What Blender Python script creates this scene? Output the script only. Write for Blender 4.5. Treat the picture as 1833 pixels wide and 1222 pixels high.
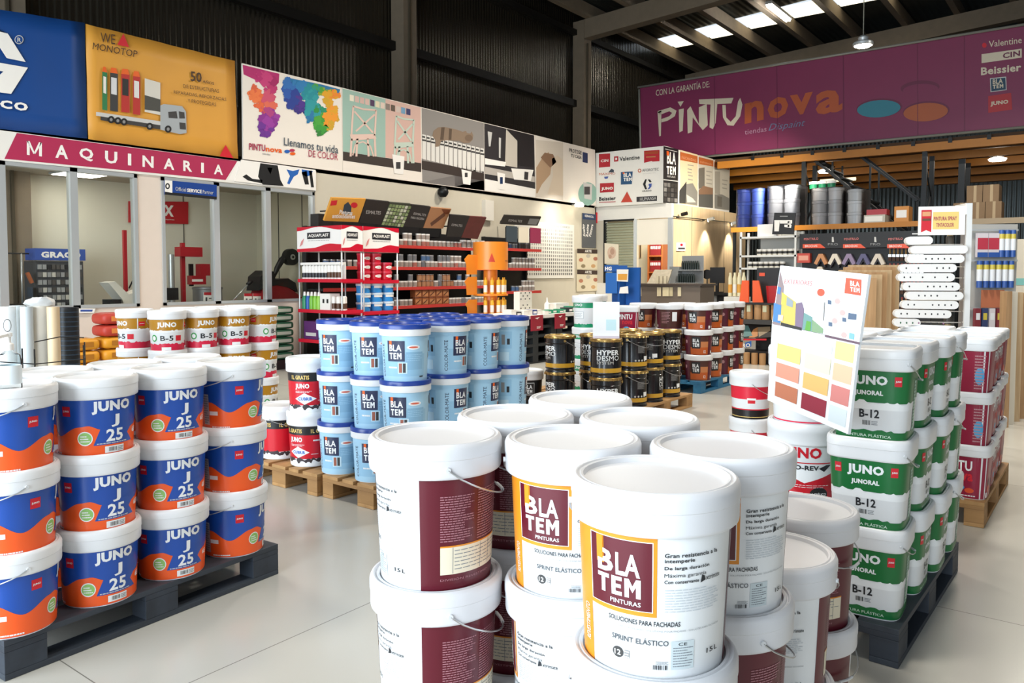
import bpy, bmesh, math, random
from mathutils import Vector, Matrix, geometry
random.seed(7)
for _o in list(bpy.data.objects):
    bpy.data.objects.remove(_o)
SC = bpy.context.scene
COL = SC.collection
# ------------------------------------------------------------------ camera
FPX, PITCH, HEAD, VY, EYE = 1411., .04678, .64885, 556.1, 1.43
cam_d = bpy.data.cameras.new('camera')
cam = bpy.data.objects.new('camera', cam_d)
COL.objects.link(cam)
cam_d.sensor_width = 36.0
cam_d.lens = 36.0 * FPX / 1833.0
cam_d.shift_y = (VY - 611.0) / 1833.0
cam_d.clip_start = .05
cam_d.clip_end = 200
cam.location = (0, 0, EYE)
cam.rotation_euler = (math.pi / 2 - PITCH, 0, HEAD - math.pi / 2)
SC.camera = cam
# ------------------------------------------------------------------ world, lights, exposure
SC.view_settings.view_transform = 'Standard'
SC.view_settings.look = 'None'
SC.view_settings.gamma = 1
SC.view_settings.use_curve_mapping = False
SC.view_settings.exposure = -0.08
W_ = bpy.data.worlds.new('sky')
SC.world = W_
W_.use_nodes = True
_bg = W_.node_tree.nodes['Background']
_bg.inputs[0].default_value = (.80, .90, 1.0, 1)
_bg.inputs[1].default_value = 1.0


def area(name, loc, target, sx, sy, power, col, spread=180):
    d = bpy.data.lights.new(name, 'AREA')
    d.shape = 'RECTANGLE'
    d.size, d.size_y = sx, sy
    d.energy = power
    d.color = col
    d.spread = math.radians(spread)
    o = bpy.data.objects.new(name, d)
    COL.objects.link(o)
    o.location = loc
    o.rotation_euler = (Vector(target) - Vector(loc)).to_track_quat('-Z', 'Y').to_euler()
    return o


# daylight through the open loading doors behind the camera
area('daylight_door', (-5.2, 3.6, 2.6), (6, 3.0, 1.0), 9.0, 4.6, 1500, (.82, .92, 1.0))
area('daylight_door', (1.5, -6.5, 2.8), (6, 5, 1.0), 7.0, 4.2, 90, (.90, .95, 1.0))
# high bay lamps hung from the roof
for _x, _y in ((2.0, 1.5), (2.5, 6.5), (8.0, 0.6), (8.5, 6.6), (13.0, 7.4), (15.1, .6)):
    area('high_bay', (_x, _y, 6.4), (_x, _y, 0), .7, .7, 110 if _x < 5 else 250, (1.0, .93, .82), 150)

# unseen fill light, added to brighten the panelled office wall
area('office_wall_fill', (17.2, 5.6, 4.0), (19.4, 8.4, 1.9), 1.2, .5, 150, (1.0, .93, .80), 120)

CAMF = Vector((math.cos(HEAD), math.sin(HEAD), 0))
CAMR = Vector((math.sin(HEAD), -math.cos(HEAD), 0))
CAMFW = CAMF * math.cos(PITCH) - Vector((0, 0, 1)) * math.sin(PITCH)
CAMUP = Vector((0, 0, 1)) * math.cos(PITCH) + CAMF * math.sin(PITCH)
C0 = Vector((0, 0, EYE))


# a measured point of the photograph turned into a place on a known plane of the hall
def _ray(u, v):
    return CAMFW + CAMR * ((u - 916.5) / FPX) + CAMUP * ((VY - v) / FPX)


def onZ(u, v, z=0.):
    d = _ray(u, v)
    return C0 + d * ((z - EYE) / d.z)


def onX(u, v, x):
    d = _ray(u, v)
    return C0 + d * (x / d.x)


def onY(u, v, y):
    d = _ray(u, v)
    return C0 + d * (y / d.y)


def onD(u, v, dist):
    return C0 + _ray(u, v) * dist


# ------------------------------------------------------------------ materials
MATS = {}


def lin(h):
    h = h.lstrip('#')
    o = []
    for i in (0, 2, 4):
        c = int(h[i:i + 2], 16) / 255
        o.append(c / 12.92 if c <= .04045 else ((c + .055) / 1.055) ** 2.4)
    return tuple(o) + (1,)


def M(name, col='808080', rough=.5, metal=0., noise=0., nscale=8., emit=0., bump=0., spec=.5, coat=0.):
    if name in MATS:
        return MATS[name]
    m = bpy.data.materials.new(name)
    m.use_nodes = True
    nt = m.node_tree
    b = nt.nodes['Principled BSDF']
    c = lin(col)
    b.inputs['Base Color'].default_value = c
    b.inputs['Roughness'].default_value = rough
    b.inputs['Metallic'].default_value = metal
    b.inputs['Specular IOR Level'].default_value = spec
    if coat:
        b.inputs['Coat Weight'].default_value = coat
        b.inputs['Coat Roughness'].default_value = .12
    if emit:
        b.inputs['Emission Color'].default_value = c
        b.inputs['Emission Strength'].default_value = emit
    if noise or bump:
        tc = nt.nodes.new('ShaderNodeTexCoord')
        nz = nt.nodes.new('ShaderNodeTexNoise')
        nz.inputs['Scale'].default_value = nscale
        nz.inputs['Detail'].default_value = 4
        nt.links.new(tc.outputs['Object'], nz.inputs['Vector'])
        if noise:
            mx = nt.nodes.new('ShaderNodeMix')
            mx.data_type = 'RGBA'
            mx.inputs[6].default_value = tuple(x * (1 - noise) for x in c[:3]) + (1,)
            mx.inputs[7].default_value = tuple(min(1, x * (1 + noise)) for x in c[:3]) + (1,)
            nt.links.new(nz.outputs['Fac'], mx.inputs[0])
            nt.links.new(mx.outputs[2], b.inputs['Base Color'])
        if bump:
            bp = nt.nodes.new('ShaderNodeBump')
            bp.inputs['Strength'].default_value = bump
            bp.inputs['Distance'].default_value = .01
            nt.links.new(nz.outputs['Fac'], bp.inputs['Height'])
            nt.links.new(bp.outputs[0], b.inputs['Normal'])
    MATS[name] = m
    return m


def wood_mat(name, c1, c2, axis=0, scale=3., rough=.65):
    if name in MATS:
        return MATS[name]
    m = bpy.data.materials.new(name)
    m.use_nodes = True
    nt = m.node_tree
    b = nt.nodes['Principled BSDF']
    b.inputs['Roughness'].default_value = rough
    tc = nt.nodes.new('ShaderNodeTexCoord')
    mp = nt.nodes.new('ShaderNodeMapping')
    s = [14 * scale] * 3
    s[axis] = 1.2 * scale
    mp.inputs['Scale'].default_value = s
    nz = nt.nodes.new('ShaderNodeTexNoise')
    nz.inputs['Scale'].default_value = 1.0
    nz.inputs['Detail'].default_value = 5
    cr = nt.nodes.new('ShaderNodeValToRGB')
    cr.color_ramp.elements[0].position = .3
    cr.color_ramp.elements[1].position = .7
    cr.color_ramp.elements[0].color = lin(c1)
    cr.color_ramp.elements[1].color = lin(c2)
    nt.links.new(tc.outputs['Object'], mp.inputs['Vector'])
    nt.links.new(mp.outputs[0], nz.inputs['Vector'])
    nt.links.new(nz.outputs['Fac'], cr.inputs['Fac'])
    nt.links.new(cr.outputs['Color'], b.inputs['Base Color'])
    MATS[name] = m
    return m


def corrug_mat(name, col, axis, pitch=.09, rough=.35, metal=.6):
    m = bpy.data.materials.new(name)
    m.use_nodes = True
    nt = m.node_tree
    b = nt.nodes['Principled BSDF']
    b.inputs['Base Color'].default_value = lin(col)
    b.inputs['Roughness'].default_value = rough
    b.inputs['Metallic'].default_value = metal
    tc = nt.nodes.new('ShaderNodeTexCoord')
    sp = nt.nodes.new('ShaderNodeSeparateXYZ')
    nt.links.new(tc.outputs['Object'], sp.inputs[0])
    mu = nt.nodes.new('ShaderNodeMath')
    mu.operation = 'MULTIPLY'
    mu.inputs[1].default_value = 2 * math.pi / pitch
    nt.links.new(sp.outputs[axis], mu.inputs[0])
    si = nt.nodes.new('ShaderNodeMath')
    si.operation = 'SINE'
    nt.links.new(mu.outputs[0], si.inputs[0])
    nz = nt.nodes.new('ShaderNodeTexNoise')
    nz.noise_dimensions = '1D'
    nz.inputs['Scale'].default_value = 7
    nz.inputs['Detail'].default_value = 3
    nt.links.new(sp.outputs[axis], nz.inputs['W'])
    ad = nt.nodes.new('ShaderNodeMath')
    ad.operation = 'ADD'
    nt.links.new(si.outputs[0], ad.inputs[0])
    nt.links.new(nz.outputs['Fac'], ad.inputs[1])
    bp = nt.nodes.new('ShaderNodeBump')
    bp.inputs['Strength'].default_value = .6
    bp.inputs['Distance'].default_value = .012
    nt.links.new(ad.outputs[0], bp.inputs['Height'])
    nt.links.new(bp.outputs[0], b.inputs['Normal'])
    MATS[name] = m
    return m


def glass_mat(name, tint=(1, 1, 1, 1), refl=.1, rough=.02):
    m = bpy.data.materials.new(name)
    m.use_nodes = True
    nt = m.node_tree
    nt.nodes.remove(nt.nodes['Principled BSDF'])
    out = nt.nodes['Material Output']
    tr = nt.nodes.new('ShaderNodeBsdfTransparent')
    tr.inputs[0].default_value = tint
    gl = nt.nodes.new('ShaderNodeBsdfGlossy')
    gl.inputs['Roughness'].default_value = rough
    lw = nt.nodes.new('ShaderNodeLayerWeight')
    lw.inputs[0].default_value = refl
    mx = nt.nodes.new('ShaderNodeMixShader')
    nt.links.new(lw.outputs['Fresnel'], mx.inputs[0])
    nt.links.new(tr.outputs[0], mx.inputs[1])
    nt.links.new(gl.outputs[0], mx.inputs[2])
    nt.links.new(mx.outputs[0], out.inputs[0])
    MATS[name] = m
    return m


def floor_mat():
    m = bpy.data.materials.new('floor_tile')
    m.use_nodes = True
    nt = m.node_tree
    b = nt.nodes['Principled BSDF']
    b.inputs['Roughness'].default_value = .22
    b.inputs['Specular IOR Level'].default_value = .45
    tc = nt.nodes.new('ShaderNodeTexCoord')
    nz = nt.nodes.new('ShaderNodeTexNoise')
    nz.inputs['Scale'].default_value = .7
    nz.inputs['Detail'].default_value = 3
    nt.links.new(tc.outputs['Object'], nz.inputs['Vector'])
    cr = nt.nodes.new('ShaderNodeValToRGB')
    cr.color_ramp.elements[0].color = lin('b2b0a8')
    cr.color_ramp.elements[1].color = lin('c2c0b7')
    cr.color_ramp.elements[0].position = .3
    cr.color_ramp.elements[1].position = .7
    nt.links.new(nz.outputs['Fac'], cr.inputs['Fac'])
    sp = nt.nodes.new('ShaderNodeSeparateXYZ')
    nt.links.new(tc.outputs['Object'], sp.inputs[0])
    prev = None
    for ax, off, per in ((0, 1.265, 2.5), (1, 2.53, 2.5)):
        a = nt.nodes.new('ShaderNodeMath'); a.operation = 'ADD'; a.inputs[1].default_value = 50 * per - off + per / 2
        nt.links.new(sp.outputs[ax], a.inputs[0])
        mo = nt.nodes.new('ShaderNodeMath'); mo.operation = 'MODULO'; mo.inputs[1].default_value = per
        nt.links.new(a.outputs[0], mo.inputs[0])
        su = nt.nodes.new('ShaderNodeMath'); su.operation = 'SUBTRACT'; su.inputs[1].default_value = per / 2
        nt.links.new(mo.outputs[0], su.inputs[0])
        ab = nt.nodes.new('ShaderNodeMath'); ab.operation = 'ABSOLUTE'
        nt.links.new(su.outputs[0], ab.inputs[0])
        lt = nt.nodes.new('ShaderNodeMath'); lt.operation = 'LESS_THAN'; lt.inputs[1].default_value = .0022
        nt.links.new(ab.outputs[0], lt.inputs[0])
        if prev is None:
            prev = lt
        else:
            mxx = nt.nodes.new('ShaderNodeMath'); mxx.operation = 'MAXIMUM'
            nt.links.new(prev.outputs[0], mxx.inputs[0]); nt.links.new(lt.outputs[0], mxx.inputs[1])
            prev = mxx
    mx = nt.nodes.new('ShaderNodeMix'); mx.data_type = 'RGBA'
    nt.links.new(prev.outputs[0], mx.inputs[0])
    nt.links.new(cr.outputs['Color'], mx.inputs[6])
    mx.inputs[7].default_value = lin('77756e')
    nt.links.new(mx.outputs[2], b.inputs['Base Color'])
    MATS['floor_tile'] = m
    return m


# ------------------------------------------------------------------ mesh helpers
class MB:
    def __init__(s):
        s.v, s.f, s.mi, s.sm, s.mats = [], [], [], [], []

    def mid(s, m):
        if m not in s.mats:
            s.mats.append(m)
        return s.mats.index(m)

    def face(s, pts, m, smooth=False):
        b = len(s.v)
        s.v += [tuple(p) for p in pts]
        s.f.append(tuple(range(b, b + len(pts))))
        s.mi.append(s.mid(m))
        s.sm.append(smooth)

    def box(s, lo, hi, m):
        x0, y0, z0 = lo
        x1, y1, z1 = hi
        c = [(x0, y0, z0), (x1, y0, z0), (x1, y1, z0), (x0, y1, z0), (x0, y0, z1), (x1, y0, z1), (x1, y1, z1), (x0, y1, z1)]
        s.hexa(c, m)

    def hexa(s, c, m):
        b = len(s.v)
        s.v += [tuple(p) for p in c]
        k = s.mid(m)
        for q in ((0, 3, 2, 1), (4, 5, 6, 7), (0, 1, 5, 4), (1, 2, 6, 5), (2, 3, 7, 6), (3, 0, 4, 7)):
            s.f.append(tuple(b + i for i in q)); s.mi.append(k); s.sm.append(False)

    def bar(s, a, b, w, h, m, up=(0, 0, 1)):
        a, b = Vector(a), Vector(b)
        d = (b - a).normalized()
        up = Vector(up)
        if abs(d.dot(up)) > .98:
            up = Vector((1, 0, 0))
        r = d.cross(up).normalized() * (w / 2)
        u = r.cross(d).normalized() * (h / 2)
        s.hexa([a - r - u, a + r - u, b + r - u, b - r - u, a - r + u, a + r + u, b + r + u, b - r + u], m)

    def tube(s, path, r, m, seg=8, cap=True):
        P = [Vector(p) for p in path]
        n = len(P)
        base = len(s.v)
        k = s.mid(m)
        prev = None
        for i in range(n):
            t = (P[min(i + 1, n - 1)] - P[max(i - 1, 0)]).normalized()
            if prev is None:
                a = Vector((0, 0, 1)) if abs(t.z) < .9 else Vector((1, 0, 0))
                u = t.cross(a).normalized()
            else:
                u = (prev - t * prev.dot(t)).normalized()
            prev = u
            w = t.cross(u)
            rr = r[i] if isinstance(r, (list, tuple)) else r
            for j in range(seg):
                q = 2 * math.pi * j / seg
                s.v.append(tuple(P[i] + u * (math.cos(q) * rr) + w * (math.sin(q) * rr)))
        for i in range(n - 1):
            for j in range(seg):
                j2 = (j + 1) % seg
                s.f.append((base + i * seg + j, base + i * seg + j2, base + (i + 1) * seg + j2, base + (i + 1) * seg + j))
                s.mi.append(k); s.sm.append(True)
        if cap:
            s.f.append(tuple(base + j for j in range(seg))[::-1]); s.mi.append(k); s.sm.append(False)
            s.f.append(tuple(base + (n - 1) * seg + j for j in range(seg))); s.mi.append(k); s.sm.append(False)

    def loft(s, prof, m, seg=32, sec=None, at=(0, 0, 0)):
        # prof: [(radius, z)], closed around; radius 0 makes a pole
        b0 = len(s.v)
        k = s.mid(m)
        rings = []
        for r, z in prof:
            if r < 1e-6:
                s.v.append((at[0], at[1], at[2] + z)); rings.append([len(s.v) - 1])
            else:
                rr = []
                for j in range(seg):
                    x, y = sec(360. * j / seg) if sec else (math.sin(2 * math.pi * j / seg), -math.cos(2 * math.pi * j / seg))
                    s.v.append((at[0] + x * r, at[1] + y * r, at[2] + z)); rr.append(len(s.v) - 1)
                rings.append(rr)
        for a, b in zip(rings, rings[1:]):
            for j in range(seg):
                j2 = (j + 1) % seg
                if len(a) == 1 and len(b) == 1:
                    continue
                if len(a) == 1:
                    q = (a[0], b[j2], b[j])
                elif len(b) == 1:
                    q = (a[j], a[j2], b[0])
                else:
                    q = (a[j], a[j2], b[j2], b[j])
                s.f.append(q); s.mi.append(k); s.sm.append(True)

    def prism(s, poly, thick, m, place):
        # poly 2D, extruded by thick; place(x,y,t)->3D
        n = len(poly)
        k = s.mid(m)
        b = len(s.v)
        s.v += [tuple(place(x, y, 0)) for x, y in poly] + [tuple(place(x, y, thick)) for x, y in poly]
        s.f.append(tuple(b + i for i in range(n))); s.f.append(tuple(b + n + i for i in range(n))[::-1])
        s.mi += [k, k]; s.sm += [False, False]
        for i in range(n):
            j = (i + 1) % n
            s.f.append((b + i, b + n + i, b + n + j, b + j)); s.mi.append(k); s.sm.append(False)

    def mesh(s, name, merge=0, sharp=40, bevel=0):
        me = bpy.data.meshes.new(name)
        me.from_pydata(s.v, [], s.f)
        for m in s.mats:
            me.materials.append(m)
        me.polygons.foreach_set('material_index', s.mi)
        me.polygons.foreach_set('use_smooth', s.sm)
        if merge or True:
            bm = bmesh.new()
            bm.from_mesh(me)
            if merge:
                bmesh.ops.remove_doubles(bm, verts=bm.verts, dist=merge)
            else:
                bmesh.ops.recalc_face_normals(bm, faces=bm.faces)
            if bevel:
                bmesh.ops.bevel(bm, geom=bm.edges[:], offset=bevel, segments=2, affect='EDGES', profile=.6, clamp_overlap=True)
            ca = math.radians(sharp)
            for e in bm.edges:
                if len(e.link_faces) == 2 and e.calc_face_angle(0) > ca:
                    e.smooth = False
            bm.to_mesh(me)
            bm.free()
        me.update()
        return me

    def build(s, name, parent=None, loc=None, rz=0, **kw):
        o = bpy.data.objects.new(name, s.mesh(name, **kw))
        COL.objects.link(o)
        if parent is not None:
            o.parent = parent
        if loc is not None:
            o.location = loc
        if rz:
            o.rotation_euler = (0, 0, rz)
        return o


def tag(o, label, cat, group=None):
    o['label'] = label
    o['category'] = cat
    if group:
        o['group'] = group
    return o


def struct(o):
    o['kind'] = 'structure'
    return o


def thing(name, label, cat, loc=(0, 0, 0), rz=0, group=None):
    o = bpy.data.objects.new(name, None)
    COL.objects.link(o)
    o.empty_display_size = .1
    o.location = loc
    o.rotation_euler = (0, 0, rz)
    return tag(o, label, cat, group)


def dup(root):
    r = root.copy()
    COL.objects.link(r)
    for ch in list(root.children):
        c = ch.copy()
        COL.objects.link(c)
        c.parent = r
        for g in list(ch.children):
            d = g.copy()
            COL.objects.link(d)
            d.parent = c
    return r


class Proto:
    # first use moves the model itself, later uses copy it
    def __init__(s, root):
        s.root, s.used = root, False

    def put(s, loc, rz, label, cat, group=None):
        o = dup(s.root) if s.used else s.root
        s.used = True
        o.location = (loc[0], loc[1], loc[2] + .0012)
        o.rotation_euler = (0, 0, rz)
        if 'group' in o.keys():
            del o['group']
        return tag(o, label, cat, group)


ORD = ['first', 'second', 'third', 'fourth', 'fifth', 'sixth', 'seventh', 'eighth', 'ninth', 'tenth', 'eleventh', 'twelfth',
       'thirteenth', 'fourteenth', 'fifteenth', 'sixteenth', 'seventeenth', 'eighteenth', 'nineteenth', 'twentieth']
for _i in range(21, 60):
    ORD.append({2: 'twenty', 3: 'thirty', 4: 'forty', 5: 'fifty'}[_i // 10] + '-' + ORD[_i % 10 - 1] if _i % 10 else
               {3: 'thirtieth', 4: 'fortieth', 5: 'fiftieth'}[_i // 10])

# ------------------------------------------------------------------ lettering and flat decals
_TX = {}


def glyphs(s, bold=.02, shear=0.):
    if 'M' in s or 'W' in s:
        bold = min(bold, 0.)
    key = (s, bold, shear)
    if s == 'M':
        q = ((.0, 0, .19, 1), (.81, 0, 1, 1))
        t = []
        for x0, y0, x1, y1 in q:
            t += [((x0, y0), (x1, y0), (x1, y1)), ((x0, y0), (x1, y1), (x0, y1))]
        t += [((.0, 1), (.44, .12), (.56, .12)), ((.0, 1), (.56, .12), (.19, 1)), ((.81, 1), (.44, .12), (.56, .12)), ((.81, 1), (.56, .12), (1, 1))]
        return t
    if s == 'TEM':
        R = lambda x0, y0, x1, y1: [((x0, y0), (x1, y0), (x1, y1)), ((x0, y0), (x1, y1), (x0, y1))]
        t = R(0, .78, .30, 1) + R(.10, 0, .20, .78) + R(.36, 0, .46, 1) + R(.46, .79, .60, 1) + R(.46, .40, .58, .60) + R(.46, 0, .60, .21)
        t += R(.66, 0, .755, 1) + R(.905, 0, 1, 1)
        t += [((.755, 1), (.755, .62), (.83, .28)), ((.755, 1), (.83, .28), (.83, .62)), ((.905, 1), (.83, .62), (.83, .28)), ((.905, 1), (.83, .28), (.905, .62))]
        return t
    if key in _TX:
        return _TX[key]
    cu = bpy.data.curves.new('t', 'FONT')
    cu.body = s
    cu.size = 1
    cu.resolution_u = 2
    cu.offset = bold
    cu.space_character = 1 + max(0, bold) * 1.6
    cu.shear = shear
    cu.fill_mode = 'BOTH'
    ob = bpy.data.objects.new('t', cu)
    me = ob.to_mesh()
    vs = [(v.co.x, v.co.y) for v in me.vertices]
    tris = []
    for p in me.polygons:
        q = list(p.vertices)
        for i in range(1, len(q) - 1):
            tris.append((vs[q[0]], vs[q[i]], vs[q[i + 1]]))
    ob.to_mesh_clear()
    bpy.data.objects.remove(ob)
    bpy.data.curves.remove(cu)
    xs = [p[0] for t in tris for p in t]
    ys = [p[1] for t in tris for p in t]
    x0, x1, y0, y1 = min(xs), max(xs), min(ys), max(ys)
    r = [tuple(((p[0] - x0) / (x1 - x0), (p[1] - y0) / (y1 - y0)) for p in t) for t in tris]
    _TX[key] = r
    return r


class Dec:
    # flat artwork in (x, y, layer), laid on a surface by mp
    def __init__(s, mp, maxdx=1e9, flip=False):
        s.mb = MB()
        s.mp, s.maxdx, s.flip = mp, maxdx, flip

    def tri(s, t, m, l):
        st = [t]
        while st:
            a, b, c = st.pop()
            xs = (a[0], b[0], c[0])
            if max(xs) - min(xs) > s.maxdx:
                e = max(((abs(a[0] - b[0]), 0), (abs(b[0] - c[0]), 1), (abs(c[0] - a[0]), 2)))[1]
                if e == 1:
                    a, b, c = b, c, a
                elif e == 2:
                    a, b, c = c, a, b
                q = ((a[0] + b[0]) / 2, (a[1] + b[1]) / 2)
                st += [(a, q, c), (q, b, c)]
            else:
                p = [s.mp(x, y, l) for x, y in (a, b, c)]
                s.mb.face(p if not s.flip else p[::-1], m, True)

    def poly(s, pts, m, l=0):
        for t in geometry.tessellate_polygon([[Vector((x, y, 0)) for x, y in pts]]):
            t = [pts[i] for i in t]
            ar = (t[1][0] - t[0][0]) * (t[2][1] - t[0][1]) - (t[2][0] - t[0][0]) * (t[1][1] - t[0][1])
            if ar < 0:
                t = t[::-1]
            s.tri(tuple(t), m, l)

    def rect(s, x0, y0, x1, y1, m, l=0):
        n = max(1, math.ceil(abs(x1 - x0) / s.maxdx - 1e-6))
        for i in range(n):
            a, b = x0 + (x1 - x0) * i / n, x0 + (x1 - x0) * (i + 1) / n
            p = [s.mp(a, y0, l), s.mp(b, y0, l), s.mp(b, y1, l), s.mp(a, y1, l)]
            s.mb.face(p if not s.flip else p[::-1], m, True)

    def ell(s, cx, cy, rx, ry, m, l=1, n=20, rot=0):
        c, q = math.cos(rot), math.sin(rot)
        pts = []
        for i in range(n):
            a, b = rx * math.cos(2 * math.pi * i / n), ry * math.sin(2 * math.pi * i / n)
            pts.append((cx + a * c - b * q, cy + a * q + b * c))
        s.poly(pts, m, l)

    def text(s, t, x0, y0, x1, y1, m, l=2, bold=.02, shear=0.):
        w, h = x1 - x0, y1 - y0
        for tr in glyphs(t, bold, shear):
            s.tri(tuple((x0 + p[0] * w, y0 + p[1] * h) for p in tr), m, l)

    def textq(s, t, bl, br, tl, m, l=2, bold=.02, shear=0.):
        ax, ay = br[0] - bl[0], br[1] - bl[1]
        bx, by = tl[0] - bl[0], tl[1] - bl[1]
        for tr in glyphs(t, bold, shear):
            s.tri(tuple((bl[0] + p[0] * ax + p[1] * bx, bl[1] + p[0] * ay + p[1] * by) for p in tr), m, l)

    def vtext(s, t, x0, y0, x1, y1, m, l=2, bold=.02):
        # reads upwards
        for tr in glyphs(t, bold):
            s.tri(tuple((x1 - p[1] * (x1 - x0), y0 + p[0] * (y1 - y0)) for p in tr), m, l)

    def lines(s, x0, y0, x1, y1, n, m, l=2, fill=.45, seed=1):
        # rows of print too small to read
        r = random.Random(seed)
        h = (y1 - y0) / n
        for i in range(n):
            y = y1 - (i + 1) * h + h * (1 - fill) / 2
            x = x0
            end = x1 - (x1 - x0) * r.choice((0, 0, .05, .12, .3))
            while x < end:
                w = (x1 - x0) * r.uniform(.05, .16)
                s.rect(x, y, min(x + w, end), y + h * fill, m, l)
                x += w + (x1 - x0) * .02

    def bars(s, x0, y0, x1, y1, m, l=3, seed=3, n=9):
        r = random.Random(seed)
        w = (x1 - x0) / n
        for i in range(n):
            s.rect(x0 + i * w, y0, x0 + i * w + w * r.uniform(.25, .75), y1, m, l)

    def build(s, name, parent=None, **kw):
        kw.setdefault('merge', 1e-5)
        return s.mb.build(name, parent, **kw)


def px_on(fn, c, step=.002, sign=None):
    # artwork measured on the photograph, laid on the plane fn(u, v, c)
    k = -1 if c > 0 else 1
    return lambda u, v, l: fn(u, v, c - (l + 1) * step)
# ------------------------------------------------------------------ the hall
YW, YO, XB, XC = 10.5, 13.4, 20.0, 17.3          # partition, outer wall, banner of the mezzanine, office front
white = M('white_paint', 'e9e6de', .5, noise=.03)
cream = M('cream_wall', 'cfc7b4', .7, noise=.03)
sill_m = M('sill_wall', 'dccdbf', .65, noise=.03)
ivory = M('ivory_board', 'e4ddcf', .5)
concrete = M('concrete', '80725f', .85, noise=.16, nscale=5, bump=.3)
dkmetal = M('dark_metal', '17191a', .5, .4)
blacks = M('black_steel', '121314', .45, .3)
girt_m = M('girt', '1c1a16', .6, .3)
alu = M('aluminium', 'c9ced0', .35, .5)
orange_beam = M('orange_beam', 'b8751f', .5, noise=.08)
corr_w = corrug_mat('corrugated_wall', '4f4a40', 0, .11, .27, .75)
corr_b = corrug_mat('corrugated_back', '6d7678', 1, .16)
roof_m = corrug_mat('roof_sheet', '2c302c', 1, .2, .5, .2)
sky_m = M('rooflight', 'fff3d2', .5, emit=2.2)

b = MB(); b.box((-8, -12, -.1), (37, 14, 0), floor_mat()); struct(b.build('floor'))
b = MB(); b.box((-8, YO, 0), (36, YO + .1, 9.9), corr_w); struct(b.build('wall_left'))
b = MB(); b.box((36, -12, 0), (36.1, YO, 11.2), corr_b); struct(b.build('wall_back'))
b = MB(); b.box((-8, -12, 0), (36, -11.9, 11.2), corr_w); struct(b.build('wall_right'))


def zr(y):
    return 9.57 + .055 * (13.0 - y)


b = MB()
for x0, x1, y0, y1 in ((-8, 25.2, -12, YO), (26.6, 36, -12, YO), (25.2, 26.6, -12, 3.4)):
    c = [(x0, y0, zr(y0)), (x1, y0, zr(y0)), (x1, y1, zr(y1)), (x0, y1, zr(y1))]
    b.hexa(c + [(x, y, z + .08) for x, y, z in c], roof_m)
struct(b.build('ceiling'))
PUR = [12.82, 11.45, 10.05, 8.6, 7.15, 5.6, 4.1, 2.6, 1.1, -.5, -2.2]
for i, y in enumerate(PUR):
    b = MB(); b.box((4, y - .09, zr(y) - .42), (35.9, y + .09, zr(y) - .03), concrete)
    o = b.build('trim_%d' % (i + 1)); struct(o)
tn = len(PUR)
for i, x in enumerate((4.9, 13.2, 20.9, 28.9)):
    b = MB()
    c = []
    for z_ in (-.98, -.42):
        c += [(x - .18, -11.5, zr(-11.5) + z_), (x + .18, -11.5, zr(-11.5) + z_), (x + .18, 13.3, zr(13.3) + z_), (x - .18, 13.3, zr(13.3) + z_)]
    b.hexa(c, concrete)
    tn += 1
    struct(b.build('trim_%d' % tn))
    b = MB(); b.box((x - .2, 12.95, 0), (x + .22, 13.35, zr(13.2) - .43), concrete)
    b.box((x - .06, 12.9, 0), (x - .02, 12.95, zr(13.2) - 1.1), M('concrete_edge', '4d4434', .9))
    tn += 1
    struct(b.build('trim_%d' % tn))
for z_, h in ((6.55, .2), (8.72, .16)):
    b = MB(); b.box((-8, 13.2, z_), (36, 13.34, z_ + h), girt_m)
    tn += 1
    struct(b.build('trim_%d' % tn))
b = MB()
for a_, c_ in zip(PUR, PUR[1:]):
    if a_ > 5.0:
        y0, y1 = c_ + .1, a_ - .1
        b.box((25.25, y0, zr(y1) - .01), (26.55, y1, zr(y1) + .0), sky_m)
struct(b.build('window_9'))
# daylight from the roof lights onto the purlins
# tube lamp and pendant
t = thing('tube_lamp', 'white fluorescent tube lamp under the roof beside the bright rooflights', 'lamp')
b = MB(); b.box((23.1, 8.05, 9.27), (24.9, 8.25, 9.36), M('lamp_body', 'd5d5d0', .5)); b.build('housing', t)
b = MB(); b.tube([(23.15, 8.1, 9.23), (24.85, 8.1, 9.23)], .03, M('tube_glow', 'ffffff', emit=90)); b.tube([(23.15, 8.2, 9.23), (24.85, 8.2, 9.23)], .03, M('tube_glow')); b.build('tube', t)
b = MB(); b.tube([(24, 8.15, 9.36), (24, 8.15, zr(8.15) - .02)], .01, blacks, 6); b.build('rod', t)
p = onD(1545, 80, 14.)
t = thing('pendant_lamp', 'glowing high bay lamp hanging on a cable in front of the purple banner', 'lamp', p)
b = MB(); b.loft([(.0, .05), (.07, .06), (.09, .12), (.05, .16), (0, .17)], alu, 16); b.build('driver', t)
b = MB(); b.loft([(0, .05), (.15, .05), (.17, .03), (.17, -.01), (.15, -.02)], alu, 24); b.build('housing', t)
b = MB(); b.loft([(.15, -.02), (.1, -.045), (0, -.05)], M('lamp_glow', 'fff4cf', emit=30), 24); b.build('diffuser', t)
b = MB(); b.tube([(0, 0, .16), (0, 0, zr(p.y) - p.z)], .008, M('cable_grey', '8d8f86', .6), 6); b.build('cable', t)

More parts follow.
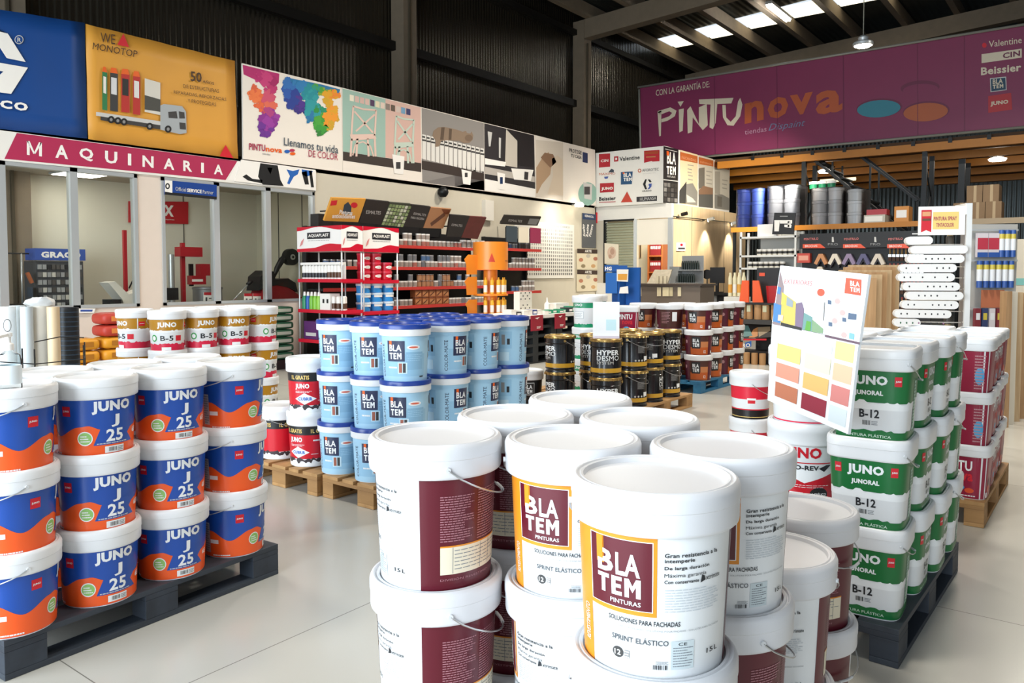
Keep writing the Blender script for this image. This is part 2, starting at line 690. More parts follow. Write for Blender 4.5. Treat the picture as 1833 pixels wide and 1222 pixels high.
# ---- partition with the machine room
XR = 8.47
xm = [onY(u, 440, YW).x for u in (-90, 5, 134, 247, 290, 388, 480, 563)]
zs, zh = .99, 2.77
b = MB()
b.box((xm[0] - 6, YW, 0), (XR, YW + .12, zs), sill_m)
b.box((xm[3], YW, zs), (xm[4], YW + .12, zh), sill_m)
b.box((xm[0] - 6, YW, zh), (XR, YW + .12, 3.2), ivory)
b.box((XR - .02, YW, 0), (XC + .05, YW + .12, 3.25), cream)
b.box((xm[0] - 6, YW, 3.1), (XC, YW + .1, 3.2), ivory)
struct(b.build('wall_partition'))
gl = glass_mat('window_glass', (.97, .985, .975, 1), .14)
for i, (a_, c_) in enumerate(((0, 1), (1, 2), (2, 3), (4, 5), (5, 6), (6, 7))):
    x0, x1 = xm[a_], xm[c_]
    w = struct(MB().build('window_%d' % (i + 1)))
    f = MB()
    for q0, q1 in ((x0, x0 + .045), (x1 - .045, x1)):
        f.box((q0, YW - .02, zs), (q1, YW + .09, zh), alu)
    f.box((x0, YW - .02, zs), (x1, YW + .09, zs + .04), alu)
    f.box((x0, YW - .02, zh - .05), (x1, YW + .09, zh), alu)
    f.build('window_frame', w)
    f = MB(); f.box((x0 + .04, YW + .03, zs + .03), (x1 - .04, YW + .036, zh - .04), gl); f.build('window_pane', w)
# machine room inside
room = M('room_wall', 'd8d3c0', .8)
panel = M('room_panel', 'cfcab4', .7)
b = MB()
b.box((-3, 13.2, 0), (XR + .8, 13.28, 3.0), room)
b.box((XR + .75, YW + .12, 0), (XR + .83, 13.2, 3.0), panel)
b.box((3.5, 12.8, 0), (4.35, 13.2, 2.9), room)
struct(b.build('wall_room'))
b = MB()
for y in (11.1, 11.8, 12.5):
    b.box((XR + .74, y, 0), (XR + .75, y + .015, 3.0), M('panel_gap', '55524a', .8))
for x in (7.0, 7.7, 8.4):
    b.box((x, 13.19, 0), (x + .015, 13.2, 3.0), M('panel_gap'))
struct(b.build('trim_60'))
b = MB(); b.box((-3, YW + .12, 2.95), (XR + .8, 13.2, 3.02), M('room_ceiling', 'b3aa98', .8)); struct(b.build('ceiling_room'))
lampm = M('panel_glow', 'fff9ee', emit=10)
for i, (x, y) in enumerate(((3.9, 11.2), (5.4, 11.2), (5.6, 12.4), (7.4, 11.5))):
    t = thing('ceiling_light', 'square light panel in the machine room ceiling, %s from the left' % ORD[i], 'ceiling light', (x, y, 2.95), group='machine room ceiling lights')
    b = MB(); b.box((-.32, -.32, -.03), (.32, .32, -.001), alu); b.build('frame', t)
    b = MB(); b.box((-.29, -.29, -.036), (.29, .29, -.031), lampm); b.build('diffuser', t)

# ---- machinery sign board above the windows
PY_ = lambda c, step=.002: px_on(onY, c, step)


def board(name, label, cat, quad, fn, c, back_m, thick=.02, art=None, step=.002, group=None):
    """flat board: quad of measured corners (tl, tr, br, bl) on a plane, its print as a part"""
    t = thing(name, label, cat, group=group)
    f = MB()
    P0 = [fn(u, v, c) for u, v in quad]
    P1 = [fn(u, v, c) for u, v in quad]
    d = Vector((thick, 0, 0)) if fn is onX else Vector((0, thick, 0))
    f.hexa([P0[3], P0[2], P0[2] + d, P0[3] + d, P0[0], P0[1], P0[1] + d, P0[0] + d], back_m)
    f.build('panel', t)
    if art:
        a = Dec(px_on(fn, c, step))
        art(a)
        if a.mb.f:
            a.build('print', t)
    t.location = (0, 0, 0)
    return t


pw = M('print_white', 'f3efe8', .45)
pk = M('print_black', '191a1c', .45)
berry = M('print_berry', 'b02a52', .45)
red = M('print_red', 'd0192b', .45)
blue_d = M('print_blue_dark', '12457f', .4)
navy = M('print_navy', '10305c', .4)
teal = M('print_teal', '2a8f9c', .4)
orange = M('print_orange', 'e8631c', .4)
amber = M('print_amber', 'e2a13a', .5)
grey = M('print_grey', '8b8b8b', .5)
lgrey = M('print_light_grey', 'c9c8c4', .5)
dgrey = M('print_dark_grey', '3b3a3a', .5)
green = M('print_green', '2d9a48', .45)
brown = M('print_brown', '6b4430', .5)


def art_maq(a):
    a.poly([(30, 238), (425, 288), (404, 322), (8, 284)], berry, 0)
    L = 'MAQUINARIA'
    xs = [(48, 75), (99, 122), (142, 167), (188, 210), (229, 235), (255, 275), (293, 312), (328, 344), (360, 365), (383, 399)]
    for ch, (x0, x1) in zip(L, xs):
        top = 252 + (x0 - 48) * .1245
        bot = 277 + (x0 - 48) * .103
        s = .112
        a.textq(ch, (x0, bot), (x1, bot + (x1 - x0) * s), (x0, top), pw, 1, .03)
    a.poly([(425, 290), (566, 307), (566, 340), (408, 322)], pw, 0)


ZB = [(-200, 207), (566, 306), (566, 342), (-200, 267)]
t = board('shop_sign', 'white and berry red MAQUINARIA sign board above the machine room windows', 'sign', ZB, onY, YW - .03, white, .028, art_maq)
t = board('machine_print', 'white print of black and blue spraying machines at right end of the sign', 'print',
          [(432, 285.5), (565, 304), (565, 341), (420, 324)], onY, YW - .045, pw, .01,
          lambda a: ([a.poly(q, pk, 0) for q in ([(466, 292), (497, 296), (502, 322), (508, 333), (470, 330), (462, 316)], [(434, 316), (441, 312), (452, 320), (470, 322), (469, 328), (444, 323)], [(478, 300), (488, 300), (484, 312)], [(540, 308), (549, 306), (553, 330), (546, 330)], [(553, 306), (558, 305), (562, 335), (557, 335)])],
                     [a.poly(q, M('machine_blue', '2763b5', .4), 0) for q in ([(513, 303), (524, 306), (536, 303), (533, 312), (526, 316), (518, 330), (514, 328), (519, 315)], [(540, 303), (560, 306), (557, 313), (548, 316), (541, 312)])]))


# ---- banners along the partition
def wavy(name, label, quad, m, art, nx=14, nz=6, amp=.012):
    t = thing(name, label, 'banner')
    f = MB()
    c = YW - .05
    g = []
    for i in range(nx + 1):
        for j in range(nz + 1):
            a_, q_ = i / nx, j / nz
            u = (quad[0][0] * (1 - a_) + quad[1][0] * a_) * (1 - q_) + (quad[3][0] * (1 - a_) + quad[2][0] * a_) * q_
            v = (quad[0][1] * (1 - a_) + quad[1][1] * a_) * (1 - q_) + (quad[3][1] * (1 - a_) + quad[2][1] * a_) * q_
            p = onY(u, v, c)
            p.y += amp * math.sin(i * 1.7 + j * .9) * math.sin(j * 1.1 + 1) + .004
            g.append(p)
    for i in range(nx):
        for j in range(nz):
            k = i * (nz + 1) + j
            f.face([g[k], g[k + 1], g[k + nz + 2], g[k + nz + 1]], m, True)
    o = f.build('sheet', t, merge=1e-5)
    sm = o.modifiers.new('thick', 'SOLIDIFY'); sm.thickness = .003
    a = Dec(px_on(onY, c - amp - .004))
    art(a)
    a.build('print', t)
    return t


def art_blue(a):
    a.poly([(-30, 50), (14, 60), (46, 111), (12, 104), (-30, 40)], pw)
    a.poly([(-60, 102), (50, 121), (20, 168), (-40, 160), (-40, 140), (-8, 141), (6, 128), (-60, 118)], pw)
    a.textq('C', (0, 193), (22, 196), (0, 178), pw, bold=.05)
    a.textq('O', (25, 196.5), (50, 199.5), (25, 181.5), pw, bold=.05)
    a.ell(34, 71, 8, 8, lgrey, 0); a.ell(34, 71, 6.6, 6.6, M('banner_blue', '104488', .45, noise=.08, nscale=2), 1)
    a.textq('R', (31, 75), (38, 76), (31, 67), lgrey, 2)


wavy('wall_banner', 'dark blue banner with big white logo at the left end of the wall', [(-230, -20), (151, 41), (156, 248), (-230, 204)],
     M('banner_blue', '104488', .45, noise=.08, nscale=2), art_blue)


def art_truck(a):
    db = M('banner_ink', '4a3423', .6)
    a.textq('WE', (180, 75.5), (206, 79.5), (180, 58), db)
    a.poly([(221, 60), (231, 84.5), (210, 80)], red, 1)
    a.textq('MONOTOP', (165.5, 88), (245, 103), (167, 76), db, bold=.005)
    a.textq('50', (341, 145), (361, 148), (341, 127), db)
    a.textq('AÑOS', (363, 148), (383, 152), (363, 142), db, bold=.01)
    for i, (x0, x1, y) in enumerate(((328, 392, 157), (311, 405, 168), (336, 387, 183))):
        a.textq(('DE ESTRUCTURAS', 'REPARADAS, REFORZADAS', 'Y PROTEGIDAS')[i], (x0, y), (x1, y + (x1 - x0) * .145), (x0, y - 6.5), db, bold=-.005)
    pot = [('2e7a4a', 'e8e4da'), ('3a3a3a', 'd8d8d8'), ('b8302a', '2a2a2a'), ('b8302a', 'e0ded8')]
    for i, (x0, w_, y0) in enumerate(((183, 9, 128), (197, 14, 130), (217, 15, 132), (238, 13, 136))):
        c1, c2 = pot[i]
        a.poly([(x0, y0), (x0 + w_, y0 + 2), (x0 + w_, y0 + 70), (x0, y0 + 68)], M('pot_%d' % i, c1, .5), 0)
        a.poly([(x0 + 2, y0 + 8), (x0 + w_ - 2, y0 + 10), (x0 + w_ - 2, y0 + 40), (x0 + 2, y0 + 38)], M('pot_b%d' % i, c2, .5), 1)
        a.poly([(x0 + 2, y0 - 9), (x0 + w_ - 3, y0 - 8), (x0 + w_, y0 + 2), (x0, y0)], orange, 0)
    a.poly([(259, 140), (287, 148), (287, 206), (259, 200)], M('sack', 'd9d4c8', .6), 0)
    a.poly([(259, 170), (287, 178), (287, 200), (259, 196)], M('sack_dark', '4b4a44', .6), 1)
    a.poly([(172, 200), (287, 217), (287, 224), (172, 207)], lgrey, 2)
    a.poly([(180, 208), (290, 224), (290, 232), (180, 215)], dgrey, 1)
    cab = M('cab_grey', 'a9aeb0', .4)
    a.poly([(287, 189), (293, 186), (326, 190), (333, 200), (334, 238), (322, 240), (287, 232)], cab, 2)
    a.poly([(301, 200), (316, 199), (318, 212), (302, 211)], dgrey, 3)
    a.poly([(320, 199), (330, 201), (331, 212), (321, 212)], dgrey, 3)
    a.poly([(321, 219), (332, 220), (333, 232), (322, 231)], dgrey, 3)
    for x, y in ((199, 214), (211, 216), (222, 218), (268, 226), (301, 231)):
        a.ell(x, y, 6, 6.5, pk, 4); a.ell(x, y, 2.6, 3, grey, 5)
    a.poly([(404, 259), (418, 283.4), (393, 279.4)], red, 1)


wavy('wall_banner', 'orange banner picturing a truck carrying giant cartridges', [(153.5, 42.5), (420, 109), (426, 284), (158, 249)],
     M('banner_orange', 'dd9d3c', .5, noise=.06, nscale=2), art_truck)


QL = lambda x: 113.1 + (x - 433.7) * .24552     # top edge of the long run of boards


def blob(a, path, cols, r0, seed, n=70):
    # a cloud of ink: many small lobed puffs along a path
    r = random.Random(seed)
    tot = len(path) - 1
    for i in range(n):
        f = r.random()
        k = min(int(f * tot), tot - 1)
        q = f * tot - k
        sp = r0 * (.55 + .9 * math.sin(math.pi * min(1, max(0, f * .9 + .05))))
        cx = path[k][0] * (1 - q) + path[k + 1][0] * q + max(-1.6, min(1.6, r.gauss(0, 1))) * sp * .46
        cy = path[k][1] * (1 - q) + path[k + 1][1] * q + max(-1.6, min(1.6, r.gauss(0, 1))) * sp * .4
        rr = sp * r.uniform(.25, .55)
        c = cols[min(len(cols) - 1, int((f + r.uniform(-.10, .10)) * len(cols)))] if f > .05 else cols[0]
        if cy - rr * 1.3 < QL(cx) + 1 or cx - rr * 1.2 < 435:
            continue
        m = 18
        ph, lo = r.uniform(0, 6), r.choice((4, 5, 6))
        a.poly([(cx + math.cos(6.283 * t / m) * rr * (1 + .2 * math.sin(lo * 6.283 * t / m + ph)), cy + math.sin(6.283 * t / m) * rr * (1 + .2 * math.cos(lo * 6.283 * t / m + ph))) for t in range(m)],
               M('ink_' + c, c, .5), .5 + i * .045)


def art_color(a):
    a.poly([(434.5, 116), (500, 132), (499, 148), (480, 156), (455, 142), (436, 133)], M('ink_b8246c', 'b8246c', .5), 0)
    blob(a, [(440, 124), (478, 140), (492, 150)], ['b8246c', 'c93a78', 'a81e62'], 9, 11, 45)
    blob(a, [(486, 152), (482, 175), (488, 195)], ['c0306e', 'd0506e', 'e06a52'], 9, 15, 45)
    blob(a, [(452, 150), (454, 168), (466, 188), (480, 203)], ['e0603a', 'ee7a42', 'e8683a', 'd65a58'], 8, 12, 60)
    blob(a, [(482, 198), (482, 216), (474, 240)], ['b0407e', '8b2c8e', '9a3a9c', '6d2d90'], 12, 13, 75)
    a.poly([(510, 138), (575, 151), (609, 160), (606, 170), (580, 168), (556, 166), (522, 158)], M('ink_2477a8', '2477a8', .5), 0)
    blob(a, [(516, 144), (518, 168), (530, 182), (542, 200)], ['2f6fb6', '2a58aa', '263f93', '4b2f8a', '3a2f80'], 11, 21, 90)
    blob(a, [(528, 148), (552, 165), (558, 190), (556, 215)], ['2f7fb8', '1f8f9a', '2a9aa0', '2477a8'], 11, 22, 80)
    blob(a, [(560, 156), (582, 164), (606, 170)], ['2f9a80', '4aa33c', '8aa82f', 'e2a422', 'ef8a2a'], 8, 23, 60)
    blob(a, [(576, 168), (592, 190), (594, 212), (592, 228)], ['d8a626', 'e2a422', 'ee9a2a', 'd0a42a'], 10, 24, 60)
    blob(a, [(566, 190), (578, 206), (572, 226), (576, 240)], ['1f8f6a', '2f8f40', '4aa33c', '3a9a3a', '2f7f38'], 9, 25, 70)
    dk = M('ink_slate', '3a4a58', .5)
    a.textq('Llenamos tu vida', (508.5, 260), (605.5, 275), (508.5, 246), dk, 6, .005)
    a.textq('DE COLOR', (552.5, 280), (605, 287), (552.5, 268), M('ink_wine', 'a8304e', .5), 6, .0)
    a.textq('PINTU', (446, 268), (475, 271), (446, 256), M('ink_wine'), 4, .03)
    a.textq('nova', (476, 271), (505, 274), (476, 264), orange, 4, .03)
    a.textq('tiendas', (470, 276), (484, 278), (470, 273), dk, 4, 0)
    a.ell(514, 271, 5, 3, M('machine_blue'), 4); a.ell(523, 269, 5, 2.6, berry, 4); a.ell(524, 275, 5, 2.6, orange, 4)


QB = lambda x: 284.5 + (x - 436.2) * .13305


def wb(label, x0, x1, m, art, y1=None):
    return board('wall_board', label, 'board', [(x0, QL(x0)), (x1, QL(x1)), (x1 + 1.5, QB(x1 + 1.5)), (x0 + 1.5, QB(x0 + 1.5))], onY, YW - .06, m, .03, art, group='picture boards along the wall')


wb('white board with coloured ink clouds and the words Llenamos tu vida', 434, 611.5, M('board_white', 'efe6da', .5), art_color)


def chair(a, x, y, w, h, m, l):
    def st(pts, t=1.6):
        for (p, q) in zip(pts, pts[1:]):
            dx, dy = q[0] - p[0], q[1] - p[1]
            n = math.hypot(dx, dy) or 1
            ox, oy = -dy / n * t, dx / n * t
            a.poly([(p[0] - ox, p[1] - oy), (q[0] - ox, q[1] - oy), (q[0] + ox, q[1] + oy), (p[0] + ox, p[1] + oy)], m, l)
    X = lambda f: x + w * f
    Z = lambda f: y + h * f
    st([(X(.1), Z(.58)), (X(.16), Z(.04)), (X(.5), Z(.1)), (X(.95), Z(.12)), (X(.9), Z(.6))])
    st([(X(.2), Z(.14)), (X(.84), Z(.55))]); st([(X(.9), Z(.2)), (X(.25), Z(.52))])
    a.poly([(X(.04), Z(.58)), (X(.9), Z(.57)), (X(.96), Z(.66)), (X(.1), Z(.7))], m, l)
    for f in (.1, .3, .66, .9):
        st([(X(f), Z(.66)), (X(f - .03 + (f > .5) * .06), Z(1))], 1.8)
    st([(X(.14), Z(.98)), (X(.24), Z(.76)), (X(.5), Z(.72)), (X(.75), Z(.8)), (X(.86), Z(1))], 1.2)


def art_chairs(a):
    mint, pink = M('board_mint', '9cbcae', .5), M('board_pink', 'd9b3a5', .5)
    a.poly([(613, QL(613) + 1), (690, QL(690) + 1), (690, 282), (614, 271)], mint, 0)
    a.poly([(690, QL(690) + 1), (753, QL(753) + 1), (754, 292), (690, 282)], pink, 0)
    a.poly([(614, 271), (754, 292), (754, 308), (614, 287)], M('board_umber', '3a302b', .5), 0)
    for i, c in enumerate(('efe7d0', 'd9b8ac', 'd8b4a8', 'dcb9ad', '4a2d55', 'e6d8b8', 'e4cdbc', '8a7a70', '5b4a3c', 'd8c4b8', '6f9fc0', '2e3166')):
        x = 626 + i * 9.2
        y = 169 + i * 2.25
        a.poly([(x, y), (x + 7.5, y + 1.8), (x + 7.5, y + 12.8), (x, y + 11)], M('sw_' + c, c, .5), 1)
    chair(a, 624, 186, 52, 94, M('chair_pink', 'e3c3b4', .5), 2)
    chair(a, 703, 204, 40, 88, M('chair_mint', 'c3d2c2', .5), 2)
    a.poly([(702, 276), (724, 280), (722, 312), (706, 310)], pw, 3)
    a.rect(709, 290, 717, 302, dgrey, 4)


wb('picture board of two bentwood chairs, pink on mint and mint on pink', 612, 754.5, M('board_white'), art_chairs)


def art_cat(a):
    a.poly([(755, QL(755) + 1), (866, QL(866) + 1), (867, QB(867) - 1), (756, QB(756) - 1)], M('board_grey', '8f8a85', .5), 0)
    a.poly([(755, 283), (866, 303), (867, QB(867) - 1), (756, QB(756) - 1)], M('board_greyd', '6d6866', .5), 0)
    a.poly([(755, 287), (866, 307), (866, 324), (755, 303)], M('board_umber'), 1)
    f = M('cat_fur', '8a7561', .8); fd = M('cat_fur_dark', '5b4a3b', .8)
    ra = M('radiator_print', 'e2dfd8', .5)
    for i in range(14):
        x = 756 + i * 8
        y = 240 + i * 1.9
        a.poly([(x, y), (x + 6.6, y + 1.5), (x + 6.6, y + 46), (x, y + 44)], ra, 1)
        a.poly([(x, y + 9), (x + 7, y + 10), (x + 7, y + 13), (x, y + 12)], dgrey, 2)
        a.poly([(x, y + 3), (x + 5, y + 4), (x + 5, y + 7), (x, y + 6)], dgrey, 2)
    a.poly([(774, 243), (776, 234), (784, 228), (795, 227), (810, 230), (824, 234), (828, 236), (834, 234), (836, 238), (842, 239), (844, 235), (847, 242), (846, 250), (840, 256), (830, 256), (822, 252), (800, 251), (790, 252), (786, 262), (779, 263), (780, 252)], f, 3)
    a.poly([(790, 228), (796, 228), (794, 250), (788, 250)], fd, 4); a.poly([(804, 230), (809, 231), (808, 250), (803, 250)], fd, 4)
    a.ell(839, 247, 7, 6, M('cat_face', '75604e', .8), 4)
    a.poly([(826, 303), (844, 307), (842, 331), (829, 329)], pw, 4); a.rect(832, 309, 837, 317, dgrey, 5)


wb('grey picture board of a cat lying on a radiator', 755, 866, M('board_white'), art_cat)


def art_bath(a):
    dk, dk2 = M('bath_dark', '2f2c2e', .5), M('bath_dark2', '1f1c1d', .5)
    a.poly([(867, QL(867) + 1), (956, QL(956) + 1), (958, 338), (868, 320)], dk, 0)
    a.poly([(906, QL(906) + 2), (926, QL(926) + 2), (926, 300), (904, 296)], M('bath_tile', 'c7bfb2', .5), 1)
    a.poly([(905, QL(905) + 1), (928, QL(928) + 1), (926, 252)], dk2, 2)
    a.poly([(927, QL(927) + 1), (956, QL(956) + 1), (957, 300), (927, 296)], dk2, 1)
    a.poly([(868, 298), (957, 316), (957, 326), (868, 311)], M('bath_floor', 'b8b1a8', .5), 2)
    a.poly([(868, 283), (906, 290), (904, 298), (868, 294)], pw, 3)
    a.poly([(915, 301), (955, 304), (950, 324), (920, 321)], pw, 3)
    a.poly([(939, 307), (946, 308), (945, 322), (938, 321)], dk, 4)
    a.poly([(873, 235), (881, 237), (878, 262), (875, 262)], lgrey, 2)
    a.poly([(893, 246), (897, 247), (896, 283), (893, 282)], lgrey, 2)
    a.poly([(890, 308), (904, 311), (903, 340), (892, 338)], pw, 5); a.rect(895, 317, 900, 329, navy, 6)
    a.poly([(868, 320), (958, 338), (958, QB(958) - 1), (868, QB(868) - 1)], pw, 1)


wb('dark picture board of a bathroom with white basin and bath', 866.6, 957.5, M('board_white'), art_bath)


def art_hands(a):
    sk, sk2, skd = M('hand_a', 'b59677', .6), M('hand_b', 'd9c7b0', .6), M('hand_c', '8d6c52', .6)
    a.poly([(959, 250), (1008, 255), (1008, QB(1008) - 2), (959, QB(959) - 2)], M('hand_bg', 'd8cdbd', .6), 0)
    a.poly([(960, 300), (972, 280), (982, 272), (988, 290), (985, 312), (970, 330), (962, 346), (960, 346)], sk, 1)
    a.poly([(968, 282), (975, 273), (990, 276), (996, 290), (985, 300)], skd, 2)
    a.poly([(988, 284), (998, 278), (1007, 286), (1008, 350), (980, 348), (990, 315)], sk2, 2)
    a.textq('PROTEGE', (1019, 272), (1041, 277), (1019, 265), dgrey, 1, .03); a.textq('TU CASA', (1022, 281), (1041, 285), (1022, 275), dgrey, 1, .03)
    a.poly([(1043, 272), (1052, 274), (1052, 292), (1043, 290)], navy, 1)
    a.ell(1052, 347, 17, 21, M('hand_teal', '8fb6a8', .5), 0, 20)
    a.poly([(1044, 326), (1060, 330), (1059, 358), (1046, 355)], lgrey, 2); a.rect(1046, 334, 1056, 348, dgrey, 3)


wb('cream picture board of sculpted hands with a teal circle', 958, 1065, M('board_white'), art_hands)

# ---- purple banner of the mezzanine
plum, plum_d = M('banner_plum', '7f2950', .5, noise=.06, nscale=1.5), M('banner_plum_dark', '6a2042', .5)


def quadpt(q, a_, b_):
    u = (q[0][0] * (1 - a_) + q[1][0] * a_) * (1 - b_) + (q[3][0] * (1 - a_) + q[2][0] * a_) * b_
    v = (q[0][1] * (1 - a_) + q[1][1] * a_) * (1 - b_) + (q[3][1] * (1 - a_) + q[2][1] * a_) * b_
    return (u, v)


def art_plum(a):
    cr = M('banner_cream', 'd9cdb5', .5); og = M('banner_rust', 'b3552c', .5); lb = M('banner_steel', '6a7fa0', .5)
    a.textq('CON LA GARANTÍA DE:', (1174, 172), (1270, 156), (1174, 158), cr, 1, .005)
    S = lambda pts: a.poly(pts, cr, 1)
    # brush lettering PINTU
    S([(1177, 200), (1184, 198), (1183, 243), (1180, 244)])
    S([(1177, 199), (1200, 192), (1211, 198), (1208, 208), (1195, 216), (1184, 219), (1184, 213), (1198, 208), (1203, 202), (1198, 199), (1180, 206)])
    S([(1215, 196), (1224, 194), (1222, 234), (1216, 237)]); S([(1213, 182), (1224, 181), (1218, 191)])
    S([(1230, 197), (1236, 190), (1251, 222), (1251, 192), (1265, 186), (1267, 224), (1258, 233), (1240, 210), (1239, 236), (1231, 239)])
    S([(1251, 178), (1313, 175), (1309, 185), (1284, 186), (1281, 220), (1276, 231), (1270, 228), (1272, 187), (1252, 186)])
    S([(1293, 188), (1299, 188), (1300, 210), (1308, 218), (1317, 208), (1321, 182), (1325, 175), (1329, 187), (1325, 208), (1313, 225), (1302, 224), (1294, 210)])
    a.textq('n', (1333, 222), (1367, 214), (1333, 185), og, 1, .035); a.textq('o', (1374, 216), (1411, 207), (1374, 178), og, 1, .035)
    a.textq('v', (1414, 208), (1455, 201), (1414, 171), og, 1, .035); a.textq('a', (1460, 207), (1508, 199), (1460, 165), og, 1, .035)
    a.textq('tiendas', (1333, 241), (1372, 235), (1333, 232), M('banner_pink', 'b58aa0', .5), 1, 0)
    a.textq('Dispaint', (1375, 238), (1440, 229), (1377, 222), lb, 1, -.005, .25)
    for c, x, y, rx, ry, dx in ((M('drop_teal', '2f7f92', .5), 1574, 193, 41, 17, 0), (M('drop_rust', 'b0592f', .5), 1658, 199, 42, 18, 0)):
        a.ell(x, y, rx, ry, plum_d, 0, 28, -.08); a.ell(x - 1, y + 1.6, rx - 2, ry - 1.6, c, 1, 28, -.08)
    a.ell(1647, 157, 35, 13, plum_d, 0, 28, -.06); a.ell(1648, 161, 32, 11, plum, 1, 28, -.06)
    a.ell(1762, 81, 4, 4.5, red, 1); a.textq('Valentine', (1770, 85), (1829, 77), (1770, 73.5), cr, 1, .005)
    a.poly([(1757, 97), (1829, 87), (1829, 103), (1757, 113)], cr, 1); a.textq('CIN', (1795, 105), (1826, 100), (1795, 95), plum_d, 2, .03)
    a.textq('Beissier', (1756, 135), (1828, 127), (1756, 121), cr, 1, .03)
    a.poly([(1772, 140), (1801, 137), (1802, 161), (1773, 165)], lgrey, 1); a.poly([(1773.5, 141.5), (1799.5, 139), (1800.5, 160), (1774.5, 163.5)], M('banner_petrol', '123e58', .5), 2)
    a.textq('BLA', (1777, 151), (1795, 149), (1777, 142), cr, 3, .026); a.textq('TEM', (1777, 159), (1796, 157), (1777, 152), cr, 3, .026)
    a.poly([(1769, 172), (1810, 166), (1812, 196), (1769, 202)], M('banner_scarlet', 'b3232c', .5), 1); a.textq('JUNO', (1773, 191), (1805, 187), (1773, 182), cr, 2, .05)


PQ = [(1145.5, 158), (1845, 43.4), (1845, 225.4), (1148, 290)]
t = board('wall_banner', 'long purple banner hung along the front of the mezzanine', 'banner', PQ, onX, XB, plum, .02, art_plum, .004)
f = MB()
for (i, j) in ((0, 1), (3, 2)):
    f.tube([onX(PQ[i][0] - 4, PQ[i][1] + (-1.5 if i == 0 else 1), XB - .05), onX(PQ[j][0], PQ[j][1] + (-1.5 if i == 0 else 1), XB - .05)], .03, M('rail_grey', '8c8a80', .5), 8)
f.tube([onX(1144, 160, XB - .05), onX(1147, 291, XB - .05)], .03, M('rail_grey'), 8)
f.build('rail_frame', t)
f = MB()
for k in (.19, .35, .52, .71, .83):
    f.bar(onX(*quadpt(PQ, k, .0), XB - .008), onX(*quadpt(PQ, k, 1.), XB - .008), .012, .004, plum_d, (1, 0, 0))
f.build('seam', t)
# ------------------------------------------------------------------ buckets
plast = M('white_plastic', 'e4e6e8', .32, noise=.015, nscale=3)
plast_lid = M('white_lid', 'd9dadd', .34, noise=.015, nscale=3)
plast_b = M('white_plastic_body', 'e2e5e7', .3)
wire = M('bail_wire', 'c4c6c8', .3, .8)
ear_m = M('bail_ear', 'd5d8da', .4)


def circ(t):
    a = math.radians(t)
    return (math.sin(a), -math.cos(a))


_SQ = []
for _i in range(721):
    _a = math.radians(_i / 2)
    _x, _y = math.sin(_a), -math.cos(_a)
    _r = (abs(_x) ** 5 + abs(_y) ** 5) ** (-.2)
    _SQ.append((_x * _r, _y * _r))
_L = [0]
for _p, _q in zip(_SQ, _SQ[1:]):
    _L.append(_L[-1] + math.dist(_p, _q))


def sqr(t):
    d = (t % 360) / 360 * _L[-1]
    lo, hi = 0, 720
    while hi - lo > 1:
        m = (lo + hi) // 2
        if _L[m] <= d:
            lo = m
        else:
            hi = m
    f = (d - _L[lo]) / (_L[hi] - _L[lo])
    return (_SQ[lo][0] * (1 - f) + _SQ[hi][0] * f, _SQ[lo][1] * (1 - f) + _SQ[hi][1] * f)


def bucket(name, rl, rt, rb, H, zs, body_m, lid_m, art, seg=40, sec=circ, handle=None, rim=None, rec=.022, kz=1., z0=0.):
    """root at the base centre; label angle 0 looks to -Y; next bucket stands at height H"""
    root = bpy.data.objects.new(name, None)
    COL.objects.link(root)
    root.empty_display_size = .1
    b = MB()
    b.loft([(0, .003), (rb - .008, .003), (rb - .006, 0), (rb - .002, 0), (rb, .004), (rt, zs + .02)], body_m, seg, sec)
    if rim:
        b.loft([(rt, zs), (rl - .003, zs), (rl - .002, zs + .004), (rl - .002, H - .016), (rl - .012, H - .016)], rim, seg, sec)
    b.build('body', root)
    rec = min(rec, rl - rb - (.005 if sec is circ else .0115))
    b = MB()
    t = H + .011
    if rim:
        b.loft([(rl - .006, H - .016), (rl, H - .016), (rl, t - .006), (rl - .004, t), (rl - .012, t), (rl - .016, t - .004), (rl - .02, t - .0118), (0, t - .0118)], lid_m, seg, sec)
    else:
        b.loft([(rt + .001, zs + .004), (rl - .004, zs), (rl - .001, zs + .003), (rl, zs + .008), (rl, zs + (t - zs) * .55), (rl + .0015, zs + (t - zs) * .57), (rl + .0015, t - .012),
                (rl - .002, t - .004), (rl - .007, t), (rl - .010, t - .0005), (rl - .0125, t - .004), (rl - .0145, t - .004), (rl - .017, t - .001),
                (rl - rec, t - .002), (rl - rec - .003, t - .011), (rl - rec - .02, t - .0115), (0, t - .0105)], lid_m, seg, sec)
    b.build('lid', root)
    if art:
        k = (rt - rb) / (zs + .016)

        def mp(x, z, l):
            x_, y_ = sec(x)
            z = z0 + z * kz
            r = rb + k * (z - .004) + .0006 + .00045 * l
            return (x_ * r, y_ * r, z)
        a = Dec(mp, 9 if seg < 60 else 5)
        art(a, (zs - z0) / kz)
        a.build('label', root, sharp=180)
    if handle:
        ang, zh, drop = handle
        b = MB()
        path = []
        n = 18
        for i in range(n + 1):
            q = 180. * i / n
            x, y = sec(ang + q)
            r = rl + .0035
            path.append((x * r, y * r, zh - drop * math.sin(math.radians(q)) ** .8))
        b.tube(path, .0022 if seg > 50 else .0026, wire, 6)
        h = b.build('handle', root)
        b = MB()
        g = path[n // 2 - 1:n // 2 + 2]
        b.tube(g, .0042, ear_m, 8)
        b.build('grip', h)
        for q in (ang, ang + 180):
            x, y = sec(q)
            b = MB(); b.tube([(x * (rl - .002), y * (rl - .002), zh), (x * (rl + .005), y * (rl + .005), zh)], .006, ear_m, 8)
            b.build('ear', h)
    return root


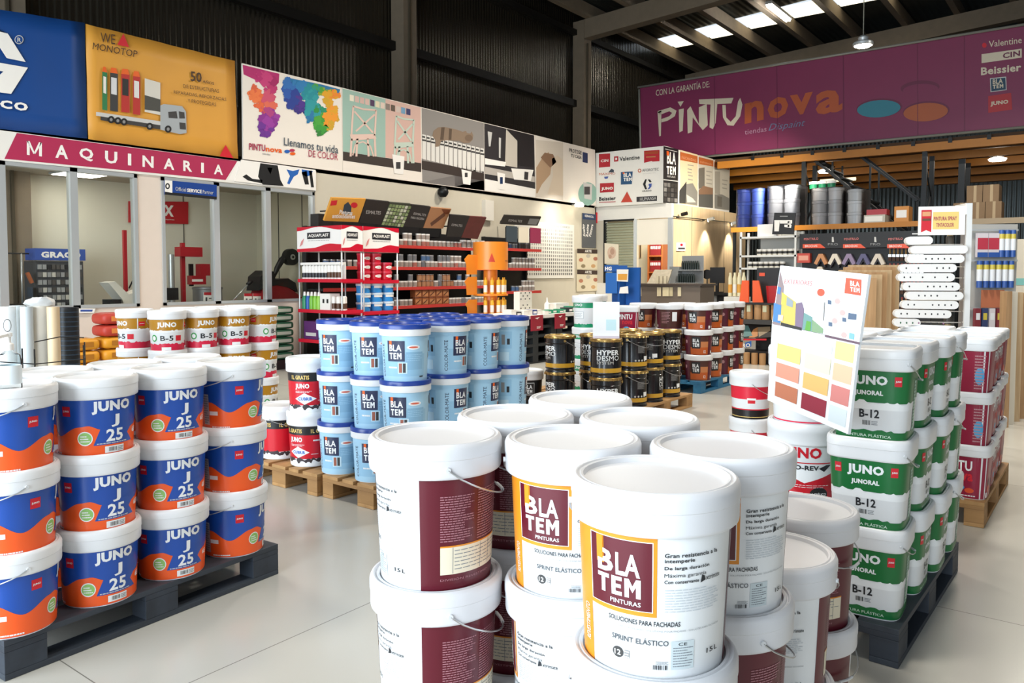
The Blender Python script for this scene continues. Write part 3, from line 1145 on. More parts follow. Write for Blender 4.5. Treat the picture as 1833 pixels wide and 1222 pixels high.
def wave(a, f, m, l, z0, lo=-180, hi=180, step=4, top=False):
    # band bounded by a curve: fills from z0 to f(angle)
    x = lo
    while x < hi - 1e-6:
        x2 = min(x + step, hi)
        p = [a.mp(x, z0, l), a.mp(x2, z0, l), a.mp(x2, f(x2), l), a.mp(x, f(x), l)]
        if top:
            p = [p[3], p[2], p[1], p[0]]
        a.mb.face(p, m, True)
        x = x2


def interp(pts):
    def f(x):
        for (x0, y0), (x1, y1) in zip(pts, pts[1:]):
            if x0 <= x <= x1:
                t = (x - x0) / (x1 - x0)
                return y0 + (y1 - y0) * t
        return pts[-1][1]
    return f


def smooth(pts):
    def f(x):
        for (x0, y0), (x1, y1) in zip(pts, pts[1:]):
            if x0 <= x <= x1:
                t = (x - x0) / (x1 - x0)
                return y0 + (y1 - y0) * t * t * (3 - 2 * t)
        return pts[-1][1]
    return f


def torn(base, amp, seed):
    r = random.Random(seed)
    v = [r.uniform(-1, 1) for _ in range(61)]
    return lambda x: base + amp * v[int((x + 180) // 6) % 60]


sq_orange = M('label_amber', 'df8c22', .35)
sq_maroon = M('label_maroon', '590e20', .32)
ink = M('label_ink', '1c2026', .45)
inkg = M('label_ink_grey', '7d838a', .5)
inkl = M('label_ink_pale', 'b9c0c6', .5)
lw = M('label_white', 'eceff0', .35)


def art_facade(a, zs):
    # amber field with the maroon square
    a.rect(-79, .108, 3.5, zs + .01, sq_orange, 0)
    a.rect(-79, -.017, -53, .108, sq_orange, 0)
    a.rect(-52, .117, .8, .2565, lw, 1)
    a.rect(-51, .1185, 0, .255, sq_maroon, 2)
    a.rect(-44.5, .2, -37.5, .255, sq_orange, 3)
    a.textq('B', (-43.5, .185), (-29, .185), (-43.5, .230), lw, 4, .03)
    a.rect(-44, .2085, -38.2, .2555, sq_orange, 5)
    a.text('LA', -27, .184, -8.5, .229, lw, 4, .026)
    a.text('TEM', -43.5, .1425, -8, .180, lw, 4, .026)
    a.text('PINTURAS', -32, .1265, -8, .1355, lw, 4, .01)
    a.vtext('REVESTIMIENTO', -64, .022, -57, .098, lw, 2, .03)
    a.text('SOLUCIONES PARA FACHADAS', -34, .0905, 21, .1005, ink, 2, .014)
    a.text('SOLUTIONS FOR FAÇADES · SOLUTIONS POUR FAÇADES · SOLUÇÕES PARA FACHADAS', -34, .079, 58, .084, inkg, 2, -.005)
    a.text('SPRINT ELÁSTICO', -31.5, .052, 12.5, .0655, M('label_slate', '4a4f55', .45), 2, .014)
    a.ell(-26.5, .0265, 4.6, .0112, dgrey, 2, 20); a.text('12', -29.4, .021, -24, .032, lw, 3, .02)
    a.rect(-21, .018, -17, .034, grey, 2); a.lines(-21, .018, -17, .034, 3, lw, 3)
    a.rect(14.5, .004, 33, .061, M('label_box', 'c3cfd3', .4), 1)
    a.text('CE', 20, .052, 27, .058, ink, 2, .0)
    a.lines(16, .008, 32, .05, 8, inkg, 2, .3, 4)
    a.bars(1, .004, 12.5, .013, ink, 2); a.lines(3, .014, 12.5, .021, 3, inkg, 2, .4)
    a.text('15', 45.5, .026, 53, .036, ink, 2, .015); a.text('L', 55, .026, 58.5, .036, ink, 2, .015)
    for s, x1, z, h in (('Gran resistencia a la', 52, .228, .0085), ('intemperie', 31, .2155, .0095), ('De larga duración', 44, .202, .0085), ('Máxima garantía', 41.5, .187, .0095), ('Con conservante', 35, .1765, .007)):
        a.text(s, 8.5, z, x1, z + h, ink, 2, .022)
    a.poly([(36.5, .174), (41, .178), (40, .187), (37.5, .189)], ink, 2); a.text('xtrimate', 41.5, .177, 56.5, .186, ink, 2, .01)
    a.lines(9, .118, 56, .166, 9, inkl, 2, .3, 6)
    # back panel
    a.rect(75, -.018, 212, zs + .01, sq_maroon, 0)
    tx = M('label_text_rose', 'a8737c', .5)
    a.lines(94, .108, 128, .226, 19, tx, 2, .4, 8)
    a.lines(133, .103, 172, .232, 20, tx, 2, .4, 9)
    a.rect(94, .095, 178, .099, sq_orange, 2)
    a.rect(94, .026, 178, .095, M('label_cream', 'e5dcc4', .4), 1)
    a.lines(108, .034, 174, .09, 6, inkg, 2, .2, 12)
    for x in (106, 138, 152, 165):
        a.rect(x, .028, x + .5, .094, inkg, 2)
    a.text('DIVISIÓN REVESTIMIENTOS', 94, .010, 165, .017, tx, 2, .0)


P_FAC = Proto(bucket('paint_bucket', .159, .145, .132, .333, .266, plast_b, plast_lid, art_facade, 72, circ, (100, .290, .09), rec=.022, kz=.917, z0=.02))


# --- round blue and orange buckets
jb, jo = M('label_royal', '1c4da6', .3), M('label_vermilion', 'ef5b20', .3)


def logo_sq(a, x, z, w, h, m, t='JUNO', l=2):
    a.rect(x - w / 2, z - h / 2, x + w / 2, z + h / 2, m, l)
    a.text(t, x - w * .38, z - h * .12, x + w * .38, z + h * .12, lw, l + 1, .03)


def art_j25(a, zs):
    h = zs
    a.rect(-180, .004, 180, h + .01, jb, 0)
    f = smooth([(-180, .40 * h), (-150, .56 * h), (-128, .56 * h), (-90, .36 * h), (-52, .53 * h), (-38, .55 * h), (-18, .47 * h), (18, .40 * h), (45, .47 * h), (62, .56 * h), (90, .36 * h), (128, .56 * h), (150, .56 * h), (180, .40 * h)])
    wave(a, f, jo, 1, .005)
    a.poly([(-20, .49 * h), (-31, .2 * h), (38, .2 * h), (26, .36 * h), (47, .6 * h)], jb, 2)
    a.text('JUNO', -32, .74 * h, 29, .97 * h, lw, 3, .055)
    a.text('J', -4, .50 * h, 9, .72 * h, lw, 4, .026); a.text('25', -12, .25 * h, 16, .47 * h, lw, 4, .026)
    a.lines(-26, .21 * h, 24, .24 * h, 1, inkl, 4, .6, 2)
    a.rect(-14, .055 * h, 18, .17 * h, lw, 3); a.bars(-8, .08 * h, 6, .15 * h, ink, 4); a.lines(7, .07 * h, 17, .15 * h, 3, inkg, 4)
    logo_sq(a, -72, .80 * h, 15, .17 * h, red)
    a.ell(-43, .33 * h, 11.5, .125 * h, lw, 3); a.ell(-43, .33 * h, 10, .105 * h, M('label_lime', '8ec26a', .4), 4); a.lines(-50, .26 * h, -36, .39 * h, 3, lw, 5, .45, 5)
    a.text('65', 40, .33 * h, 52, .43 * h, lw, 3, .04)
    a.rect(-146, .1 * h, -131, .72 * h, M('label_strip', 'b9b4b8', .4), 3); a.lines(-145, .12 * h, -132, .7 * h, 12, inkg, 4)
    for x, w in ((-170, 14), (170, 14)):
        pass
    a.rect(-130 + 0, .3 * h, -112, .38 * h, lw, 3)
    a.lines(-125, .03 * h, -90, .09 * h, 1, lw, 3, .4)


P_J25 = Proto(bucket('paint_bucket', .1535, .142, .130, .292, .222, plast_b, plast, art_j25, 56, circ, (95, .245, .06)))


# --- gold, white and red
def art_b5(a, zs):
    h = zs
    go, rd = M('label_ochre', 'b07c17', .35), M('label_crimson', 'd32045', .35)
    a.rect(-180, .004, 180, .22 * h, rd, 0)
    wave(a, torn(.24 * h, .03 * h, 3), rd, 1, .1 * h, step=6)
    a.rect(-180, .66 * h, 180, h + .008, go, 0)
    wave(a, torn(.66 * h, .03 * h, 9), lw, 1, .6 * h, step=6)
    a.text('JUNO', -32, .72 * h, 32, .92 * h, lw, 2, .05)
    a.ell(-46, .42 * h, 11, .11 * h, green, 2); a.ell(-46, .42 * h, 7, .07 * h, lw, 3)
    a.text('B-5', -22, .34 * h, 22, .5 * h, ink, 2, .02)
    a.rect(30, .33 * h, 52, .5 * h, red, 2)
    logo_sq(a, 80, .82 * h, 22, .14 * h, red); logo_sq(a, -95, .82 * h, 22, .14 * h, red)
    a.rect(-18, .04 * h, 14, .14 * h, lw, 2)
    a.rect(64, .66 * h, 67, h, lw, 2)


P_B5 = Proto(bucket('paint_bucket', .150, .139, .126, .325, .262, plast_b, plast, art_b5, 36, circ, (110, .27, .07)))


# --- light blue with a royal blue lid
def art_lb(a, zs):
    h = zs
    sl = M('label_navy_square', '2b3350', .35)
    a.rect(-180, .004, 180, h, M('label_sky', 'a4cde6', .35), 0)
    a.rect(-55, .14 * h, 60, .62 * h, M('label_sky_mid', '93c0dd', .35), 1)
    a.rect(-42, .46 * h, 4, .90 * h, sl, 2)
    a.rect(-36, .74 * h, -29, .90 * h, orange, 3)
    a.text('BLA', -36, .68 * h, -4, .82 * h, lw, 4, .026); a.text('TEM', -36, .51 * h, -4, .645 * h, lw, 4, .026)
    a.ell(26, .76 * h, 17, .05 * h, lw, 2); a.ell(26, .76 * h, 12, .02 * h, M('label_coral', 'd9674f', .4), 3)
    a.rect(6, .28 * h, 52, .66 * h, M('label_steel', '86b2d0', .35), 2); a.lines(8, .46 * h, 50, .62 * h, 4, M('label_sky'), 3, .3)
    a.rect(-14, .2 * h, 10, .44 * h, M('label_sky_pale', 'c3dfee', .4), 3)
    a.rect(-11, .22 * h, -3, .42 * h, M('label_rust', '9c5a48', .4), 4); a.rect(-1, .22 * h, 6, .42 * h, dgrey, 4)
    a.lines(-40, .3 * h, -16, .36 * h, 1, lw, 3, .6)
    a.lines(44, .1 * h, 56, .15 * h, 1, ink, 3, .6)
    a.rect(80, .72 * h, 96, .88 * h, sl, 2); a.rect(82, .5 * h, 95, .62 * h, grey, 2)
    a.vtext('COLOR-MATE', -66, .12 * h, -56, .82 * h, sl, 2, .03)
    a.rect(-130, .45 * h, -92, .88 * h, M('label_sky_mid'), 1); a.rect(-122, .55 * h, -112, .8 * h, grey, 2); a.rect(-106, .55 * h, -98, .7 * h, ink, 2)
    a.rect(-130, .14 * h, -100, .36 * h, M('label_sky_pale'), 2)


P_LB = Proto(bucket('paint_bucket', .1535, .140, .126, .327, .272, plast_b, M('lid_blue', '1d3c8c', .3), art_lb, 44, circ, None, rim=plast))


# --- red with a black band
def art_red(a, zs):
    h = zs
    a.rect(-180, .78 * h, 180, h + .006, pk, 0)
    a.rect(-180, .2 * h, 180, .78 * h, M('label_signal_red', 'c41226', .35), 0)
    wave(a, torn(.13 * h, .05 * h, 4), lw, 2, .006, step=5)
    wave(a, torn(.2 * h, .04 * h, 6), M('label_city', '3a3034', .5), 1, .08 * h, step=5)
    ye = M('label_yellow', 'e0c070', .4)
    for x in (-66, 10, 86):
        a.text('1L GRATIS', x, .83 * h, x + 52, .93 * h, ye, 2, .03)
    a.text('JUNO', -54, .58 * h, -14, .73 * h, lw, 2, .05); a.lines(-54, .5 * h, -8, .56 * h, 2, lw, 2, .35)
    a.poly([(-56, .36 * h), (-28, .5 * h), (6, .36 * h), (-28, .22 * h)], lw, 3); a.text('CUBRIR', -46, .32 * h, -6, .4 * h, M('machine_blue'), 4, .04)
    a.lines(16, .62 * h, 34, .68 * h, 1, lw, 2, .6); a.lines(10, .3 * h, 30, .33 * h, 1, lw, 2)


P_RED = Proto(bucket('paint_bucket', .1545, .143, .129, .358, .275, plast_b, plast, art_red, 44, circ, (60, .285, .06)))


def art_blk(a, zs):
    h = zs
    a.rect(-180, .004, 180, h + .006, M('label_black', '151315', .35), 0)
    a.rect(-24, .42 * h, 22, .9 * h, lw, 1); a.rect(-22.5, .44 * h, 20.5, .88 * h, pk, 2)
    a.text('BLA', -18, .66 * h, 14, .82 * h, lw, 3, .026); a.text('TEM', -18, .48 * h, 14, .63 * h, lw, 3, .026)


P_BLK = Proto(bucket('paint_bucket', .157, .143, .131, .33, .25, plast_b, plast, art_blk, 36, circ, None))


# --- maroon and orange
def art_mar(a, zs):
    h = zs
    a.rect(-180, .004, 180, h + .006, M('label_wine', '55142c', .35), 0)
    a.rect(-42, .004, 46, h + .006, M('label_bistre', '4a2620', .35), 1)
    a.rect(-38, .06 * h, 44, .42 * h, M('label_pumpkin', 'b8561e', .35), 2); a.rect(8, .42 * h, 44, .7 * h, M('label_peach', 'c07a4c', .35), 2)
    a.rect(-32, .36 * h, 6, .93 * h, pk, 3)
    a.text('BLA', -27, .66 * h, 1, .84 * h, lw, 4, .026); a.text('TEM', -27, .44 * h, 1, .62 * h, lw, 4, .026)
    a.text('12', 22, .14 * h, 32, .28 * h, lw, 3, .02)
    a.ell(-64, .68 * h, 7, .09 * h, M('label_rose', 'b98a90', .4), 1); a.ell(80, .68 * h, 7, .09 * h, M('label_rose'), 1)
    a.rect(92, .12 * h, 104, .22 * h, lw, 1); a.rect(64, .1 * h, 78, .24 * h, lw, 1)
    a.rect(126, .1 * h, 232, h, M('label_bistre'), 1)
    a.rect(182, .42 * h, 204, .88 * h, lw, 2); a.lines(132, .3 * h, 172, .9 * h, 8, M('label_rose'), 2, .4)


P_MAR = Proto(bucket('paint_bucket', .173, .161, .148, .302, .245, plast_b, plast, art_mar, 36, circ, None))


# --- squarish green and white
jg = M('label_forest', '0f6b34', .32)


def art_b12(a, zs):
    h = zs
    for lo in (-180, 0):
        c = lo + (0 if lo == 0 else 0)
    a.rect(-180, .55 * h, 180, h + .006, jg, 0)
    wave(a, torn(.555 * h, .03 * h, 12), lw, 1, .45 * h, step=6)
    a.rect(-180, .02 * h, 180, .14 * h, jg, 0)
    wave(a, torn(.145 * h, .022 * h, 15), jg, 1, .1 * h, step=6)
    a.rect(-180, .004, 180, .018 * h, lw, 1)
    for c in (0, -180):
        a.text('JUNO', c - 23 if c == 0 else 157, .765 * h, (c + 23) if c == 0 else 203, .93 * h, lw, 2, .05)
        k = 0 if c == 0 else 180
        a.text('JUNORAL', k - 18, .635 * h, k + 18, .72 * h, lw, 2, .05)
        a.text('B-12', k - 12, .33 * h, k + 14, .45 * h, ink, 2, .03)
        a.bars(k - 8, .225 * h, k + 3, .29 * h, ink, 2); a.lines(k + 4, .225 * h, k + 12, .29 * h, 3, inkg, 2)
        a.text('PINTURA PLÁSTICA', k - 30, .055 * h, k + 30, .105 * h, M('label_mint', 'c9e0cf', .4), 2, .01)
    for x in (-35, 36):
        logo_sq(a, x, .86 * h, 9, .135 * h, red)
    a.rect(82, .14 * h, 98, .84 * h, M('label_celadon', 'a9cdbb', .4), 2); a.lines(83, .17 * h, 97, .82 * h, 14, jg, 3, .4)


P_B12 = Proto(bucket('paint_bucket', .149, .139, .126, .333, .262, plast_b, plast, art_b12, 64, sqr, (45, .29, .08)))


def art_pin(a, zs):
    h = zs
    a.rect(-180, .004, 180, h + .006, M('label_raspberry', '8e0f35', .32), 0)
    a.text('PINTU', -36, .66 * h, 22, .9 * h, lw, 2, .026); a.text('nova', -20, .42 * h, 24, .6 * h, red, 2, .03)
    a.ell(-2, .26 * h, 11, .07 * h, M('label_azure', '4b9fd0', .35), 2); a.ell(18, .2 * h, 9, .06 * h, M('label_flame', 'd9502a', .35), 2)
    a.lines(-22, .05 * h, 30, .1 * h, 1, lw, 2, .5)
    a.ell(122, .42 * h, 9, .2 * h, M('label_azure'), 2); a.lines(112, .1 * h, 132, .92 * h, 12, M('label_rose'), 3, .4)
    a.ell(72, .24 * h, 12, .09 * h, M('label_flame'), 2); a.ell(76, .38 * h, 12, .09 * h, M('label_raspberry_dark', '6d0c2a', .35), 2)
    a.ell(-72, .24 * h, 12, .09 * h, M('label_flame'), 2)
    a.rect(54, .04 * h, 62, .16 * h, lw, 2)


P_PIN = Proto(bucket('paint_bucket', .149, .140, .126, .302, .245, plast_b, plast, art_pin, 56, sqr, None))


def art_teal(a, zs):
    h = zs
    tl = M('label_jade', '0f8f63', .35)
    a.rect(-180, .8 * h, 180, h + .006, tl, 0); a.rect(-180, .004, 180, .16 * h, tl, 0)
    wave(a, torn(.16 * h, .03 * h, 5), tl, 1, .1 * h, step=6)
    for c in (0, 120, 240):
        a.text('JUNO', c - 24, .83 * h, c + 20, .97 * h, lw, 2, .03)
        a.rect(c - 26, .38 * h, c + 26, .66 * h, inkl, 1); a.rect(c - 24, .4 * h, c + 24, .64 * h, lw, 2); a.lines(c - 20, .43 * h, c + 20, .61 * h, 4, inkl, 3)


P_TEAL = Proto(bucket('paint_bucket', .168, .154, .142, .345, .28, plast_b, plast, art_teal, 36, circ, None))


def art_rev(a, zs):
    h = zs
    a.rect(-180, .004, 180, .52 * h, M('label_signal_red'), 0)
    a.poly([(-48, .52 * h), (-4, .33 * h), (60, .55 * h), (60, .58 * h), (-48, .58 * h)], lw, 1)
    a.text('JUNO', -44, .72 * h, 24, .97 * h, M('label_signal_red'), 2, .04)
    a.rect(-60, .68 * h, 44, .70 * h, M('label_signal_red'), 2)
    a.text('JUNO-REV', -46, .54 * h, 20, .65 * h, ink, 3, .035)
    a.poly([(20, .6 * h), (34, .66 * h), (44, .66 * h), (30, .54 * h)], ink, 3)
    a.ell(22, .13 * h, 17, .13 * h, pk, 3); a.text('ACRÍLICO', 8, .11 * h, 36, .17 * h, lw, 4, .03); a.text('100%', 12, .02 * h, 32, .09 * h, lw, 4, .03)
    a.ell(-44, .12 * h, 8, .08 * h, green, 3); a.rect(-30, .05 * h, -6, .16 * h, lw, 3); a.bars(-27, .07 * h, -16, .14 * h, ink, 4)
    a.lines(-34, .24 * h, 40, .31 * h, 2, lw, 3, .25)


P_REV = Proto(bucket('paint_bucket', .157, .143, .131, .32, .24, plast_b, plast, art_rev, 44, circ, (75, .25, .05)))


def art_wrev(a, zs):
    h = zs
    a.poly([(-58, .95 * h), (40, .95 * h), (36, .5 * h), (-56, .62 * h)], M('label_signal_red'), 0)
    a.rect(-34, .5 * h, -2, .75 * h, lw, 2); a.bars(-32, .55 * h, -20, .7 * h, ink, 3); a.lines(-18, .55 * h, -4, .7 * h, 3, inkg, 3)
    a.ell(-47, .62 * h, 10, .2 * h, M('label_lime'), 3)
    a.ell(22, .46 * h, 18, .3 * h, M('label_bottle', '114a38', .4), 3); a.text('100%', 10, .27 * h, 34, .39 * h, lw, 4, .026); a.text('ACRÍLICO', 8, .45 * h, 36, .54 * h, lw, 4, .02)
    a.rect(-180, .05 * h, 180, .075 * h, M('label_crimson'), 1)


P_WREV = Proto(bucket('paint_bucket', .157, .143, .131, .32, .24, plast_b, plast, art_wrev, 44, circ, None))


def art_rwb(a, zs):
    h = zs
    a.rect(-180, .62 * h, 180, h, M('label_scarlet', 'd8203a', .35), 0)
    a.rect(-180, .30 * h, 180, .33 * h, M('label_scarlet'), 1)
    a.rect(-180, .004, 180, .3 * h, M('label_black'), 0); a.rect(-180, .08 * h, 180, .1 * h, M('label_yellow'), 1)
    a.rect(-14, .48 * h, 12, .66 * h, lw, 2); a.rect(-12, .5 * h, 10, .6 * h, red, 3)


P_RWB = Proto(bucket('paint_bucket', .157, .146, .132, .34, .25, plast_b, plast, art_rwb, 44, circ, (0, .27, .1)))


# --- metal drums
def make_drum():
    root = bpy.data.objects.new('metal_drum', None); COL.objects.link(root)
    bk = M('drum_black', '15161a', .25, .2, coat=.4); gd = M('drum_gold', 'b99a5e', .28, .85); ye = M('drum_yellow', 'c9992b', .3)
    r = .143
    b = MB(); b.loft([(0, .002), (r - .004, .002), (r, 0), (r, .004), (r - .003, .008), (r - .003, .028), (r, .034), (r - .003, .04), (r - .003, .27), (r + .001, .274), (r - .003, .278), (r - .003, .325)], bk, 40); b.build('body', root)
    b = MB(); b.loft([(r - .004, .322), (r + .003, .322), (r + .004, .328), (r + .003, .338), (r + .006, .342), (r + .002, .348), (r - .006, .346), (r - .012, .338), (0, .336)], gd, 40)
    for i in range(20):
        a0 = 2 * math.pi * i / 20
        c, s_ = math.cos(a0), math.sin(a0)
        b.bar((c * (r + .005), s_ * (r + .005), .32), (c * (r + .005), s_ * (r + .005), .336), .014, .004, gd)
    b.build('lid', root)
    a = Dec(lambda x, z, l: (circ(x)[0] * (r - .0022 + .0005 * l), circ(x)[1] * (r - .0022 + .0005 * l), z), 9)
    a.rect(-180, .045, 180, .085, ye, 0)
    a.text('HYPER', -44, .205, 44, .25, lw, 1, .026); a.text('DESMO', -44, .155, 44, .199, lw, 1, .026); a.text('SYSTEM', -44, .122, 20, .148, lgrey, 1, .0)
    a.rect(120, .17, 155, .245, dgrey, 1); a.lines(122, .175, 153, .24, 7, grey, 2); a.rect(150, .1, 172, .14, lw, 1)
    for k in range(4):
        a.ell(112 + k * 14, .1, 4, .01, lgrey, 1, 8)
    a.rect(86, .1, 89, .26, M('seam_bronze', '4a4037', .3, .6), 1)
    a.build('label', root, sharp=180)
    b = MB(); pa = []
    for i in range(17):
        q = math.radians(80 + 180 * i / 16)
        pa.append((math.sin(q) * (r + .01), -math.cos(q) * (r + .01), .3 - .08 * math.sin(math.pi * i / 16)))
    b.tube(pa, .0028, wire, 6); h = b.build('handle', root)
    for q in (80, 260):
        b = MB(); x, y = circ(q); b.tube([(x * (r - .004), y * (r - .004), .3), (x * (r + .012), y * (r + .012), .3)], .012, gd, 8)
        b.build('ear', h)
    return root


P_DRUM = Proto(make_drum())


# ------------------------------------------------------------------ pallets: 1.2 x 0.8 x 0.144, long side along local X, origin at one corner
def make_pallet(m, m2):
    root = bpy.data.objects.new('pallet', None); COL.objects.link(root)
    L, W = 1.2, .8
    for y, w in ((0, .145), (.19, .1), (.3275, .145), (.51, .1), (.655, .145)):
        b = MB(); b.box((0, y, .122), (L, y + w, .144), m); b.build('deck_board', root, bevel=.002)
    for x in (0, .5275, 1.055):
        b = MB(); b.box((x, 0, .1), (x + .145, W, .1219), m2); b.build('stringer_board', root, bevel=.002)
    for y, w in ((0, .1), (.3275, .145), (.7, .1)):
        for x in (0, .5275, 1.055):
            b = MB(); b.box((x, y, .0221), (x + .145, y + w, .0999), m2); b.build('block', root, bevel=.003)
        b = MB(); b.box((0, y, 0), (L, y + w, .022), m); b.build('base_board', root, bevel=.002)
    return root


wpal = wood_mat('pallet_wood', '9c7648', 'b98f5c', 0, 1.)
wpal2 = wood_mat('pallet_wood_block', '8f6a40', 'ab8250', 1, 1.)
dpal = wood_mat('pallet_dark', '2b313a', '3a424c', 0, 1., .55)
dpal2 = wood_mat('pallet_dark_block', '262c35', '353d48', 1, 1., .55)
bpal = wood_mat('pallet_blue', '1f5f86', '2f7aa3', 0, 1., .6)
P_WP, P_DP, P_BP = Proto(make_pallet(wpal, wpal2)), Proto(make_pallet(dpal, dpal2)), Proto(make_pallet(bpal, bpal))


def face_rz(x, y, show):
    """turn so that label angle `show` looks at the viewer"""
    az = math.atan2(-y, -x)
    return az - math.radians(show) + math.pi / 2


TIER = {1: ['only'], 2: ['bottom', 'top'], 3: ['bottom', 'middle', 'top']}


def stack(proto, x, y, z0, H, n, show, desc, where, group, jit=2., shows=None, skip=0):
    for k in range(n):
        if k < skip:
            continue
        s = shows[k] if shows else show
        rz = face_rz(x, y, s + random.uniform(-jit, jit))
        lab = '%s, %s %s' % (desc, TIER[n][k] + ' of' if n > 1 else '', where) if n > 1 else '%s %s' % (desc, where)
        proto.put((x + random.uniform(-.0006, .0006), y + random.uniform(-.0006, .0006), z0 + k * H), rz, ' '.join(lab.split()), 'paint bucket', group)


PH = .1445
# dark pallet with blue and orange buckets at left
ang = math.atan2(.075, 1.195)
P_DP.put((1.078, 3.05, 0), ang, 'dark grey pallet under the blue and orange buckets at left', 'pallet')
gr = 'blue and orange buckets on the dark pallet'
cols = [(1.160, 3.165), (1.476, 3.19), (1.795, 3.215), (2.113, 3.237)]
cn = ['first', 'second', 'third', 'fourth']
for i, (x, y) in enumerate(cols):
    stack(P_J25, x, y, PH, .292, 3, (-100, -25, -22, -84)[i], 'blue and orange paint bucket', '%s front column from left' % cn[i], gr)
for i, (x, y) in enumerate(cols):
    stack(P_J25, x - .025, y + .323, PH, .292, 3, (-60, 80, 120, 60)[i], 'blue and orange paint bucket', '%s back row column, mostly hidden' % cn[i], gr)

# gold, white and red buckets behind them
P_WP.put((3.28, 6.05, 0), 0, 'wooden pallet under the gold, white and red buckets', 'pallet')
gr = 'gold, white and red buckets'
for i, (x, y, s) in enumerate(((3.47, 6.22, 4), (3.78, 6.23, -22), (4.095, 6.23, -12), (4.41, 6.26, -62))):
    stack(P_B5, x, y, PH, .325, 3, s, 'gold, white and red bucket', '%s front stack from left' % cn[i], gr)
for i, (x, y, s) in enumerate(((3.41, 6.63, 56), (3.78, 6.58, 30), (4.10, 6.58, 0), (4.42, 6.60, 0))):
    stack(P_B5, x, y, PH, .325, 3, s, 'gold, white and red bucket', '%s rear stack from left' % cn[i], gr)

# light blue buckets on the wooden pallet
P_WP.put((3.25, 3.19, 0), 0, 'wooden pallet under the light blue buckets', 'pallet')
gr = 'light blue buckets with blue lids'
for j, y in enumerate((3.34, 3.66, 3.98)):
    for i, x in enumerate((3.40, 3.717, 4.034, 4.35)):
        if i == 0 and j == 0:
            x, y_ = 3.33, 3.32
        else:
            y_ = y
        s = [[4, -62, -80, -105], [-4, -60, 0, 0], [12, -20, 0, 0]][j][i]
        stack(P_LB, x, y_, PH, .327, 3, s, 'light blue bucket', '%s stack in the %s row from the right' % (cn[i], cn[j]), gr)

# red buckets left of them
P_WP.put((3.23, 4.02, 0), 0, 'wooden pallet under the red buckets', 'pallet')
gr = 'red buckets with white lids and black bands'
stack(P_RED, 3.41, 4.31, PH, .358, 2, -8, 'red bucket with black band', 'stack left of the light blue ones', gr, shows=[8, -12])
stack(P_RED, 3.42, 4.65, PH, .32, 1, 90, 'single red bucket with black band', 'at the pallet left end', gr)
stack(P_RED, 3.74, 4.36, PH, .358, 2, 60, 'red bucket with black band', 'stack behind the front red stack', gr)


# metal drums
P_WP.put((6.7, 3.55, 0), 0, 'wooden pallet under the right half of the black drums', 'pallet')
P_WP.put((5.48, 3.55, 0), 0, 'wooden pallet under the left half of the black drums', 'pallet')
gr = 'black metal drums with gold lids'
for (x, y, s, w) in ((6.25, 3.66, -10, 'frontmost stack, under the white sheet'), (6.32, 4.21, 62, 'leftmost stack'), (6.66, 4.03, 20, 'stack behind the frontmost one'), (6.85, 3.71, 100, 'front row stack right of the frontmost'),
                     (7.20, 3.71, 140, 'second front row stack from the right end'), (7.60, 3.71, -28, 'stack at the right end'), (7.05, 4.08, 50, 'rear row stack in the middle'), (7.42, 4.08, 50, 'rear row stack at right')):
    stack(P_DRUM, x, y, PH, .349, 2, s, 'black metal drum', w, gr, shows=[s + 130 if w[0] in 'rs' else s, s])
# black bucket
P_WP.put((5.72, 4.37, 0), 0, 'wooden pallet under the single black bucket', 'pallet')
stack(P_BLK, 6.285, 4.57, PH, .33, 1, -4, 'black bucket with white lid', 'left of the drums', 'black bucket')
# jade buckets behind the drums
P_WP.put((7.10, 4.37, 0), 0, 'wooden pallet under the jade and raspberry buckets', 'pallet')
gr = 'white and jade buckets'
stack(P_TEAL, 7.44, 4.60, PH, .345, 3, 40, 'white and jade green bucket', 'stack, left', gr)
stack(P_TEAL, 7.79, 4.74, PH, .345, 3, 30, 'white and jade green bucket', 'stack, right', gr)
stack(P_PIN, 8.07, 4.45, PH, .302, 3, 0, 'raspberry bucket', 'stack beside the jade buckets', 'raspberry buckets by the drums')
# maroon buckets on the blue pallet
P_BP.put((8.80, 3.85, 0), 0, 'blue pallet under the maroon and orange buckets', 'pallet')
gr = 'maroon and orange buckets on the blue pallet'
for (x, y, s, w) in ((8.99, 3.97, 0, 'corner stack nearest the camera'), (8.96, 4.34, 172, 'stack left of the corner stack'), (8.95, 4.70, 2, 'leftmost stack'),
                     (9.36, 3.99, -40, 'second right side stack'), (9.73, 3.99, -75, 'third right side stack'), (10.08, 3.99, -80, 'fourth right side stack'), (9.36, 4.36, 20, 'stack behind the corner stack')):
    stack(P_MAR, x, y, PH, .302, 3, s, 'maroon and orange bucket', w, gr, shows=[s, s, s + (14 if s == 0 else 0)])
# green buckets on the dark pallet at right
P_DP.put((3.067, .572, 0), math.atan2(-.028, 1.21), 'dark grey pallet under the green and white buckets', 'pallet')
gr = 'green and white buckets on the dark pallet'
for i, (x, y, rz) in enumerate(((3.235, .71, -87), (3.55, .70, 0), (3.862, .68, 1), (4.174, .675, -88))):
    for k in range(3):
        r = rz + random.uniform(-.5, .5)
        P_B12.put((x + (0, -.004, -.006)[k], y + (.006, 0, -.006)[k] * (i == 0), PH + .334 * k), math.radians(r), 'green and white bucket, %s of the %s right edge stack' % (TIER[3][k], cn[i]), 'paint bucket', gr)
for i, (x, y) in enumerate(((3.865, 1.0), (4.175, 1.0))):
    for k in range(3):
        P_B12.put((x, y, PH + .333 * k), math.radians(-91 + k), 'green and white bucket, %s of the %s inner stack' % (TIER[3][k], cn[i]), 'paint bucket', gr)
gr = 'white and red buckets beside the green ones'
for k in range(2):
    P_REV.put((3.50, 1.045, PH + .3215 * k), face_rz(3.5, 1.045, (4, -4)[k]), 'white and red bucket, %s tier of the stack below the sample board' % ('bottom', 'middle')[k], 'paint bucket', gr)
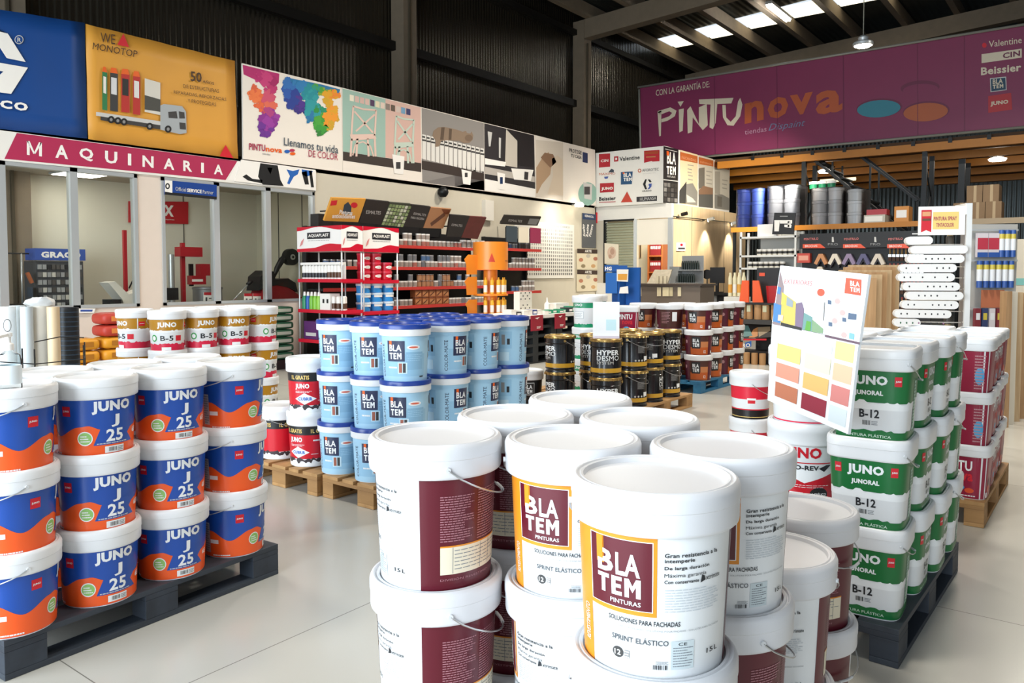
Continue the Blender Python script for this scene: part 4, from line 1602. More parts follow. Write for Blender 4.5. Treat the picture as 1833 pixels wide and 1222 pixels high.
P_WREV.put((3.50, 1.045, PH + .643), face_rz(3.5, 1.045, -4), 'white and red bucket with green badge, half hidden by the sample board', 'paint bucket', gr)
for k in range(2):
    P_RWB.put((5.83, 2.15, .342 * k), face_rz(5.83, 2.15, -4), 'red, white and black bucket, %s one, standing left of the sample board' % ('lower', 'upper')[k], 'paint bucket', 'red, white and black buckets')
# raspberry buckets on the far right pallet
P_WP.put((5.083, .527, 0), math.atan2(-.012, 1.2), 'wooden pallet under the raspberry buckets at far right', 'pallet')
gr = 'raspberry buckets on the right pallet'
for i, (x, y, s) in enumerate(((5.25, .655, 105), (5.565, .665, 10), (5.88, .675, 10), (6.19, .68, 80))):
    for k in range(3):
        rz = {0: -180 if k else -90}.get(i, (0, 0, 0, -90)[i])
        P_PIN.put((x, y, PH + .302 * k), math.radians(rz + random.uniform(-.6, .6)), 'raspberry bucket, %s of the %s right edge stack, far right pallet' % (TIER[3][k], cn[i]), 'paint bucket', gr)
for i, (x, y) in enumerate(((5.25, .98), (5.565, .985), (5.88, .99), (6.19, 1.0))):
    for k in range(3):
        P_PIN.put((x, y, PH + .302 * k), math.radians(-90), 'raspberry bucket, %s of the %s inner stack, far right pallet' % (TIER[3][k], cn[i]), 'paint bucket', gr)
# foreground stacks
gr = 'white facade paint buckets in front'
FG = [(1.363, .689, [0, -6, 0], 3, 'nearest stack'), (1.690, .687, [65, 65, -13], 3, 'stack right of the nearest'), (1.556, 1.0, [0, 68, 4], 3, 'stack in the middle of the group'),
      (1.394, 1.289, [90, 88, 92], 3, 'stack at the left'), (1.725, 1.295, [120, 150, 150], 3, 'rear stack at left'), (1.884, 1.0, [30, 30, 30], 3, 'rear stack at right'), (2.072, 1.305, [0, 0, 0], 3, 'rearmost stack'),
      (2.03, .685, [60, 25], 2, 'low stack behind the right one'), (2.46, .735, [140, 128], 2, 'low stack furthest right')]
b = MB(); b.box((1.15, .5, 0), (2.66, 1.5, .036), wood_mat('plywood', '9a7a50', 'b8966a', 0, 1., .6)); tag(b.build('plywood_sheet'), 'thin plywood sheet on the floor under the white facade buckets', 'sheet')
for (x, y, s, n, w) in FG:
    stack(P_FAC, x, y, .0365, .333, n, 0, 'white facade paint bucket', w, gr, shows=s)
# ------------------------------------------------------------------ left wall furniture
def onP(u, v, p, n):
    d = _ray(u, v)
    p, n = Vector(p), Vector(n)
    return C0 + d * ((p - C0).dot(n) / d.dot(n))


def single(name, mb, label, cat, group=None, **kw):
    return tag(mb.build(name, None, **kw), label, cat, group)


shelf_red = M('shelf_red', 'c23a34', .4)
shelf_blk = M('shelf_black', '141416', .5)


def gondola(name, label, x0, x1, zs, zt, yb=10.4, yf=9.9, low=None):
    t = thing(name, label, 'shelf')
    b = MB(); b.box((x0, yb - .04, .02), (x1, yb, zt), shelf_blk); b.build('back_panel', t)
    b = MB(); b.box((x0, yf - .02, 0), (x1, yb - .041, .12), shelf_blk); b.build('plinth', t)
    for i, z in enumerate(zs):
        b = MB(); b.box((x0 + .01, yf + .012, z - .03), (x1 - .01, yb - .041, z), shelf_blk)
        b.box((x0 + .01, yf, z - .045), (x1 - .01, yf + .011, z + .012), shelf_red); b.build('shelf_board', t)
    for x in (x0, x1):
        b = MB(); b.box((x - .015, yb - .1, 0), (x + .015, yb - .041, zt), shelf_blk); b.build('upright', t)
    return t


Z4 = [1.925, 1.545, 1.19, .86]
gondola('wall_shelf', 'long black wall shelf with red shelf edges full of small cans', 8.12, 12.2, Z4 + [.45], 2.2)
gondola('wall_shelf', 'shorter black wall shelf with red edges beside the colour chart', 12.66, 14.13, [1.95, 1.545, 1.06], 2.2)


# leaning header posters above the shelf
def leaning(label, corners, m, art=None, lean_p=(0, 9.9, 2.27), n=(0, -.876, -.482)):
    t = thing('header_poster', label, 'poster', group='leaning header posters')
    f = lambda u, v, c: onP(u, v, lean_p, n)
    d = Vector((0, .03, .016))
    P0 = [f(u, v, 0) for u, v in corners]
    b = MB(); b.hexa([P0[3], P0[2], P0[2] + d, P0[3] + d, P0[0], P0[1], P0[1] + d, P0[0] + d], m); b.build('panel', t)
    q_ = (P0[0] + P0[1] + P0[2] + P0[3]) / 4 + d * .5
    b = MB(); b.bar(q_, (q_.x, 10.41, q_.z), .03, .02, shelf_blk); b.build('bracket', t)
    if art:
        nn = Vector(n) * .002
        a = Dec(lambda u, v, l: f(u, v, 0) + nn * (l + 1))
        art(a)
        a.build('print', t)
    return t


char = M('poster_charcoal', '231f1f', .5)


def a1(a):
    a.poly([(593, 359), (604, 358), (602, 367), (591, 368)], red, 0); a.ell(634, 367, 6, 5, red, 0)
    a.poly([(613, 380), (616, 366), (623, 361), (629, 370), (628, 382), (618, 384)], M('poster_gloves', '2b3a48', .5), 1)
    a.textq('Pinturas', (607, 383), (630, 385), (608, 375), pw, 2, .03); a.textq('antioxidantes', (594, 390), (635, 391), (595, 382), pw, 2, .03)


leaning('orange leaning poster with dark gloves, leftmost above the shelf', [(594, 354), (655, 356), (641, 397.5), (580, 395)], M('banner_orange'), a1)
leaning('charcoal leaning poster with small pale lettering beside the orange one', [(656, 357), (697, 361), (681, 402), (643, 398)], char, lambda a: a.textq('ESMALTES', (655, 382), (681, 384), (656, 376), lgrey, 0, 0))


def a3(a):
    r = random.Random(4)
    for i in range(7):
        for j in range(6):
            u, v = 698 + i * 5.6 - j * 2.6, 365 + j * 6.4 + i * .6
            a.poly([(u, v), (u + 4.6, v + .5), (u + 2.6, v + 5.6), (u - 2, v + 5.1)], M('garden_%d' % (r.randrange(4)), ('9ab07a', 'd9dccb', '7c9160', 'c9d2b4')[r.randrange(4)], .5), 0)


leaning('leaning poster of white window frames over greenery', [(698, 362), (736, 365), (721, 405), (682, 402)], M('poster_green', '3c4034', .5), a3)
leaning('charcoal leaning poster with two lines of lettering', [(737, 366), (771, 370), (757, 408), (722, 405)], char, lambda a: (a.textq('ESMALTES', (740, 384), (762, 387), (741, 380), lgrey, 0, 0), a.textq('PARA MADERA', (735, 391), (759, 394), (736, 387), lgrey, 0, 0)))
leaning('leaning poster of reddish brown timber beams', [(772, 371), (808, 374), (793, 409), (758, 408)], M('poster_wood', 'b9855c', .5), lambda a: (a.poly([(770, 399), (795, 380), (797, 386), (772, 405)], brown, 0), a.poly([(790, 374), (806, 375), (804, 382), (796, 384)], M('poster_wood_dark', '7a4227', .5), 0)))
leaning('dark leaning poster lower than the others with pale word', [(806, 384), (841, 387), (826, 424), (800, 423)], char, lambda a: a.textq('ESMALTES', (808, 404), (827, 406), (809, 400), lgrey, 0, 0), (0, 9.86, 2.12))
leaning('dark red timber grain leaning poster, rightmost of the row', [(841, 387), (871, 389), (855, 428), (826, 425)], M('poster_redwood', '6a2a26', .5, noise=.3, nscale=12), None, (0, 9.86, 2.12))
b = MB(); P0 = [onY(u, v, 10.12) for u, v in ((570, 382), (790, 399.5), (790, 425.5), (570, 408))]
b.hexa([P0[3], P0[2], P0[2] + Vector((0, .2, 0)), P0[3] + Vector((0, .2, 0)), P0[0], P0[1], P0[1] + Vector((0, .2, 0)), P0[0] + Vector((0, .2, 0))], shelf_blk)
single('canopy', b, 'black canopy board carrying the leaning posters', 'canopy')
leaning('small black leaning poster above the shorter shelf', [(904, 385), (969, 388), (962, 404), (896, 401)], char, lambda a: (a.textq('ESMALTES', (910, 396), (934, 398), (911, 392), lgrey, 0, 0), a.poly([(948, 391), (966, 392), (960, 402), (944, 401)], grey, 0)), (0, 9.9, 2.45))
for (u0, u1, m, nm) in ((907, 926, M('card_slate', '3c4850', .5), 'slate'), (929, 946, M('card_cream', 'e6dcc6', .5), 'cream'), (950, 968, M('card_raspberry', '9a2f52', .5), 'raspberry')):
    b = MB(); p0, p1 = onY(u0, 430, 9.92), onY(u1, 405, 9.92); b.box((p0.x, 9.92, 2.09), (p1.x, 9.94, 2.42), m)
    b.box((p0.x, 9.94, 1.952), (p0.x + .02, 9.96, 2.4), shelf_blk)
    single('sample_card', b, '%s upright sample card on the top of the shorter shelf' % nm, 'card', 'sample cards')


# cans: (side colour, label colour)
def can_proto(name, r, h, side, lab, top):
    b = MB()
    b.loft([(0, 0), (r, 0), (r, h * .12)], side, 14)
    b.loft([(r * 1.01, h * .12), (r * 1.01, h * .78)], lab, 14)
    b.loft([(r, h * .78), (r, h * .94)], side, 14)
    b.loft([(r * 1.03, h * .93), (r * 1.03, h), (r * .9, h), (r * .86, h * .97), (0, h * .97)], top, 14)
    o = b.build(name)
    return Proto(o)


tin = M('can_tin', 'c4c4c2', .3, .7)
canw = M('can_white', 'efece7', .4)
CAN = {
    'w': (can_proto('paint_can', .046, .115, canw, M('can_label_pale', '9c8f86', .4), canw), 'white'),
    'r': (can_proto('paint_can', .046, .115, canw, M('can_label_rose', 'a8695c', .4), canw), 'white and rose'),
    'b': (can_proto('paint_can', .046, .115, M('can_brown', '8a5a3a', .4), M('can_label_tan', 'a97b58', .4), tin), 'brown'),
    'g': (can_proto('paint_can', .046, .115, M('can_grey', '8f8f92', .4), M('can_label_grey', '6f7074', .4), tin), 'grey'),
    'n': (can_proto('paint_can', .046, .115, M('can_grey'), M('can_label_blue', '4b6890', .4), tin), 'blue and grey'),
    'W': (can_proto('paint_can', .062, .16, canw, M('can_label_pale'), canw), 'large white'),
    'k': (can_proto('paint_can', .055, .15, M('can_grey'), M('can_label_umber', '4a3f3a', .4), tin), 'tall dark grey'),
}
SH = ['top', 'second', 'third', 'fourth']


def row(si, pat, x0, pitch, y, z, where, side='the long red-edged shelf', n0=0):
    n = n0
    for i, c in enumerate(pat):
        if c == ' ':
            continue
        p, w = CAN[c]
        p.put((x0 + i * pitch + random.uniform(-.004, .004), y + random.uniform(-.01, .01), z), random.uniform(0, 6), '%s can, %s in the %s of the %s shelf, %s' % (w, ORD[n], where, SH[si], 'long unit' if 'long' in side else 'short unit'), 'paint can', 'cans on the red-edged shelves')
        n += 1


X0, PT = 9.80, .112
row(0, 'wrwrwrwrwwwwwWWWWW', X0, PT, 9.98, Z4[0], 'front row') if False else None
row(0, 'rwrwrwrrwwwwwwrr', X0, PT, 9.98, Z4[0], 'front row')
row(0, 'WWWWW', X0 + 16 * PT + .02, .14, 10.0, Z4[0], 'front row right end')
row(0, 'w ww www', X0, PT, 9.98, Z4[0] + .115, 'upper row')
row(1, 'wwwwrwgwwwrwwwrwwwwwww', X0, PT, 9.98, Z4[1], 'front row')
row(1, ' g gg nng gggwww', X0, PT, 9.98, Z4[1] + .115, 'upper row')
row(2, 'wwwwwbbbbwgbbbwwwwnwww', X0, PT, 9.98, Z4[2], 'front row')
row(2, 'g  g bbbb gbb  n w', X0, PT, 9.98, Z4[2] + .115, 'upper row')
row(3, 'wwww', X0, PT, 9.98, Z4[3], 'front row left end')
row(3, 'kk', X0, .13, 10.15, Z4[3], 'back row')
row(3, 'wwwwgwwgwww', X0 + 12.4 * PT, .098, 9.98, Z4[3], 'front row right end')
# seen left of the displays
row(1, 'nnngww', 8.25, .12, 9.98, Z4[1], 'run behind displays')
bx = Proto(None) if False else None
# brown wood stain tins stacked in pairs
b = MB(); b.box((-.085, -.06, 0), (.085, .06, .135), M('tin_brown', '8b4f2e', .4)); b.box((-.07, -.0615, .02), (.07, -.0601, .11), M('tin_tan', 'b77e52', .4))
b.bar((-.06, -.0625, .03), (.05, -.0625, .1), .02, .001, M('tin_dark', '5a2f1c', .4), (0, 1, 0)); b.box((-.05, -.03, .135), (.05, .03, .142), tin)
PT_ = Proto(b.build('wood_stain_tin'))
for i in range(5):
    for k in range(2):
        PT_.put((10.30 + i * .185, 9.99, Z4[3] + k * .1425), 0, 'brown wood stain tin, %s one of the %s pair from left on the lowest shelf' % (('lower', 'upper')[k], ORD[i]), 'tin', 'brown wood stain tins')
# short unit
for si, z, pat in ((0, 1.95, 'nnnggkkk'), (1, 1.545, 'wwwwwwwwww'), (2, 1.06, '   nnwwwww')):
    row(si, pat, 12.95, .118, 10.06, z, 'front row', 'short')
row(1, '   wwwwwww', 12.95, .118, 10.06, 1.66, 'upper row', 'short')
row(2, '      wwww', 12.95, .118, 10.06, 1.175, 'upper row', 'short')

# ---- red and white filler displays
dred = M('display_red', 'c8102e', .35)
dwht = M('display_white', 'efece8', .35)


def display(label, x0, x1, heads, zb, zh, shelves, y=8.9, dep=.45):
    t = thing('display_stand', label, 'display stand')
    b = MB(); b.box((x0, y, zh), (x1, y + dep, zb), dwht); b.build('header_box', t)
    for (h0, h1, side) in heads:
        if side:
            mp = lambda s_, z, l: (x0 - .002 - .0015 * l, y + dep - s_, z)
        else:
            mp = lambda s_, z, l: (x0 + s_, y - .002 - .0015 * l, z)
        a = Dec(mp, 1e9)
        w = h1 - h0; hh = zb - zh
        up = smooth([(0, .84), (.5, .98), (1, .82)]); lo = smooth([(0, .12), (.35, .14), (.75, .30), (1, .26)])
        for i in range(12):
            q, q2 = i / 12, (i + 1) / 12
            a.poly([(h0 + q * w, zh + hh * up(q)), (h0 + q2 * w, zh + hh * up(q2)), (h0 + q2 * w, zb), (h0 + q * w, zb)], dred, 0)
            a.poly([(h0 + q * w, zh), (h0 + q2 * w, zh), (h0 + q2 * w, zh + hh * lo(q2)), (h0 + q * w, zh + hh * lo(q))], dred, 0)
        a.rect(h0 + .24 * w, zh + .5 * hh, h0 + .76 * w, zh + .76 * hh, M('logo_slate', '2b2b30', .4), 1)
        a.text('AQUAPLAST', h0 + .27 * w, zh + .56 * hh, h0 + .73 * w, zh + .70 * hh, pw, 2, .03)
        a.lines(h0 + .26 * w, zh + .42 * hh, h0 + .74 * w, zh + .45 * hh, 1, grey, 1, .6)
        a.poly([(h0 + .06 * w, zh + .2 * hh), (h0 + .13 * w, zh + .3 * hh), (h0 + .17 * w, zh + .55 * hh), (h0 + .1 * w, zh + .42 * hh)], M('logo_pink', 'd98a8a', .4), 1)
        a.build('header_print', t)
    for z in shelves:
        b = MB(); b.box((x0, y, z - .05), (x1, y + dep, z), dred); b.build('shelf_board', t)
    b = MB(); b.box((x0, y, 0), (x1, y + dep, .12), dred); b.build('base', t)
    for x in (x0 + .02, x1 - .02):
        for yy in (y + .02, y + dep - .02):
            b = MB(); b.tube([(x, yy, .12), (x, yy, zh)], .012, alu, 8); b.build('post', t)
    return t


SH1 = [1.355, .90, .45]
DX, DY = onY(611, 440, 8.8).x, 8.8
DD = onX(532, 440, DX).y - DY
display('wide red and white filler display left of the narrow one', DX, DX + .41, [(0, DD, 1), (0, .41, 0)], 2.13, 1.76, SH1, DY, DD)
DS = lambda s_, q=.06: (DX + q, DY + DD - s_)
display('narrow red and white filler display right of the wide one', 8.06, 8.80, [(0, .74, 0)], 2.14, 1.76, [1.335, .86, .45])


def lathe_proto(name, parts, seg=14):
    b = MB()
    for prof, m in parts:
        b.loft(prof, m, seg)
    return Proto(b.build(name))


tube_b = lathe_proto('filler_tube', [([(0, 0), (.034, 0), (.034, .02)], canw), ([(.034, .02), (.034, .10)], M('tube_umber', '5b3d2c', .4)), ([(.034, .10), (.034, .19), (.02, .205), (.0, .205)], canw)])
tube_d = lathe_proto('filler_tube', [([(0, 0), (.036, 0), (.036, .02)], canw), ([(.036, .02), (.036, .09)], M('tube_black', '26242a', .4)), ([(.036, .09), (.036, .18), (.015, .205), (.0, .205)], canw)])
for i in range(12):
    (tube_d if i < 8 else tube_b).put(DS(.09 + i * .072) + (SH1[0],), random.uniform(0, 6), 'white capped filler tube, %s from left on the display upper shelf' % ORD[i], 'tube', 'filler tubes on the upper shelf')
b = MB(); y0_, y1_ = DY + .06, DY + DD - .045; b.box((DX + .02, y0_, SH1[0] + .209), (DX + .12, y1_, SH1[0] + .245), canw); b.box((DX + .12, y0_, SH1[0] + .001), (DX + .135, y1_, SH1[0] + .245), canw)
single('tube_tray', b, 'white card tray holding the dark filler tubes', 'tray')
for i, (c, nm) in enumerate((('1f8a5a', 'green'), ('2458b0', 'blue'), ('77b836', 'lime'), ('86c43e', 'lime'), ('93cc48', 'lime'))):
    pr = lathe_proto('sealant_bottle', [([(0, 0), (.04, 0), (.04, .15), (.025, .2)], M('bottle_' + c, c, .35)), ([(.025, .2), (.018, .26), (0, .26)], canw)])
    pr.put(DS(.09 + i * .083) + (SH1[1],), 0, '%s bottle, %s from left on the display lower shelf' % (nm, ORD[i]), 'bottle', 'bottles on the lower shelf')
b = MB(); ya, yb2 = DS(.72)[1], DS(.49)[1]; b.box((DX + .02, ya, SH1[1] + .001), (DX + .2, yb2, SH1[1] + .24), canw); b.box((DX + .018, ya + .04, SH1[1] + .1), (DX + .0199, ya + .08, SH1[1] + .16), pk); b.box((DX + .018, ya + .13, SH1[1] + .1), (DX + .0199, ya + .17, SH1[1] + .16), pk)
single('carton', b, 'white carton between the bottles and the brown tubes', 'box')
for i in range(5):
    tube_b.put(DS(.76 + i * .05, .06 + .07 * (i % 2)) + (SH1[1],), 0, 'brown filler tube, %s from left right of the white carton' % ORD[i], 'tube', 'brown tubes on the lower shelf')
b = MB(); ya, yb2 = DS(.42)[1], DS(.1)[1]; b.box((DX + .03, ya, SH1[2] + .001), (DX + .28, yb2, SH1[2] + .27), M('box_purple', '5a2a66', .4)); b.box((DX + .028, ya + .04, SH1[2] + .05), (DX + .0299, yb2 - .04, SH1[2] + .1), lgrey)
single('carton', b, 'purple carton on the lowest shelf of the wide display', 'box')
b = MB(); ya, yb2 = DS(.68)[1], DS(.46)[1]; b.box((DX + .03, ya, SH1[2] + .001), (DX + .28, yb2, SH1[2] + .22), canw); b.box((DX + .028, ya + .02, SH1[2] + .08), (DX + .0299, yb2 - .02, SH1[2] + .14), M('box_purple'))
single('carton', b, 'white carton beside the purple one on the lowest shelf', 'box')


def tub(name, r, h, c, c2, badge):
    b = MB()
    b.loft([(0, 0), (r * .92, 0), (r * .95, h * .1)], c, 20); b.loft([(r * .95, h * .1), (r, h * .8)], c, 20)
    b.loft([(r * 1.05, h * .78), (r * 1.05, h), (r * .9, h), (0, h * .98)], c2, 20)
    a = Dec(lambda x, z, l: (math.sin(math.radians(x)) * (r * .98 + .002), -math.cos(math.radians(x)) * (r * .98 + .002), z), 12)
    if badge == 'e':
        a.ell(0, h * .45, 40, h * .17, canw, 0); a.ell(0, h * .45, 22, h * .09, grey, 0)
    else:
        a.rect(-50, h * .52, 50, h * .76, canw, 0); a.poly([(-10, h * .52), (50, h * .2), (50, h * .52)], M('tub_navy', '1b3f7c', .4), 0)
    b.v_off = 0
    n = len(b.v)
    b.v += a.mb.v; b.f += [tuple(n + i for i in f) for f in a.mb.f]
    off = []
    for m in a.mb.mats:
        off.append(b.mid(m))
    b.mi += [off[i] for i in a.mb.mi]; b.sm += a.mb.sm
    return Proto(b.build(name))


PR = tub('filler_tub', .1, .135, dred, M('tub_red_lid', 'd2374e', .35), 'e')
PB = tub('filler_tub', .11, .139, M('tub_azure', '2f8fd8', .35), M('tub_white_lid', 'cfe0ee', .35), 'b')
for i in range(3):
    for k in range(3):
        if i < 2 or k < 2:
            PR.put((8.2 + i * .225, 9.05, 1.335 + k * .1355), 0.0, 'red filler tub, %s of the %s pile, narrow display upper shelf' % (('bottom', 'middle', 'top')[k], ORD[i]), 'tub', 'red filler tubs')
        PB.put((8.19 + i * .24, 9.05, .86 + k * .1405), 0.0, 'blue filler tub, %s of the %s pile, narrow display lower shelf' % (('bottom', 'middle', 'top')[k], ORD[i]), 'tub', 'blue filler tubs')
PW = tub('filler_tub', .13, .24, M('tub_white_side', 'dfe6ea', .35), canw, 'b')
PW.put(DS(.84, .17) + (SH1[2],), -1.5, 'white and blue tub at the bottom right of the wide display', 'tub')

# ---- orange round sealant tower
t = thing('cartridge_tower', 'round orange cartridge tower with drum shaped header', 'display stand', (10.545, 8.46, 0))
so = M('tower_orange', 'e8892a', .35)
b = MB(); b.loft([(0, 1.50), (.30, 1.50), (.30, 1.97), (0, 1.97)], so, 40); b.build('header_drum', t)
a = Dec(lambda x, z, l: (circ(x)[0] * .302, circ(x)[1] * .302, z), 8); a.poly([(-58, 1.63), (-36, 1.63), (-47, 1.78)], M('tower_red', 'c23a24', .4), 0); a.lines(4, 1.64, 40, 1.66, 1, brown, 0, .6); a.build('header_print', t)
b = MB(); b.tube([(0, 0, .05), (0, 0, 1.5)], .12, so, 16); b.build('column', t)
for z in (.0, .36, .72, 1.06):
    b = MB(); b.loft([(0, z), (.3, z), (.3, z + .03), (0, z + .03)], so, 32); b.build('tray', t)
for s, (x0, x1, z0, z1) in enumerate(((-.62, -.3, 1.42, 1.75), (-.62, -.3, 1.08, 1.38), (-.6, -.3, .75, 1.0), (-.6, -.3, .3, .62))):
    b = MB(); b.prism([(x0 + .06, z0), (x1, z0), (x1, z1), (x0 + .1, z1), (x0, z1 - .08), (x0 + .05, (z0 + z1) / 2)], .01, so, lambda x, z, q: (x, .05 + q, z)); b.build('side_fin', t)
ct = lathe_proto('cartridge', [([(0, 0), (.033, 0), (.033, .03)], M('cart_yellow', 'e7ad2c', .4)), ([(.033, .03), (.033, .15)], M('cart_white', 'e8e2da', .4)), ([(.033, .15), (.033, .235)], M('cart_yellow')), ([(.033, .235), (.012, .24), (.007, .28), (0, .28)], M('cart_yellow'))])
for zi, z in enumerate((1.09, .75, .39, .03)):
    for i in range(7):
        q = -80 + i * 27 + 8
        x, y = circ(q + 0)
        ct.put((10.545 + x * .24, 8.46 + y * .24, z), 0, 'sealant cartridge, %s from left on the %s tray of the orange tower' % (ORD[i], ('top', 'second', 'third', 'bottom')[zi]), 'cartridge', 'cartridges in the orange tower')

# ---- counter built of black pallets
cnt = M('counter_pallet', '25282a', .6, noise=.15)
for ci, (x0, x1) in enumerate(((9.66, 10.84), (10.87, 12.05))):
    for k in range(5):
        t = thing('pallet', 'black pallet, %s from the floor in the %s counter stack' % (ORD[k], ('left', 'right')[ci]), 'pallet', (x0, 7.3, k * .144), group='black pallets of the counter')
        b = MB()
        for y in (0, .17, .34, .51, .68):
            b.box((0, y, .122), (1.18, y + .12, .1435), cnt)
        b.build('deck', t)
        for x in (0, .52, 1.035):
            for y in (0, .33, .66):
                b = MB(); b.box((x, y, .0225), (x + .145, y + .14, .1215), cnt); b.build('block', t)
        for y in (0, .33, .66):
            b = MB(); b.box((0, y, 0), (1.18, y + .14, .022), cnt); b.build('base_board', t)
b = MB(); b.box((9.6, 7.25, .7205), (12.1, 8.15, .775), M('counter_white', 'e8e5dd', .5))
ct_ = single('counter_top', b, 'white counter top laid across the black pallets', 'counter')
for i, (u0, u1) in enumerate(((951, 972), (994, 1012), (1030, 1044))):
    x0, x1 = onY(u0, 565, 7.23).x, onY(u1, 565, 7.23).x
    t = thing('price_card', 'maroon price card hung on the counter edge, %s from left' % ORD[i], 'card', group='maroon price cards')
    b = MB(); b.box((x0, 7.228, .53), (x1, 7.243, .775), M('card_maroon', '9a1c30', .45)); b.build('card', t)
    a = Dec(lambda x, z, l: (x, 7.226 - .001 * l, z)); w = x1 - x0
    a.poly([(x0 + .3 * w, .73), (x0 + .7 * w, .745), (x0 + .5 * w, .71)], pw, 0); a.lines(x0 + .45 * w, .56, x0 + .8 * w, .60, 2, pw, 0, .5)
    a.build('print', t)
r = random.Random(5)
for i in range(16):
    x = 9.72 + i * .145
    h = r.choice((.06, .08, .1, .05))
    c = r.choice(('e6e2d8', '2f8f6a', 'dcd8cf', '3a4a88', '8a3b5a', 'ece8de', '2a2a30'))
    b = MB(); b.box((-.06, -.09, 0), (.06, .09, h), M('item_' + c, c, .45)); b.box((-.045, -.0915, h * .25), (.045, -.0901, h * .7), canw)
    o = single('small_box', b, 'small %s box, %s from left along the white counter' % ({'e6e2d8': 'cream', '2f8f6a': 'green', 'dcd8cf': 'pale', '3a4a88': 'blue', '8a3b5a': 'plum', 'ece8de': 'white', '2a2a30': 'black'}[c], ORD[i]), 'box', 'small boxes on the counter')
    o.location = (x, 7.42 + r.uniform(-.02, .05), .775)
b = MB(); b.loft([(0, 0), (.05, 0), (.05, .14), (.015, .18), (.008, .25), (0, .25)], canw, 14)
o = single('glue_bottle', b, 'white pointed glue bottle standing on the counter', 'bottle'); o.location = (11.15, 7.7, .775)
b = MB(); b.box((-.2, -.12, 0), (.2, .12, .14), canw); o = single('carton', b, 'long white carton on the counter right of the glue bottle', 'box'); o.location = (11.6, 7.8, .775)
for k in range(2):
    b = MB(); b.box((-.17, -.06, 0), (.17, .06, .16 if k else .2), M('dispenser_white', 'e4ded2', .5))
    for q in range(3):
        for w_ in range(5):
            if (q + w_ + k) % 2:
                b.box((-.15 + w_ * .06, -.0612, .03 + q * .05), (-.12 + w_ * .06, -.0601, .05 + q * .05), dgrey)
    o = single('strip_display', b, '%s cream strip display with dark marks at left end of the counter' % ('lower', 'upper')[k], 'display', 'cream strip displays'); o.location = (onY(936, 540, 7.75).x, 7.75, .776 + k * .201)

# ---- wall items
t = thing('colour_chart', 'large white colour chart panel with rows of swatches on the wall', 'chart')
b = MB(); b.box((13.9, 10.46, 1.33), (16.3, 10.492, 2.62), M('chart_white', 'e9e6dc', .4)); b.build('panel', t)
a = Dec(lambda x, z, l: (x, 10.458 - .001 * l, z))
r = random.Random(8)
for j in range(13):
    for i in range(26):
        s = (12 - j) / 12
        c = (0.78 - .6 * s * (.4 + .6 * i / 26) + r.uniform(-.05, .05))
        k = max(1, min(6, int(c * 8)))
        g = ('2e2d2c', '4d4b49', '6f6c68', '8d8a84', 'aaa69e', 'c3bfb5', 'd6d2c8')[k - 1]
        a.rect(14.0 + i * .087, 1.40 + (12 - (12 - j)) * .085, 14.045 + i * .087, 1.455 + j * .085, M('sw_' + g, g, .45), 0)
a.text('COLORES', 15.3, 2.53, 16.1, 2.57, grey, 0, 0)
a.build('swatches', t)


def art_dp(a):
    a.poly([(1043, 381), (1066, 384), (1066, 394), (1043, 392)], navy, 0)
    a.textq('KERAKOLL', (1047, 388), (1063, 390), (1047, 384), pw, 1, .02)
    for i in range(3):
        a.textq(('Smalto', 'Resina', 'Pittura')[i], (1048 + i * 5, 424), (1046 + i * 8, 402), (1044 + i * 5, 422), pw, 1, .03)


board('wall_poster', 'tall dark grey poster with white lettering beside the colour chart', 'poster', [(1043, 381), (1067, 384), (1067, 444), (1043, 443)], onY, 10.47, M('poster_grey', '55575a', .5), .02, art_dp)


def art_bn(v0):
    def f(a):
        a.poly([(1033, v0), (1072, v0 + 1.5), (1072, v0 + 9), (1033, v0 + 8)], M('poster_brown', '3a2a24', .5), 0)
        a.textq('ARTE', (1047, v0 + 6.5), (1059, v0 + 7), (1047, v0 + 2), pw, 1, .02)
        for u, v, c in ((1040, 20, 'b5785c'), (1066, 18, 'a86a55'), (1044, 31, '8a7b5e'), (1062, 31, 'c49a6a'), (1053, 13, 'b9b0a2')):
            a.ell(u, v0 + v, 4, 3.5, M('poster_' + c, c, .5), 0, 10)
    return f


board('wall_poster', 'upper cream picture poster with brown heading on the wall', 'poster', [(1033, 445), (1072, 446), (1072, 482), (1033, 482)], onY, 10.46, M('poster_cream', 'd9cdb2', .5), .02, art_bn(445))
board('wall_poster', 'lower cream picture poster with brown heading on the wall', 'poster', [(1033, 482.5), (1072, 482.5), (1072, 520), (1033, 522)], onY, 10.46, M('poster_cream'), .02, art_bn(482.5))
board('fire_sign', 'small red fire sign high on the wall by the office', 'sign', [(1068, 380), (1076, 380), (1075, 399), (1068, 399)], onY, 10.46, red, .02, lambda a: a.poly([(1070, 385), (1072, 384), (1073, 395), (1070, 396)], pw, 0))
t = thing('wall_speaker', 'small black round speaker on the cream wall under the boards', 'speaker', onY(793, 344, 10.42))
b = MB(); b.loft([(0, -.1), (.06, -.09), (.1, -.04), (.11, 0), (.1, .05), (.05, .1), (0, .11)], blacks, 20); b.build('body', t)
b = MB(); b.tube([(0, .02, 0), (0, .09, 0)], .03, blacks, 10); b.build('bracket', t)
b = MB(); b.box((-.14, -.05, 0), (.14, .05, .42), M('trunking', 'e3ddd0', .5)); o = single('junction_box', b, 'white junction box on the cream wall above the short shelf', 'box'); o.location = (onY(874, 370, 10.44).x, 10.45, 2.55)
t = thing('wall_spot', 'lit white spotlight over the wall colour chart', 'lamp', onY(1037, 367, 10.28))
b = MB(); b.tube([(0, 0, 0), (0, .21, .02)], .02, alu, 8); b.build('arm', t)
b = MB(); b.loft([(0, -.05), (.1, -.04), (.12, 0), (.08, .06), (0, .07)], M('spot_glow', 'fff6e0', emit=7), 16); b.build('head', t)
